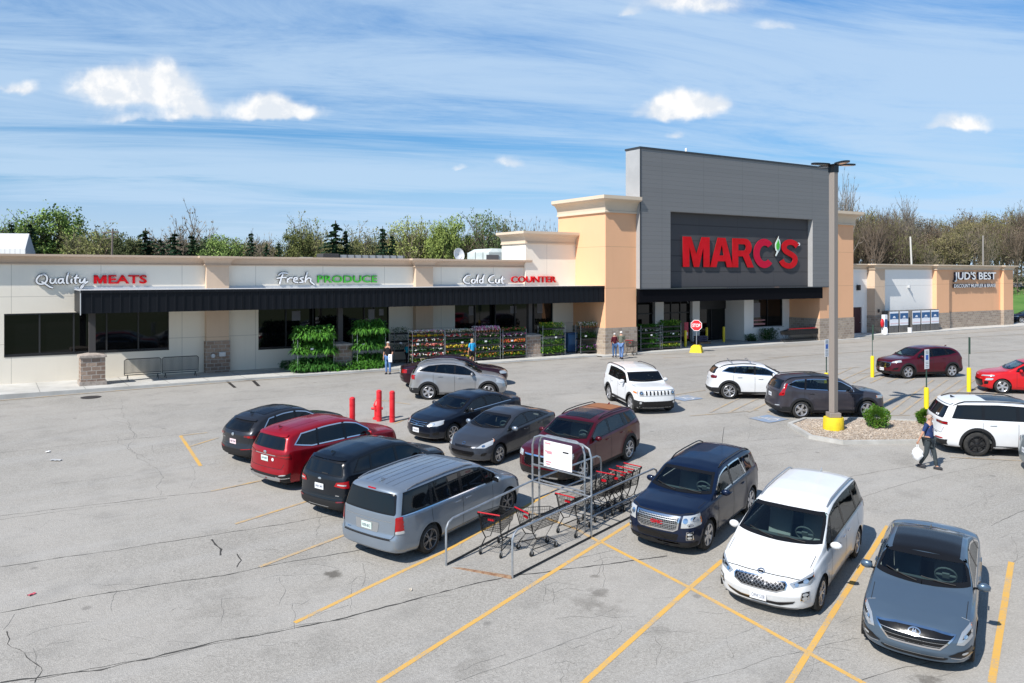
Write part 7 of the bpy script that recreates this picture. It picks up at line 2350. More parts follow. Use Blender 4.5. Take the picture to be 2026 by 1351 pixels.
# ------------------------------------------------------------------ shopping carts
WK = 1.
def make_cart(name, label, group):
 t_ = thing(name, label, 'shopping cart', (0, 0, 0), 0, group)
 def lerp(a, b, t): return tuple(a[i] + (b[i] - a[i]) * t for i in range(3))
 TB = [(-.40, .27, .99), (-.40, -.27, .99), (.50, -.20, .86), (.50, .20, .86)]
 BB = [(-.32, .22, .56), (-.32, -.22, .56), (.44, -.17, .60), (.44, .17, .60)]
 mb = MB()
 mb.tube(TB + [TB[0]], .009, 5); mb.tube(BB + [BB[0]], .007, 5)
 for i in range(4):
  a, b, c_, d = TB[i], TB[(i + 1) % 4], BB[i], BB[(i + 1) % 4]
  n = 18 if i % 2 else 11
  for k in range(1, n): mb.tube([lerp(a, b, k / n), lerp(c_, d, k / n)], .0046 * WK, 3, caps=False)
  for k in (.25, .5, .75): mb.tube([lerp(a, c_, k), lerp(b, d, k)], .0042 * WK, 3, caps=False)
  mb.tube([a, c_], .008, 4)
 for k in range(1, 10): mb.tube([lerp(BB[0], BB[1], k / 10), lerp(BB[3], BB[2], k / 10)], .0046 * WK, 3, caps=False)
 for k in range(1, 8): mb.tube([lerp(BB[0], BB[3], k / 8), lerp(BB[1], BB[2], k / 8)], .0046 * WK, 3, caps=False)
 mb.build('basket', M_WIRE, t_)
 mb = MB()
 for s_ in (1, -1):
  mb.tube([(-.46, s_ * .26, 1.0), (-.34, s_ * .24, .56), (-.20, s_ * .22, .34), (-.36, s_ * .26, .17)], .015, 6)
  mb.tube([(-.40, s_ * .27, .16), (.42, s_ * .17, .15)], .012, 6)
  mb.tube([(.30, s_ * .18, .60), (.02, s_ * .20, .30), (-.2, s_ * .22, .34)], .010, 6)
 mb.tube([(.42, -.17, .15), (.42, .17, .15)], .012, 6)
 mb.build('frame', M_WIRE, t_)
 mb = MB()
 for k in range(9): y = -.2 + .05 * k; mb.tube([(-.30, y, .20), (.40, y * .8, .18)], .004, 3, caps=False)
 mb.tube([(-.30, -.24, .20), (-.30, .24, .20)], .007, 4); mb.build('lower_rack', M_WIRE, t_)
 mb = MB(); mb.tube([(-.47, -.28, 1.02), (-.47, .28, 1.02)], .017, 10); h_ = mb.build('handle', M_REDH, t_, True)
 mb = MB()
 for s_ in (1, -1): mb.box(-.485, -.44, s_ * .28 - .015, s_ * .28 + .015, .97, 1.03, bev=.006)
 mb.build('handle_bracket', M_WIRE, h_)
 mb = MB(); mb.box(-.37, -.352, -.08, .08, .82, .88); mb.build('child_seat', M_REDH, t_)
 for x, y in ((-.38, .26), (-.38, -.26), (.40, .17), (.40, -.17)):
  mb = MB(); mb.lathe([(.001, -.016), (.06, -.016), (.064, -.008), (.064, .008), (.06, .016), (.001, .016)], 16, Matrix.Translation((x, y, .064)), axis='Y', cap=False); w_ = mb.build('caster', M_TYRE, t_)
  mb = MB(); mb.box(x - .02, x + .02, y - .022, y - .018, .06, .16); mb.box(x - .02, x + .02, y + .018, y + .022, .06, .16); mb.box(x - .025, x + .025, y - .022, y + .022, .14, .165); mb.build('caster_fork', M_GALV, w_)
 return t_

def pose_on_ground(o, x, y, deg, z=None):
 o.location = (x, y, zg(x, y) if z is None else z); sl = math.atan(zg(x, y + .5) - zg(x, y - .5)) if z is None else 0
 o.rotation_euler = (Matrix.Rotation(sl, 3, 'X') @ Matrix.Rotation(R(deg), 3, 'Z')).to_euler()

# corral, in its own frame: e along the lane, w across
FL, FR, AR = gp(882.6, 1119), gp(1013.7, 1144), gp(1170, 1063.5)
e = (AR - FR); e.z = 0; dA = e.length; e.normalize(); wv_ = Vector((-e.y, e.x, 0)); CW = (FL - FR).dot(wv_)
ang = math.degrees(math.atan2(e.y, e.x))
LEN = dA * 2.05
CWA = CW * 1.20
def wid(s_): return CW + (CWA - CW) * min(1, s_ / dA)
SKEW = (FL - FR).dot(e)
def cor(s_, w_, z): p = FR + e * (s_ + SKEW * w_ / CW * max(0, 1 - s_ / dA)) + wv_ * w_; return Vector((p.x, p.y, zg(p.x, p.y) + z))
t_ = thing('cart_corral', 'galvanised tube cart corral with a white sign in its tall middle frame', 'cart corral', (0, 0, 0))
for k_ in (0, 1):
 w_ = CWA * k_; w0_ = CW * k_
 mb = MB()
 mb.tube([cor(0, w0_, .0), cor(0, w0_, .82), cor(.06, w0_, .94), cor(.18, w0_, 1.0), cor(dA, w_, 1.0), cor(LEN - .2, w_, 1.0), cor(LEN - .05, w_, .93), cor(LEN, w_, .8), cor(LEN, w_, 0)], .026, 8); mb.build('top_rail', M_GALV, t_, True)
 mb = MB(); mb.tube([cor(.02, w0_, .03), cor(dA, w_, .03), cor(LEN, w_, .03)], .020, 6); mb.build('ground_rail', M_BSTEEL, t_)
 mb = MB(); mb.tube([cor(dA, w_, .50), cor(LEN, w_, .50)], .022, 6); mb.build('middle_rail', M_GALV, t_)
mb = MB(); mb.box(-.045, .045, 0, (FL - FR).length, 0, .04, Matrix.Translation(cor(0, 0, .0)) @ Matrix.Rotation(math.atan2((FL - FR).y, (FL - FR).x) - math.pi / 2, 4, 'Z')); mb.build('threshold_bar', M_RUST, t_)
ZT = 2.2
for s_, wa, wb_, zt_ in ((dA, 0, CWA, ZT), (dA + .20, .34, CWA - .06, ZT - .03)):
 mb = MB()
 mb.tube([cor(s_, wa, 0), cor(s_, wa, zt_ - .28), cor(s_, wa + .07, zt_ - .08), cor(s_, wa + .26, zt_), cor(s_, wb_ - .26, zt_), cor(s_, wb_ - .07, zt_ - .08), cor(s_, wb_, zt_ - .28), cor(s_, wb_, 0)], .026, 8); fr_ = mb.build('sign_frame', M_GALV, t_, True)
 mb = MB(); mb.tube([cor(s_, wa, 1.42), cor(s_, wb_, 1.42)], .022, 6); mb.tube([cor(s_, wa, .98), cor(s_, wb_, .98)], .022, 6); mb.build('cross_bar', M_GALV, fr_)
sg_ = dA - .035
P1, P2 = CWA * .30, CWA * .78
def sbox(mb, s0, s1, w0, w1, z0, z1):
 q = [cor(sg_ + s_, w_, z) for s_ in (s0, s1) for w_ in (w0, w1) for z in (z0, z1)]
 mb.add(q, [(0, 1, 3, 2), (4, 6, 7, 5), (0, 4, 5, 1), (2, 3, 7, 6), (0, 2, 6, 4), (1, 5, 7, 3)])
mb = MB(); sbox(mb, -.006, 0, P1, P2, 1.47, 2.12); sp_ = mb.build('corral_sign', mat('white_sign_board', (.80, .79, .80), .5), t_)
M_PINKT = mat('faded_red_print', (.62, .28, .32), .6)
mb = MB()
for z0_, w0_, w1_ in ((2.04, P2 - .22, P2 - .04), (1.84, P2 - .26, P2 - .04), (1.80, P2 - .26, P2 - .10), (1.58, P2 - .24, P2 - .06), (1.52, P2 - .20, P2 - .08)):
 sbox(mb, -.012, -.008, w0_, w1_, z0_, z0_ + .035)
mb.build('faded_print', M_PINKT, sp_)
mb = MB(); sbox(mb, -.012, -.008, P1 + .10, P1 + .28, 1.90, 1.935); mb.build('dark_slot', M_BLACK, sp_)

first = make_cart('shopping_cart', 'black wire cart with red handle at the open mouth of the corral', 'carts in the corral')
C1 = gp(960, 1103); pose_on_ground(first, C1.x + .28, C1.y + .42, ang + 16)
def cart(x, y, deg, label, group, z=None):
 c_ = copy_tree(first); c_['label'] = label; c_['group'] = group; pose_on_ground(c_, x, y, deg, z); return c_
C2 = gp(1040, 1108)
cart(C2.x + .30, C2.y + .62, ang - 14, 'black wire cart standing askew behind the first one in the corral', 'carts in the corral')
p = cor(dA + .10, CW * .36, 0); cart(p.x, p.y, ang + 3, 'wire cart under the white corral sign', 'carts in the corral')
labs = ['first of the carts nested at the deep end, next to the sign frame', 'second of the carts nested at the deep end of the corral', 'third of the carts nested at the deep end of the corral', 'last of the carts nested at the deep end of the corral']
for k in range(4):
 p = cor(dA + 1.25 + .36 * k, CW * .40 + (.10 if k == 0 else 0), 0); cart(p.x, p.y, ang + 180 + (6 if k == 0 else 1), labs[k], 'carts in the corral')
WK = 2.6
row_first = make_cart('shopping_cart', 'black cart with red handle nested in the long row before the vestibule', 'nested carts at the shop entrance')
for k in range(20):
 c_ = row_first if k == 0 else copy_tree(row_first)
 p = B(18.7 + .30 * k, .35); pose_on_ground(c_, p.x, p.y, math.degrees(TH) + 180, .05)

p = gp(1246, 703); cart(p.x + .2, p.y + .3, math.degrees(TH) + 25, 'brown looking cart pushed by the couple beside the stone tower base', 'carts in use', zg(p.x, p.y))

# ------------------------------------------------------------------ plants on racks
def leaf_mesh(name, rr, box, nleaf, size, flowers=None, nflower=0, arch=0., mats_=None, hang=0.):
 """box: x0,x1,y0,y1,z0,z1; leaves as bent blades, flowers as little tufts"""
 vs = []; fs = []; mi = []
 x0, x1, y0, y1, z0, z1 = box
 if arch > .25:      # fountains of long blades, one per pot
  pots = [(x0 + .1 + (x1 - x0 - .2) * (i + rr.uniform(-.25, .25)) / max(1, int((x1 - x0) / .24)), y0 + (y1 - y0) * rr.choice((.12, .5, .85)), rr.uniform(.75, 1.2)) for i in range(int((x1 - x0) / .24) + 1) for _ in range(3)]
  for i in range(nleaf):
   px_, py_, k_ = rr.choice(pots); a = rr.uniform(0, 6.283); el_ = rr.uniform(.35, 1.35); L_ = size * rr.uniform(.9, 1.9) * k_
   d = Vector((math.cos(a) * math.cos(el_), math.sin(a) * math.cos(el_), math.sin(el_))); n = Vector((-math.sin(a), math.cos(a), 0)) * size * rr.uniform(.07, .13)
   p = Vector((px_ + rr.gauss(0, .03), py_, z0 + rr.uniform(0, .12))); b = len(vs); rowp = []
   for q in range(4):
    t = q / 3; c_ = p + d * L_ * t - Vector((0, 0, L_ * .75 * t * t)); w_ = n * (1, 1.25, .9, .05)[q]; vs += [c_ + w_, c_ - w_]
   m_ = rr.choice((0, 0, 1))
   for q in range(3): fs.append((b + 2 * q, b + 2 * q + 1, b + 2 * q + 3, b + 2 * q + 2)); mi.append(m_)
  nleaf //= 3; size *= .6
 for i in range(nleaf):
  x, y, z = rr.uniform(x0, x1), rr.uniform(y0, y1), rr.uniform(z0, z1)
  a = rr.uniform(0, 6.283); s_ = size * rr.uniform(.6, 1.4); el_ = rr.uniform(-.3, 1.1)
  d = Vector((math.cos(a) * math.cos(el_), math.sin(a) * math.cos(el_), math.sin(el_))); n = Vector((-math.sin(a), math.cos(a), 0)) * s_ * rr.uniform(.12, .22)
  p = Vector((x, y, z)); b = len(vs)
  q = p + d * s_ * .55; r_ = q + d * s_ * .5 - Vector((0, 0, s_ * (.25 + arch)))
  vs += [p, q + n, q - n, r_]; fs += [(b, b + 1, b + 2), (b + 1, b + 3, b + 2)]; mi += [rr.choice((0, 0, 1))] * 2
 for i in range(nflower):
  x, y, z = rr.uniform(x0, x1), rr.uniform(y0 - .03, y1), rr.uniform(z0 + (z1 - z0) * .35, z1 + size * .35)
  s_ = size * rr.uniform(.22, .40); b = len(vs); m_ = 2 + rr.randrange(flowers)
  vs += [Vector((x + s_, y, z)), Vector((x - s_, y, z)), Vector((x, y + s_, z)), Vector((x, y - s_, z)), Vector((x, y, z + s_)), Vector((x, y, z - s_))]
  fs += [(b, b + 2, b + 4), (b + 2, b + 1, b + 4), (b + 1, b + 3, b + 4), (b + 3, b, b + 4), (b, b + 3, b + 5), (b + 3, b + 1, b + 5)]; mi += [m_] * 6
 return rawmesh(name, [tuple(v) for v in vs], fs, mats_, False, mi)
G1 = mat('leaf_mid_green', (.06, .20, .02), .55, fn=fn_leaf((.04, .14, .012), (.08, .235, .025), (.14, .33, .05)))
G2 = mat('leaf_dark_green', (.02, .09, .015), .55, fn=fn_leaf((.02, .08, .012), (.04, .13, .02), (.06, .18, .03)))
G3 = mat('leaf_lime', (.25, .42, .05), .55, fn=fn_leaf((.20, .38, .04), (.30, .46, .06), (.40, .55, .10)))
FLC = {'red': (.55, .02, .03), 'yellow': (.75, .55, .03), 'white': (.78, .76, .72), 'pink': (.70, .22, .42), 'orange': (.70, .18, .03), 'purple': (.28, .05, .32), 'cream': (.66, .52, .40), 'coral': (.68, .14, .12), 'magenta': (.55, .05, .25)}
FM = {k: mat('petal_' + k, v, .6) for k, v in FLC.items()}
M_TRAY = mat('black_tray', (.02, .02, .02), .6)
M_POT = mat('terracotta_pot', (.42, .16, .08), .7)
rk = random.Random(11)
ORD = ['top', 'second', 'third', 'fourth', 'fifth', 'sixth', 'bottom']

def rack(xa, xb, top, levels, desc, v=.50, dp=.52, rows=None, size=.11, leafy=0, zb=None):
 ua, ub_ = u_at(xa, v), u_at(xb, v); L_ = ub_ - ua
 d = B((ua + ub_) / 2, v).y; h = CAM_H - (top - 545) / 1620 * d - SH
 rt = bthing('plant_rack', desc[0], 'plant rack', 'plant trolleys along the shop front', loc=(ua, v, zb if zb is not None else SH))
 for x in (.02, L_ - .02):
  for y in (-.03, dp):
   mb = MB(); mb.tube([(x, y, .06), (x, y, h + .04)], .014, 5); mb.build('post', M_GALV, rt)
 mb = MB()
 for x in (.06, L_ - .06):
  for y in (.03, dp - .03): mb.lathe([(.001, -.02), (.055, -.02), (.055, .02), (.001, .02)], 10, Matrix.Translation((x, y, .055)), axis='Y', cap=False)
 mb.build('caster', M_BSTEEL, rt)
 n = len(levels)
 z0_ = .14
 mb = MB(); q_ = .25 + .5 * rk.random() * L_; mb.box(q_, q_ + .16, -.075, -.07, h * .60, h * .60 + .10); mb.build('price_card', M_WHTF, rt)
 for k in range(n):
  z = z0_ + (h - z0_ - .12) * (n - 1 - k) / max(n - 1, 1) - (.06 if k == 0 else 0)
  mb = MB(); mb.box(.01, L_ - .01, -.012, dp + .01, z - .03, z); mb.build('shelf', M_POST, rt)
  sp = levels[k]
  if sp is None: continue
  gap = (h - z0_) / max(n - 1, 1)
  cols = sp.get('f', ()); hh = sp.get('h', gap * .62)
  mats_ = [sp.get('g', G1), sp.get('g2', G2)] + [FM[c_] for c_ in cols]
  ex = sp.get('ex', .0)
  me = leaf_mesh('foliage', rk, (.03 - ex, L_ - .03 + ex, .0 - ex, dp, .05, max(.08, hh)), int(sp.get('n', 330) * 1.7 * L_ / 1.3), sp.get('s', size * 1.15), len(cols), int(sp.get('nf', 110) * L_ / 1.3) if cols else 0, sp.get('arch', 0), mats_)
  word = sp.get('w', 'green plants')
  tr = bthing('plant_tray', '%s on %s shelf of %s' % (word, 'bottom' if k == n - 1 else ORD[k], desc[1]), 'plant tray', 'trays of plants on the racks', loc=(ua, v, (zb if zb is not None else SH) + z + .004))
  link('foliage', me, tr)
  mb = MB(); npots = max(2, int(L_ / .2))
  if sp.get('pot'):
   for i in range(npots): mb.lathe([(.05, 0), (.075, .13), (.001, .13)], 8, Matrix.Translation((.1 + (L_ - .2) * i / (npots - 1), .12, 0)))
   mb.build('pot', M_POT, tr)
  else:
   mb.box(.03, L_ - .03, .01, dp - .01, 0, .06); mb.build('tray', M_TRAY, tr)
 return rt
gA = dict(g=G1, g2=G2, n=1700, s=.36, arch=.40, ex=.03, w='long arching leaves')
rack(588, 661, 662, [dict(gA, h=.60), dict(gA, h=.62), dict(gA, h=.56, g=G2)], ('metal rack bursting with big leaves between the shop window and the second pier', 'leafy rack before the second pier'), v=.45, dp=.7)
rack(706, 763, 652, [dict(gA, h=.66), dict(gA, h=.70, g=G2, g2=G1), dict(gA, h=.62)], ('metal rack overflowing with ferny leaves just past the second pier', 'leafy rack past the second pier'), v=.60, dp=.7)
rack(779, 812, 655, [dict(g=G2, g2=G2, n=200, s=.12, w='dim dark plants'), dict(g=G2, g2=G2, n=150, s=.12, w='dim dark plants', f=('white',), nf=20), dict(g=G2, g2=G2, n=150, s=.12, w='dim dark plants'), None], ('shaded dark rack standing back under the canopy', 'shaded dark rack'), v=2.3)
fl = lambda w, *c_, **k: dict(dict(f=c_, w=w, n=260, nf=230, g=G1, g2=G2), **k)
rack(815, 879, 655, [fl('cream and dusty pink flowers', 'cream', 'cream', 'white', 'pink', nf=330), fl('bright yellow flowers', 'yellow', 'yellow', 'yellow', 'red', nf=330), fl('white and red flowers', 'white', 'red', n=300), fl('coral and white flowers', 'coral', 'cream', 'coral'), fl('mixed dark foliage', 'white', nf=60, n=420), fl('scarlet and white flowers', 'red', 'white', 'red', nf=260), fl('lime leaves with few blooms', 'cream', g=G3, nf=40, n=400)],
  ('seven shelf flower rack with cream blooms on top', 'seven shelf cream topped rack'), v=.72)
rack(880, 938, 654, [fl('dusty cream flowers and leaves', 'cream', 'cream', 'white', n=380), fl('red and white flowers', 'red', 'white', 'red'), fl('olive foliage', n=480, f=(), g=G2), fl('yellow flowers with one coral clump', 'yellow', 'yellow', 'coral', nf=300), fl('orange dotted foliage', 'orange', nf=60, n=420), fl('lime yellow blooms', 'yellow', g=G3, nf=90, n=380)],
  ('six shelf flower rack hidden partly by the woman in blue', 'rack behind the woman in blue'), v=.72)
rack(940, 990, 652, [fl('white and pink spiky blooms', 'white', 'pink', 'pink', nf=330, h=.34, pot=1), fl('pale pink blooms', 'pink', 'cream', n=380, nf=90), fl('plain green leaves', n=460, f=()), fl('white daisies among leaves', 'white', 'yellow', nf=90, n=420), fl('orange tinged leaves', 'orange', g=G3, nf=60, n=420)],
  ('flower rack topped with white and pink spikes', 'pink topped rack'), v=.72)
rack(994, 1041, 652, [fl('leafy greens with red tips', 'coral', nf=50, n=480), fl('magenta flowers', 'magenta', 'purple', 'white', nf=160, g=G2), fl('orange red flowers', 'orange', 'red', 'orange', nf=260), fl('purple and white flowers', 'magenta', 'white', nf=70, n=420), fl('orange blooms with dense leaves', 'orange', 'yellow', nf=90, n=460)],
  ('flower rack touching the third pier, leafy top shelf', 'rack touching the third pier'), v=.72)
rack(1073, 1118, 645, [fl('lime green leaves', 'yellow', g=G3, g2=G1, nf=20, n=520), fl('small lime leaves', g=G3, g2=G1, f=(), n=460), fl('light green leaves', g=G1, g2=G3, f=(), n=460), dict(g=G1, g2=G3, n=900, s=.15, h=.5, w='tall bright green herbs')],
  ('green herb rack just past the third pier', 'herb rack'), v=.75)
rack(1148, 1193, 643, [fl('potted white tulips', 'white', 'white', 'cream', nf=90, n=420, h=.34, pot=1, g=G1), dict(g=G2, g2=G1, n=420, s=.14, h=.42, w='dull green foliage'), dict(g=G2, g2=G2, n=420, s=.12, h=.4, w='dark purple leaved plants', f=('purple',), nf=60)],
  ('rack of potted white tulips next to the orange tower', 'tulip rack'), v=.85)
rack(1267, 1306, 643, [fl('grey green leaves', g=G1, f=(), n=460), fl('mixed green leaves with white dots', 'white', nf=50, n=400, g=G2), fl('dense green leaves', f=(), n=460), fl('soft green leaves', f=(), n=460, g=G1), fl('lush green leaves', f=(), n=460)],
  ('green plant rack directly right of the stone tower base', 'green rack by the tower base'), v=.55, zb=.05)
rack(1309, 1347, 640, [dict(g=G1, g2=G3, n=620, s=.16, h=.42, w='tall leafy shoots'), fl('low green leaves', f=(), n=400, g=G2), fl('green leaves with price cards', 'white', nf=20, n=420), fl('dark green leaves', f=(), n=420, g=G2), fl('bright lime yellow leaves', 'yellow', g=G3, g2=G3, nf=40, n=520)],
  ('last green plant rack, nearest the stop sign', 'last green rack'), v=.55, zb=.05)
# ground foliage between the leafy racks
me = leaf_mesh('foliage', rk, (0, 2.6, 0, .5, .02, .45), 1700, .26, 0, 0, .3, [G1, G2])
t_ = bthing('potted_ferns', 'low clump of arching leaves on the sidewalk in front of the second pier', 'plants', loc=(u_at(664, .2), .2, SH)); link('foliage', me, t_)
mb = MB()
for i in range(7): mb.lathe([(.09, 0), (.12, .16), (.001, .16)], 9, Matrix.Translation((.2 + .37 * i, .3, 0)))
mb.build('pot', M_TRAY, t_)
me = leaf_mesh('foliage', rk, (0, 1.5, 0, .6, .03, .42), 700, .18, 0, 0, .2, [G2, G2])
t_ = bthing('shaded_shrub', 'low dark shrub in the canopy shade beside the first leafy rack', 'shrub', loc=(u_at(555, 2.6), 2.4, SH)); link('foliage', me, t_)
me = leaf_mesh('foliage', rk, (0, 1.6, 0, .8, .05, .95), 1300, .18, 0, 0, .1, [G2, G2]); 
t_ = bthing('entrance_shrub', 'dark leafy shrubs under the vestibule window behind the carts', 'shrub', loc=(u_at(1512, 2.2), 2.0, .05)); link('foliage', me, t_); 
me = leaf_mesh('foliage', rk, (0, 1.0, 0, .6, .05, .55), 600, .16, 0, 0, .1, [G2, G2])
t_ = bthing('entrance_planter', 'small dark plants in pots at the vestibule corner', 'planter', loc=(u_at(1480, 2.4), 2.2, .05)); link('foliage', me, t_)
mb = MB()
for x in (.2, .6, .9): mb.lathe([(.10, 0), (.14, .26), (.001, .26)], 10, Matrix.Translation((x, .3, 0)))
mb.build('pot', M_TRAY, t_)
# blue cabinet, red poster stand, bag pallet
t_ = bthing('newspaper_cabinet', 'dull blue cabinet standing between the herb rack and the tulip rack', 'cabinet', loc=(u_at(1124, 2.0), 2.0, SH))
w_ = u_at(1143, 2.0) - u_at(1124, 2.0)
mb = MB(); mb.box(0, w_, 0, .7, .05, 1.35, bev=.03); mb.build('casing', mat('dull_blue_paint', (.03, .10, .24), .5), t_); mb = MB(); mb.box(.08, w_ - .08, -.012, -.002, .55, 1.2); mb.build('door', mat('blue_door_panel', (.05, .16, .34), .4), t_)
mb = MB(); mb.box(w_ - .16, w_ - .12, -.03, -.013, .8, .95); mb.build('handle', M_SILV, t_)
t_ = bthing('poster_stand', 'narrow red poster stand behind the yellow bollard and rack', 'poster', loc=(u_at(1354, 2.4), 2.4, .05))
mb = MB(); mb.box(0, .42, 0, .03, .5, 1.75); mb.build('poster', mat('red_poster', (.42, .03, .06), .5), t_); mb = MB(); mb.box(.06, .36, -.006, -.002, .75, 1.0); mb.build('pale_panel', M_PINK, t_); mb = MB(); mb.tube([(.2, .02, 0), (.2, .02, .5)], .03, 6); mb.box(0, .4, -.15, .2, 0, .03); mb.build('foot', M_BSTEEL, t_)
t_ = bthing('bag_pallet', 'low pallet of pale purple grey bags at the doors', 'pallet', loc=(u_at(1384, 2.6), 2.6, .05))
mb = MB(); mb.box(0, 1.2, 0, .9, 0, .14); mb.build('pallet_base', M_RUST, t_)
for k in range(6):
 mb = MB(); mb.ball((.32 + .58 * (k % 2), .45, .22 + .15 * (k // 2)), .34, .42, .10, 12, 6); mb.build('bag', mat('purple_grey_bag', (.16, .14, .20), .5), t_, True)

# gas cylinder exchange lockers
M_LOCK = mat('locker_mesh', (.13, .125, .12), .6, .3, fn=fn_mottle((.07, .068, .065, 1), (.22, .21, .20, 1), 22, 2))
M_POSTR = mat('blue_ice_poster', (.02, .10, .26), .4)
M_POSTW = mat('pale_poster', (.82, .85, .90), .5)
names_ = ['leftmost', 'second', 'middle', 'fourth', 'last']
for k, (xa, xb) in enumerate(((1760, 1777.5), (1780, 1797), (1805, 1821), (1823, 1840), (1842, 1857.5))):
 v_ = 1.75; ua, ub_ = u_at(xa, v_), u_at(xb, v_); w_ = ub_ - ua
 lab = ('grey gas locker with a blue poster, nearest the red extinguisher stand', 'grey gas locker with a blue poster, left of the white bucket', 'grey gas locker with a blue poster, right of the white bucket', 'grey gas locker between the bucket side locker and the corner locker', 'grey gas locker with a blue poster, nearest the orange pilaster')[k]
 t_ = bthing('gas_locker', lab, 'locker', 'gas lockers along the white wall', loc=(ua, v_, .08))
 mb = MB(); mb.box(0, w_, 0, .7, .0, 2.02, bev=.015); mb.build('cabinet', M_LOCK, t_)
 mb = MB(); mb.box(.02, w_ - .02, -.014, -.002, .66, 1.95); pp = mb.build('poster', M_POSTW, t_)
 mb = MB(); mb.box(.05, w_ - .05, -.020, -.015, 1.24, 1.78); mb.build('poster_blue', M_POSTR, pp)
 mb = MB(); pts_ = [(w_ / 2 + .24 * math.cos(R(a)), 1.28 + .26 * math.sin(R(a))) for a in range(20, 161, 14)]
 mb.add([(p_[0], -.024, p_[1]) for p_ in pts_], [tuple(range(len(pts_)))]); mb.box(w_ * .25, w_ * .75, -.025, -.021, 1.22, 1.27); mb.build('poster_emblem', M_POSTW, pp)
 mb = MB(); mb.box(.06, w_ - .06, -.022, -.015, .80, .90); mb.build('poster_print', M_PINK, pp)
 mb = MB(); mb.box(.0, w_, -.012, -.003, .66, .70); mb.box(w_ * .5 - .012, w_ * .5 + .012, -.012, -.003, .02, .66); mb.build('door_bar', M_POST, t_)
t_ = bthing('extinguisher_stand', 'red round extinguisher shield on a white stand, left of the gas lockers', 'safety stand', loc=(u_at(1750, 1.6), 1.6, .08))
mb = MB(); mb.box(0, .45, 0, .3, 0, 1.7, bev=.02); mb.build('panel', M_POSTW, t_); mb = MB(); mb.ball((-.18, .1, .95), .22, .14, .42, 12, 8); mb.build('red_shield', M_REDP, t_, True)
mb = MB(); mb.box(.05, .4, -.012, -.002, .5, 1.3); mb.build('blue_print', M_POSTR, t_)
mb = MB(); mb.lathe([(.17, 0), (.20, .42), (.21, .44), (.001, .44)], 14); o = mb.build('bucket', M_WHTF, None, True, loc=B(u_at(1800, 1.3), 1.3, .08)); tag(o, 'white bucket standing between the second and third gas lockers', 'bucket')
mb = MB(); mb.lathe([(.19, 0), (.19, .5), (.12, .62), (.001, .64)], 14); o = mb.build('white_canister', M_WHTF, None, True, loc=B(u_at(1752, 1.0), 1.0, .08)); tag(o, 'white canister on the sidewalk below the extinguisher stand', 'canister')

# shrubs on the island
for (x, y, r_, lab) in ((1735, 850, .46, 'round green shrub on the gravel between the lamp base and the kerb end'), (1831, 843, .32, 'round green shrub half hidden behind the walking man')):
 c = gp(x, y); rr = random.Random(int(x)); vs = []; fs = []; mi = []
 for i in range(5200):
  d = Vector((rr.gauss(0, 1), rr.gauss(0, 1), rr.gauss(0, 1))).normalized()
  k = rr.uniform(.02, 1.0) ** .36 * (1 + .12 * math.sin(7 * d.x + 3 * d.z) + .1 * math.sin(9 * d.y))
  p = Vector((d.x * r_ * k, d.y * r_ * k, r_ * .86 + d.z * r_ * .9 * k)); s_ = rr.uniform(.02, .045)
  a = Vector((rr.gauss(0, 1), rr.gauss(0, 1), rr.gauss(0, 1))).normalized(); b_ = a.cross(d).normalized(); n = len(vs)
  vs += [p + d * s_ * .9, p + b_ * s_ * .5, p - b_ * s_ * .5, p - d * s_ * .5]; fs += [(n, n + 1, n + 3, n + 2)]; mi.append(rr.choice((0, 0, 1)))
 t_ = thing('shrub', lab, 'shrub', (c.x, c.y, c.z + .08), 0, 'shrubs on the island')
 GS = mat('boxwood_leaf', (.10, .22, .02), .6, fn=fn_leaf((.05, .12, .01), (.11, .20, .02), (.17, .25, .035)))
 link('crown', rawmesh('crown', [tuple(v) for v in vs], fs, [GS, G1], False, mi), t_)
 mb = MB(); mb.tube([(0, 0, 0), (.02, 0, .3)], .03, 6); mb.build('stem', M_RUST, t_)
# ------------------------------------------------------------------ people
M_SKIN = mat('skin', (.50, .27, .18), .55, spec=.3)
def cloth(name, c): return mat('cloth_' + name, c, .85, spec=.2, fn=fn_mottle((c[0] * .8, c[1] * .8, c[2] * .8, 1), (min(1, c[0] * 1.25), min(1, c[1] * 1.25), min(1, c[2] * 1.25), 1), 9, 4, .3, 30))


def skin_obj(name, verts, edges, rad, m, parent, root=0, sub=2):
 me = bpy.data.meshes.new('s'); me.from_pydata([tuple(v) for v in verts], edges, [])
 o = bpy.data.objects.new('s', me); COL.objects.link(o)
 md = o.modifiers.new('s', 'SKIN'); md.use_smooth_shade = True
 sv = me.skin_vertices[0].data if me.skin_vertices else None
 if sv is None:
  bm = bmesh.new(); bm.from_mesh(me); bm.verts.layers.skin.verify(); bm.to_mesh(me); bm.free(); sv = me.skin_vertices[0].data
 for i, r_ in enumerate(rad):
  sv[i].radius = r_ if isinstance(r_, tuple) else (r_, r_); sv[i].use_root = (i == root)
 o.modifiers.new('u', 'SUBSURF').levels = sub
 dg = bpy.context.evaluated_depsgraph_get(); dg.update()
 out = bpy.data.meshes.new_from_object(o.evaluated_get(dg)); bpy.data.objects.remove(o)
 out.materials.clear(); out.materials.append(m)
 out.polygons.foreach_set('use_smooth', [True] * len(out.polygons))
 return link(name, out, parent)


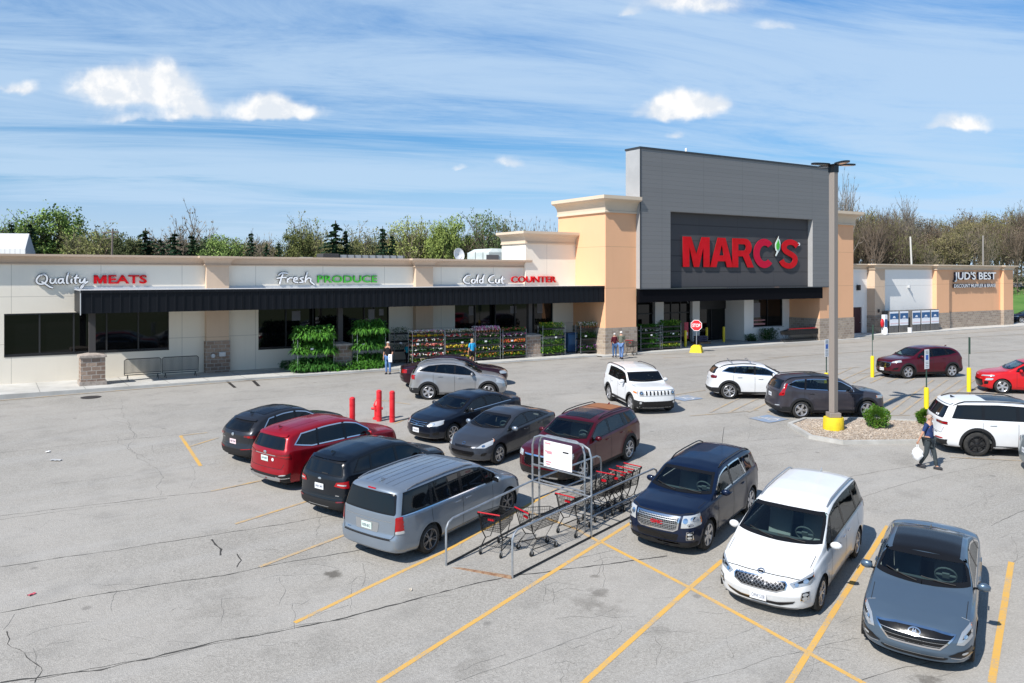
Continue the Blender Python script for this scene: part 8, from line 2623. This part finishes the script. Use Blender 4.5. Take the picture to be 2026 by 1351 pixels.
def person(label, x, y, z, deg, h, pose, shirt, pants, hair=(.45, .44, .42), shoes=(.05, .05, .05), sleeves=.5, shorts=False, bulk=1., near=False, longhair=False, group='shoppers on foot', print_=None):
 s = h / 1.75
 t_ = thing('person', label, 'person', (x, y, z), R(deg), group)
 P = dict(pelvis=(0, 0, .95), spine=(0, 0, 1.12), chest=(0, 0, 1.32), neckb=(-.01, 0, 1.47), neck=(.005, 0, 1.54), head=(.02, 0, 1.635), crown=(.012, 0, 1.70),
    hipL=(0, .095, .90), hipR=(0, -.095, .90), kneeL=(.02, .10, .50), kneeR=(.02, -.10, .50), ankL=(-.01, .10, .09), ankR=(-.01, -.10, .09), toeL=(.13, .11, .045), toeR=(.13, -.11, .045),
    shL=(-.01, .18, 1.42), shR=(-.01, -.18, 1.42), elL=(-.03, .24, 1.13), elR=(-.03, -.24, 1.13), wrL=(.03, .25, .88), wrR=(.03, -.25, .88))
 P.update(pose)
 P = {k: Vector(v) * s for k, v in P.items()}
 for q in 'LR': P['hand' + q] = P['wr' + q] + (P['wr' + q] - P['el' + q]).normalized() * .08 * s
 b = bulk
 Rd = dict(pelvis=(.125 * b, .15 * b), spine=(.115 * b, .14 * b), chest=(.115 * b, .155 * b), neckb=.075, neck=.052, head=(.088, .078), crown=(.075, .066), hipL=.085 * b, hipR=.085 * b, kneeL=.056, kneeR=.056, ankL=.036, ankR=.036, toeL=.032, toeR=.032,
    shL=.058, shR=.058, elL=.040, elR=.040, wrL=.026, wrR=.026, handL=(.018, .034), handR=(.018, .034))
 names = list(P.keys())
 E = [('pelvis', 'spine'), ('spine', 'chest'), ('chest', 'neckb'), ('neckb', 'neck'), ('neck', 'head'), ('head', 'crown'), ('pelvis', 'hipL'), ('pelvis', 'hipR'), ('hipL', 'kneeL'), ('hipR', 'kneeR'), ('kneeL', 'ankL'), ('kneeR', 'ankR'), ('ankL', 'toeL'), ('ankR', 'toeR'),
   ('neckb', 'shL'), ('neckb', 'shR'), ('shL', 'elL'), ('shR', 'elR'), ('elL', 'wrL'), ('elR', 'wrR'), ('wrL', 'handL'), ('wrR', 'handR')]
 def sub(keys, extra, nm, m, root, ov={}):
  ks = [k for k in names if k in keys]
  ed = [(ks.index(a), ks.index(c_)) for a, c_ in E if a in ks and c_ in ks]
  vs = [P[k] if k not in ov else ov[k] for k in ks]
  rd = []
  for k in ks:
   r_ = Rd[k]; r_ = r_ if isinstance(r_, tuple) else (r_, r_)
   rd.append(tuple((q + extra) * s for q in r_))
  return skin_obj(nm, vs, ed, rd, m, t_, ks.index(root))
 body = sub(names, 0, 'body', M_SKIN, 'pelvis')
 # fingers, nose and ears joined into the body
 mb = MB()
 for q, sg in (('L', 1), ('R', -1)):
  w_, hnd = P['wr' + q], P['hand' + q]; d = (hnd - w_).normalized(); side = Vector((1, 0, 0)) - d * d.x; side.normalize(); inn = Vector((0, -sg, 0))
  for i, (o_, ln) in enumerate(((.026, .070), (.009, .080), (-.009, .075), (-.026, .058))):
   a = hnd + side * o_ * s; p1 = a + d * ln * .5 * s + inn * .010 * s; p2 = p1 + d * ln * .35 * s + inn * .028 * s
   mb.tube([a - d * .02 * s, a, p1, p2], [.010 * s, .010 * s, .0088 * s, .007 * s], 6)
  a = w_ + d * .035 * s + side * .02 * s; mb.tube([a, a + side * .030 * s + d * .02 * s, a + side * .036 * s + d * .055 * s + inn * .012 * s], [.012 * s, .010 * s, .008 * s], 6)
 hd = P['head']
 mb.ball(hd + Vector((.088, 0, -.002)) * s, .018 * s, .014 * s, .026 * s, 8, 6)
 for sg in (1, -1): mb.ball(hd + Vector((-.005, sg * .080, 0)) * s, .020 * s, .010 * s, .030 * s, 8, 6)
 ex = mb.mesh('x', M_SKIN, True)
 bm = bmesh.new(); bm.from_mesh(body.data); bm.from_mesh(ex); bm.to_mesh(body.data); bm.free()
 body.data.polygons.foreach_set('use_smooth', [True] * len(body.data.polygons))
 for sg in (1, -1):
  mb = MB(); mb.ball(hd + Vector((.080, sg * .030, .022)) * s, .008 * s, .011 * s, .007 * s, 8, 5); mb.build('eye', M_BLACK, body, True)
 mb = MB(); mb.box(.078 * s + hd.x, .088 * s + hd.x, -.024 * s + hd.y, .024 * s + hd.y, hd.z - .050 * s, hd.z - .042 * s); mb.build('mouth', mat('lips', (.30, .10, .09), .6), body)
 # clothing
 ov = {k: P['sh' + k[-1]].lerp(P['el' + k[-1]], sleeves + .35) for k in ('elL', 'elR')}
 sh = sub(['pelvis', 'spine', 'chest', 'neckb', 'shL', 'shR', 'elL', 'elR'], .016, 'shirt', cloth(shirt[0], shirt[1]), 'pelvis', dict(ov, pelvis=P['pelvis'] + Vector((0, 0, -.02 * s)), neckb=P['neckb'] - Vector((0, 0, .012 * s))))
 if shorts:
  ov = {k: P['hip' + k[-1]].lerp(P[k], .75) for k in ('kneeL', 'kneeR')}
  sub(['pelvis', 'hipL', 'hipR', 'kneeL', 'kneeR'], .018, 'shorts', cloth(pants[0], pants[1]), 'pelvis', ov)
 else:
  sub(['pelvis', 'hipL', 'hipR', 'kneeL', 'kneeR', 'ankL', 'ankR'], .018, 'trousers', cloth(pants[0], pants[1]), 'pelvis')
 for q in 'LR':
  a, t = P['ank' + q], P['toe' + q]; d = (t - a); d.z = 0; an = math.atan2(d.y, d.x)
  Mx = Matrix.Translation((a.x, a.y, a.z - .09 * s + .05 * s)) @ Matrix.Rotation(an, 4, 'Z')
  mb = MB(); mb.ball((.05 * s, 0, 0), .145 * s, .050 * s, .052 * s, 12, 8, Mx); mb.box(-.085 * s, .18 * s, -.045 * s, .045 * s, -.050 * s, -.028 * s, Mx, bev=.01); mb.build('shoe', cloth('shoe', shoes), t_, True)
 mb = MB(); n = 14; vs = []; fs = []
 c0 = P['head'] + Vector((-.012, 0, .018)) * s; rx, ry, rz = .108 * s, .092 * s, .108 * s
 for i in range(8):
  ph = math.pi * .56 * i / 7
  for j in range(n):
   a = 2 * math.pi * j / n; f = max(0, math.cos(a)); k = ph * (1 - .42 * f)
   vs.append((c0.x + rx * math.sin(k) * math.cos(a), c0.y + ry * math.sin(k) * math.sin(a), c0.z + rz * math.cos(k) - (longhair * .10 * s if i == 7 and f < .2 else 0)))
 for i in range(7):
  for j in range(n): fs.append((i * n + j, (i + 1) * n + j, (i + 1) * n + (j + 1) % n, i * n + (j + 1) % n))
 mb.add(vs, fs); mb.build('hair', cloth('hair%d' % int(hair[0] * 100), hair), t_, True)
 if print_:
  ch = P['chest']; mb = MB()
  for i in range(3): mb.box(ch.x + .138 * s, ch.x + .142 * s, ch.y - .07 * s, ch.y + .07 * s, ch.z - .02 * s - i * .04 * s, ch.z - i * .04 * s)
  mb.build('shirt_print', cloth('print', print_), sh)
 return t_, P


def grocery_bag(label, top, w, h, seed):
 rr = random.Random(seed); mb = MB(); vs = []; fs = []; n = 16; m_ = 10
 for i in range(m_ + 1):
  t = i / m_; r_ = w * (.18 + .95 * math.sin(math.pi * min(1, t * .92 + .04)) ** .7) if t < .97 else w * .35
  for j in range(n):
   a = 2 * math.pi * j / n; k = 1 + rr.uniform(-.14, .14)
   vs.append((r_ * k * math.cos(a), r_ * .62 * k * math.sin(a), -h * t * .8 - h * .2))
 for i in range(m_):
  for j in range(n): fs.append((i * n + j, i * n + (j + 1) % n, (i + 1) * n + (j + 1) % n, (i + 1) * n + j))
 fs.append(tuple(range(m_ * n, m_ * n + n)))
 mb.add(vs, fs)
 t_ = thing('grocery_bag', label, 'grocery bag', top, rr.uniform(0, 3), 'white plastic grocery bags')
 M_BAG = mat('white_plastic_film', (.80, .80, .80), .35, spec=.5)
 mb.build('bag_body', M_BAG, t_, True)
 mb = MB(); mb.tube([(-w * .15, 0, -h * .25), (-.02, 0, -.01), (.02, 0, -.01), (w * .15, 0, -h * .25)], .012, 6); mb.build('bag_handle', M_BAG, t_)


# walking man near the island
c = gp(1838, 927)
walk = dict(hipL=(0, .095, .90), hipR=(0, -.095, .90), kneeL=(.13, .09, .51), ankL=(.19, .09, .09), toeL=(.34, .10, .05), kneeR=(-.04, -.09, .50), ankR=(-.25, -.09, .12), toeR=(-.12, -.10, .055),
   elL=(-.08, .25, 1.14), wrL=(-.02, .28, .90), elR=(-.10, -.26, 1.15), wrR=(-.20, -.30, .92), head=(.04, -.01, 1.625), crown=(.035, -.01, 1.69), neck=(.02, 0, 1.54))
t_, P = person('bald old man in navy printed T-shirt walking with white grocery bags', c.x, c.y, c.z, -48, 1.68, walk, ('navy', (.025, .045, .13)), ('dark_grey', (.045, .055, .06)), (.36, .27, .22), (.045, .045, .05), print_=(.45, .40, .50), bulk=1.08, near=True)
rz = Matrix.Rotation(R(-48), 3, 'Z')
for q, w_, h_, lab in (('handR', .14, .50, 'white plastic bag in the walking man\'s right hand, fuller of the two'), ('handL', .10, .44, 'slim white plastic bag in the walking man\'s left hand')):
 p = rz @ (P[q] + Vector((0, 0, -.05))); grocery_bag(lab, (c.x + p.x, c.y + p.y, c.z + p.z), w_, h_, 3 if q == 'handR' else 4)
c = gp(768, 740)
t_, P = person('white haired man in black T-shirt and blue jeans facing the lot', c.x, c.y, c.z, 262, 1.76, dict(elL=(.02, .26, 1.14), wrL=(.12, .20, 1.02)), ('black', (.012, .012, .014)), ('jeans', (.10, .19, .38)), (.62, .60, .56))
p = Matrix.Rotation(R(262), 3, 'Z') @ (P['handL']); 
mb = MB(); mb.box(-.03, .03, -.11, .11, -.30, .12, bev=.02); o = mb.build('flat_white_package', M_WHTF, None, True, loc=(c.x + p.x, c.y + p.y, c.z + p.z), rot=(0, 0, R(250))); tag(o, 'flat white package held by the white haired man', 'package')
c = gp(806, 722)
person('child in teal shirt browsing the shaded flowers', c.x, c.y, c.z, 60, 1.30, {}, ('teal', (.02, .32, .42)), ('dark_trousers', (.02, .02, .025)), (.14, .09, .06))
c = gp(934, 726)
person('woman in bright blue T-shirt and black shorts looking at the flowers', c.x, c.y, c.z, math.degrees(TH) + 92, 1.66, {}, ('bright_blue', (.03, .34, .62)), ('black_shorts', (.012, .012, .014)), (.42, .30, .18), shorts=True, longhair=True)
c = gp(1216, 707)
person('grey haired woman in dark maroon jacket and jeans beside the couple\'s man', c.x, c.y, c.z, math.degrees(TH) + 70, 1.60, {}, ('maroon_jacket', (.08, .012, .02)), ('dark_jeans', (.06, .12, .24)), (.48, .46, .44), sleeves=.9)
c = gp(1229, 710)
person('man in olive grey shirt and blue jeans pushing a cart away', c.x, c.y, c.z, math.degrees(TH) + 30, 1.78, dict(elL=(.10, .22, 1.16), wrL=(.32, .20, 1.05), elR=(.10, -.22, 1.16), wrR=(.32, -.20, 1.05), kneeL=(.1, .1, .51), ankL=(.12, .1, .09), toeL=(.27, .1, .05), ankR=(-.16, -.1, .10), toeR=(-.02, -.1, .05)),
  ('olive_grey', (.13, .14, .11)), ('mid_jeans', (.13, .22, .42)), (.52, .50, .47))

# ------------------------------------------------------------------ trees
def fn_objcol(var):
 def f(t, b):
  oi = t.new('ShaderNodeObjectInfo'); o = t.coord('Object')
  n = t.noise(o, 6, 3, .6)
  c = t.mix(t.ramp(n, ((.3, .7), (0, 1))), t.mix(1, oi.outputs['Color'], (.62, .62, .58, 1), 'MULTIPLY'), t.mix(1, oi.outputs['Color'], (1.35, 1.30, 1.2, 1), 'MULTIPLY'))
  t.l.new(c, b.inputs['Base Color']); b.inputs['Specular IOR Level'].default_value = .15
 return f
M_LF = mat('tree_leaves', (.1, .2, .05), .8, fn=fn_objcol(1)); M_BK = mat('tree_bark', (.12, .10, .08), .9, fn=fn_objcol(0))


def grow(rr, kind):
 """a tree one unit high: trunk mesh, crown mesh"""
 tv = []; segs = []; tips = []
 def branch(p, d, L_, r_, lvl):
  n = 3 if lvl < 2 else 2; q = p; dd = d.copy()
  for i in range(n):
   dd = (dd + Vector((rr.gauss(0, .10), rr.gauss(0, .10), rr.gauss(0, .05) + .05))).normalized()
   q2 = q + dd * L_ / n; segs.append((q, q2, r_ * (1 - .25 * i / n), r_ * (1 - .25 * (i + 1) / n), lvl)); q = q2
   if lvl >= 1 and lvl < MAXL:
    for _ in range(2 if lvl < 3 else 1):
     a = rr.uniform(0, 6.283); side = Vector((math.cos(a), math.sin(a), 0)); side = (side - dd * side.dot(dd)).normalized()
     nd = (dd * .82 + side * rr.uniform(.35, .75) + Vector((0, 0, .12))).normalized()
     branch(q, nd, L_ * rr.uniform(.5, .72), r_ * .55, lvl + 1)
  tips.append((q, lvl, dd))
 MAXL = 4
 if kind in ('bare', 'sparse', 'leafy', 'vase'):
  h0 = {'bare': .22, 'sparse': .24, 'leafy': .18, 'vase': .16}[kind]
  q = Vector((0, 0, 0)); r0 = .018 if kind != 'vase' else .022
  d = Vector((rr.gauss(0, .04), rr.gauss(0, .04), 1)).normalized()
  segs.append((q, q + d * h0, r0, r0 * .8, 0)); q = q + d * h0
  nb = {'bare': 5, 'sparse': 5, 'leafy': 6, 'vase': 7}[kind]
  spread = {'bare': .45, 'sparse': .5, 'leafy': .7, 'vase': .62}[kind]
  for k in range(nb):
   a = 6.283 * k / nb + rr.uniform(-.4, .4); s_ = spread * rr.uniform(.35, 1.1)
   branch(q + d * rr.uniform(-.02, .08), Vector((math.cos(a) * s_, math.sin(a) * s_, 1)).normalized(), rr.uniform(.30, .40), r0 * .55, 1)
  # leader
  branch(q, d, .42, r0 * .7, 1)
 top = max((s_[1].z for s_ in segs), default=1)
 if kind == 'conifer':
  segs.append((Vector((0, 0, 0)), Vector((0, 0, 1)), .02, .003, 0)); top = 1
 k = 1 / top
 mb = MB()
 for a, b, r1, r2, lvl in segs:
  sg = 6 if lvl == 0 else (4 if lvl < 2 else 3)
  if lvl >= 2: q_ = 1.05 if kind == 'vase' else 1.25; r1 = max(r1 * q_, .0022 * q_ / 1.3); r2 = max(r2 * q_, .0018 * q_ / 1.3)
  mb.tube([a * k, b * k], r1 * k, sg, caps=False, r2=r2 * k)
 trunk = rawmesh('trunk', mb.v, mb.f, [M_BK])
 vs = []; fs = []
 def quad(p, s_):
  a = Vector((rr.gauss(0, 1), rr.gauss(0, 1), rr.gauss(0, 1))).normalized(); b = a.orthogonal().normalized(); c_ = a.cross(b); n = len(vs)
  vs.extend([p + b * s_, p + c_ * s_ * .8, p - b * s_ * .7, p - c_ * s_]); fs.append((n, n + 1, n + 2, n + 3))
 if kind == 'conifer':
  nl = 26
  for i in range(nl):
   z = .06 + .93 * i / nl; rad = .24 * (1 - z) ** .85 + .012
   nb = max(5, int(15 * (1 - z) + 4))
   for j in range(nb):
    a = rr.uniform(0, 6.283); L_ = rad * rr.uniform(.55, 1.25)
    for m_ in range(7):
     t = (m_ + .6) / 7
     p = Vector((math.cos(a) * L_ * t, math.sin(a) * L_ * t, z - .10 * L_ * t * t * 3 + rr.uniform(-.008, .008)))
     quad(p, rr.uniform(.010, .020) * (1.25 - .4 * t))
 else:
  if kind in ('leafy', 'sparse'):
   for _ in range(26 if kind == 'leafy' else 14):
    a = rr.uniform(0, 6.283); zz = rr.uniform(.42, .93); rd = .36 * math.sin(math.pi * min(1, (1 - zz) * 1.25 + .08)) * rr.uniform(.2, 1)
    c0 = Vector((math.cos(a) * rd, math.sin(a) * rd, zz)); cr_ = rr.uniform(.05, .10)
    for _ in range(150 if kind == 'leafy' else 60):
     dv = Vector((rr.gauss(0, 1), rr.gauss(0, 1), rr.gauss(0, .8))) * cr_ * .6
     quad(c0 + dv, rr.uniform(.006, .014))
  dens = {'bare': 0, 'sparse': 5, 'leafy': 14, 'vase': 1}[kind]
  for p, lvl, dd in tips:
   if lvl < 3: continue
   for _ in range(dens):
    q = p * k + Vector((rr.gauss(0, .022), rr.gauss(0, .022), rr.gauss(0, .018))); quad(q, rr.uniform(.006, .013) if kind != 'leafy' else rr.uniform(.008, .017))
  if kind in ('bare', 'vase', 'sparse'):
   # fine twigs as slivers
   for p, lvl, dd in tips:
    if lvl < 3: continue
    for _ in range(8):
     d = (dd + Vector((rr.gauss(0, .5), rr.gauss(0, .5), rr.gauss(0, .4) + .2))).normalized(); q = p * k; L_ = rr.uniform(.02, .05); n = len(vs)
     w_ = d.orthogonal().normalized() * .0015
     vs.extend([q - w_, q + w_, q + d * L_]); fs.append((n, n + 1, n + 2))
 crown = rawmesh('crown', [tuple(v) for v in vs], fs, [M_LF])
 return trunk, crown
rt = random.Random(21)
KINDS_ = {k: [grow(rt, k) for _ in range(n)] for k, n in (('bare', 4), ('sparse', 3), ('leafy', 4), ('vase', 1), ('conifer', 3))}
ZTW = 0
def tree(x, top, wpx, kind, col, d, label, group, bark=(.16, .135, .11), z0=None, cat='tree', v=None):
 X = (x - 1013) / 1620 * d; z0 = (bank(X, d) if z0 is None else z0)
 h = CAM_H - (top - 545) / 1620 * d - z0
 t_ = thing('tree' if kind != 'conifer' else 'conifer_tree', label, cat, (X, d, z0), rt.uniform(0, 6.28), group)
 tr, cr = KINDS_[kind][rt.randrange(len(KINDS_[kind])) if v is None else v]
 w = wpx / 1620 * d / h
 base_w = {'bare': .62, 'sparse': .66, 'leafy': .80, 'vase': .82, 'conifer': .50}[kind]
 vis = h - (8.2 - z0 if group != 'woodland beyond the muffler shop' and x < 1200 else 0)
 wide = {'conifer': 2.5, 'vase': 1.5, 'leafy': 1.45, 'sparse': 1.45, 'bare': 1.4}[kind] if x < 1200 else 1
 sx = w * wide / base_w
 for nm, me, c_ in (('trunk', tr, bark), ('crown', cr, col)):
  o = link(nm, me, t_); o.scale = (h * sx, h * sx, h); o.color = (*c_, 1)
GRN = (.18, .27, .08); YGR = (.30, .35, .12); OLV = (.20, .215, .09); DKC = (.018, .045, .022); BRN = (.17, .13, .10); PAL = (.24, .21, .17); BRT = (.20, .29, .09); GRY = (.16, .15, .13)
TL = [(12, 413, 74, 'sparse', GRN, 118, 'pale green sparse tree above the metal shed'), (22, 438, 40, 'conifer', DKC, 108, 'dark round conifer behind the metal shed'), (60, 438, 44, 'conifer', DKC, 112, 'dark small conifer just right of the metal shed'),
  (112, 411, 98, 'leafy', GRN, 125, 'wide light green tree right of the metal shed'), (165, 447, 70, 'sparse', OLV, 120, 'olive tree next to the wide light green tree'), (196, 442, 74, 'sparse', OLV, 116, 'thin pinkish olive tree left of the utility pole'),
  (245, 462, 60, 'leafy', (.09, .11, .05), 110, 'low olive brown tree right of the utility pole'), (288, 451, 68, 'conifer', DKC, 110, 'broad dark conifer left of the tall bare tree'), (363, 398, 100, 'vase', PAL, 112, 'tall bare vase shaped tree standing alone above the roofline'),
  (345, 457, 56, 'conifer', DKC, 106, 'dark conifer below the tall bare tree'), (318, 470, 40, 'conifer', DKC, 108, 'small dark conifer tucked beside the broad dark one'), (380, 462, 46, 'conifer', (.03, .06, .03), 107, 'dark conifer under the right edge of the tall bare tree'), (405, 470, 60, 'leafy', (.07, .11, .05), 110, 'dark green bush tree right of the tall bare tree'),
  (443, 467, 74, 'leafy', BRT, 105, 'low bright green round tree above the first cornice break'), (432, 480, 34, 'conifer', DKC, 104, 'little dark conifer before the bright green tree'), (497, 456, 34, 'conifer', (.03, .055, .03), 104, 'slim dark conifer against the open sky'), (520, 454, 50, 'bare', PAL, 112, 'pale leafless tree behind the slim conifer'),
  (527, 478, 28, 'conifer', DKC, 104, 'short dark conifer under the pale leafless tree'), (551, 476, 24, 'conifer', DKC, 104, 'tiny dark conifer alone by the roof hood'), (613, 421, 54, 'sparse', OLV, 116, 'tall slim olive tree with an open top'), (586, 455, 60, 'leafy', (.12, .14, .05), 112, 'olive tree left of the tall slim one'),
  (638, 462, 44, 'sparse', OLV, 113, 'olive tree between the tall slim one and the big conifer'), (664, 436, 62, 'conifer', DKC, 103, 'large dark conifer with spreading branches'), (684, 452, 34, 'conifer', DKC, 104, 'narrow dark conifer touching the large one'), (700, 468, 50, 'leafy', OLV, 106, 'low olive tree right of the large conifer'),
  (726, 440, 66, 'sparse', (.19, .20, .11), 112, 'pale greyish green tree between two dark conifers'), (757, 447, 38, 'conifer', DKC, 103, 'upright dark conifer left of the yellow green trees'), (776, 462, 30, 'conifer', DKC, 104, 'small dark conifer beside the upright one'),
  (805, 432, 64, 'sparse', YGR, 110, 'yellow green airy tree, first of the bright cluster'), (838, 430, 70, 'sparse', YGR, 112, 'yellow green airy tree with pale stems'), (868, 440, 46, 'leafy', (.24, .31, .09), 108, 'small vivid yellow green tree in the bright cluster'), (893, 430, 62, 'leafy', (.22, .30, .09), 110, 'fullest bright green tree above the rooftop units'),
  (925, 452, 50, 'bare', BRN, 112, 'brown leafless tree between bright cluster and green grey pair'), (962, 417, 60, 'sparse', (.12, .18, .07), 112, 'green grey tree above the satellite dish'), (990, 424, 64, 'sparse', (.13, .15, .08), 114, 'green grey tree above the air handling unit'), (1030, 436, 60, 'bare', GRY, 116, 'grey leafless tree behind the cream parapet block'),
  (1066, 430, 62, 'bare', GRY, 118, 'grey leafless tree left of the orange tower'), (1098, 436, 50, 'bare', GRY, 118, 'grey leafless tree touching the orange tower'), (1045, 462, 40, 'conifer', DKC, 106, 'dark conifer hidden by the cream parapet block')]
for a in TL:
 tree(a[0], a[1], a[2], a[3], a[4], a[5], a[6], 'trees behind the supermarket', bark=(.20, .17, .14) if a[3] in ('vase', 'bare', 'sparse') else (.08, .07, .05), v=0 if a[3] == 'vase' else None)
# thicket of small trees that fills the gap above the cornice
for i in range(84):
 x = 60 + i * 12.4 + rt.uniform(-6, 6)
 k = rt.choice(('leafy', 'sparse', 'leafy')); c_ = rt.choice((OLV, (.15, .165, .08), (.19, .17, .10), (.13, .18, .07)))
 if x > 790: c_ = rt.choice((OLV, BRN, (.16, .18, .06)))
 if 535 < x < 580: continue
 tree(x, rt.uniform(464, 486) if x > 230 else rt.uniform(456, 478), rt.uniform(44, 66), k, c_, rt.uniform(122, 132), 'small olive brown tree in the thicket behind the supermarket roof', 'thicket behind the supermarket')
# woodland to the right
def skyline(x): return float(np.interp(x, [1640, 1660, 1700, 1745, 1770, 1830, 1855, 1880, 1912, 1950, 1990, 2040], [398, 400, 408, 404, 412, 432, 438, 428, 413, 414, 410, 398]))
for row, (d0, dy, n) in enumerate(((118, 26, 22), (128, 14, 26), (138, 2, 30), (150, -2, 26))):
 for i in range(n):
  x = 1645 + (2075 - 1645) * (i + rt.uniform(-.3, .3)) / (n - 1)
  k = rt.choice(('bare', 'bare', 'bare', 'bare', 'bare', 'sparse')); c_ = rt.choice((BRN, GRY, (.20, .19, .08), (.15, .12, .09)))
  if row == 0: c_ = rt.choice((BRN, (.13, .10, .08), (.15, .15, .07)))
  if x < 1725 and rt.random() < .3: k = 'sparse'; c_ = (.19, .21, .13)
  if 1870 < x < 1960 and rt.random() < .3: k = 'sparse'; c_ = (.21, .19, .10)
  tree(x, skyline(x) + dy + rt.uniform(-4, 16), rt.uniform(46, 70), k, c_, d0 + rt.uniform(-4, 4), 'leafless brown tree in the woodland beyond the muffler shop', 'woodland beyond the muffler shop', bark=rt.choice(((.15, .12, .10), (.20, .17, .14), (.11, .09, .075))))
tree(1788, 381, 44, 'bare', GRY, 130, 'slender bare tree rising clear above the woodland', 'trees rising above the woodland', bark=(.17, .15, .135))
tree(1678, 338, 58, 'bare', GRY, 100, 'very tall thin bare tree peeking out beside the street lamp pole', 'trees rising above the woodland', bark=(.2, .18, .165))
# leaf litter and brush at the foot of the woodland
vs = []; fs = []
for i in range(15000):
 x = rt.uniform(1630, 2090); d = rt.uniform(112, 140); X = (x - 1013) / 1620 * d; z = bank(X, d) + abs(rt.gauss(0, 2.6)); s_ = rt.uniform(.08, .3); n = len(vs); a = Vector((rt.gauss(0, 1), rt.gauss(0, 1), rt.gauss(0, 1))).normalized(); b = a.orthogonal().normalized()
 p = Vector((X, d, z)); vs += [tuple(p + a * s_), tuple(p + b * s_ * .4), tuple(p - a * s_), tuple(p - b * s_ * .4)]; fs.append((n, n + 1, n + 2, n + 3))
o = link('undergrowth', rawmesh('undergrowth', vs, fs, [mat('brush', (.12, .10, .06), .9, fn=fn_mottle((.09, .075, .05, 1), (.15, .14, .07, 1), .3))])); o['kind'] = 'stuff'

# poles
def pole(x, top, d, lab, col, lean=0., arm=False, r_=.13):
 X = (x - 1013) / 1620 * d; z0 = bank(X, d); h = CAM_H - (top - 545) / 1620 * d - z0
 t_ = thing('utility_pole', lab, 'pole', (X, d, z0), 0, 'poles behind the shops')
 mb = MB(); mb.tube([(0, 0, 0), (lean, 0, h)], r_, 8, r2=r_ * .8); mb.build('shaft', col, t_)
 if arm:
  mb = MB(); mb.tube([(-1.0, 0, h - .5), (1.0, 0, h - .4)], .07, 5); mb.tube([(-.7, .1, h - 1.2), (.8, .1, h - 1.0)], .05, 5); mb.build('crossarm', col, t_)
M_WOOD = mat('weathered_pole', (.16, .13, .11), .9)
pole(218, 452, 96, 'dark wooden utility pole with crossarms between the olive trees', M_WOOD, .3, True)
pole(1808, 468, 106, 'whitish leaning pole above the white bay of the muffler shop', mat('bleached_pole', (.60, .57, .52), .8), -.45)
pole(1945, 466, 106, 'straight grey pole above the orange bay of the muffler shop', mat('grey_pole', (.30, .27, .25), .8), .0, False, .11)
# ------------------------------------------------------------------ park the cars
for nm, lb, fn, x, y, d in CARS:
 build_car(nm, lb, fn(), x, y, d)
build_car('suv', 'dark blue SUV far off beside the grass bank', far_pickup(), 58.2, 92.0, 176)
for ob in [q for q in bpy.data.objects if q.parent is None and q.type == 'EMPTY' and 'category' not in q.keys()]: print('untagged', ob.name)
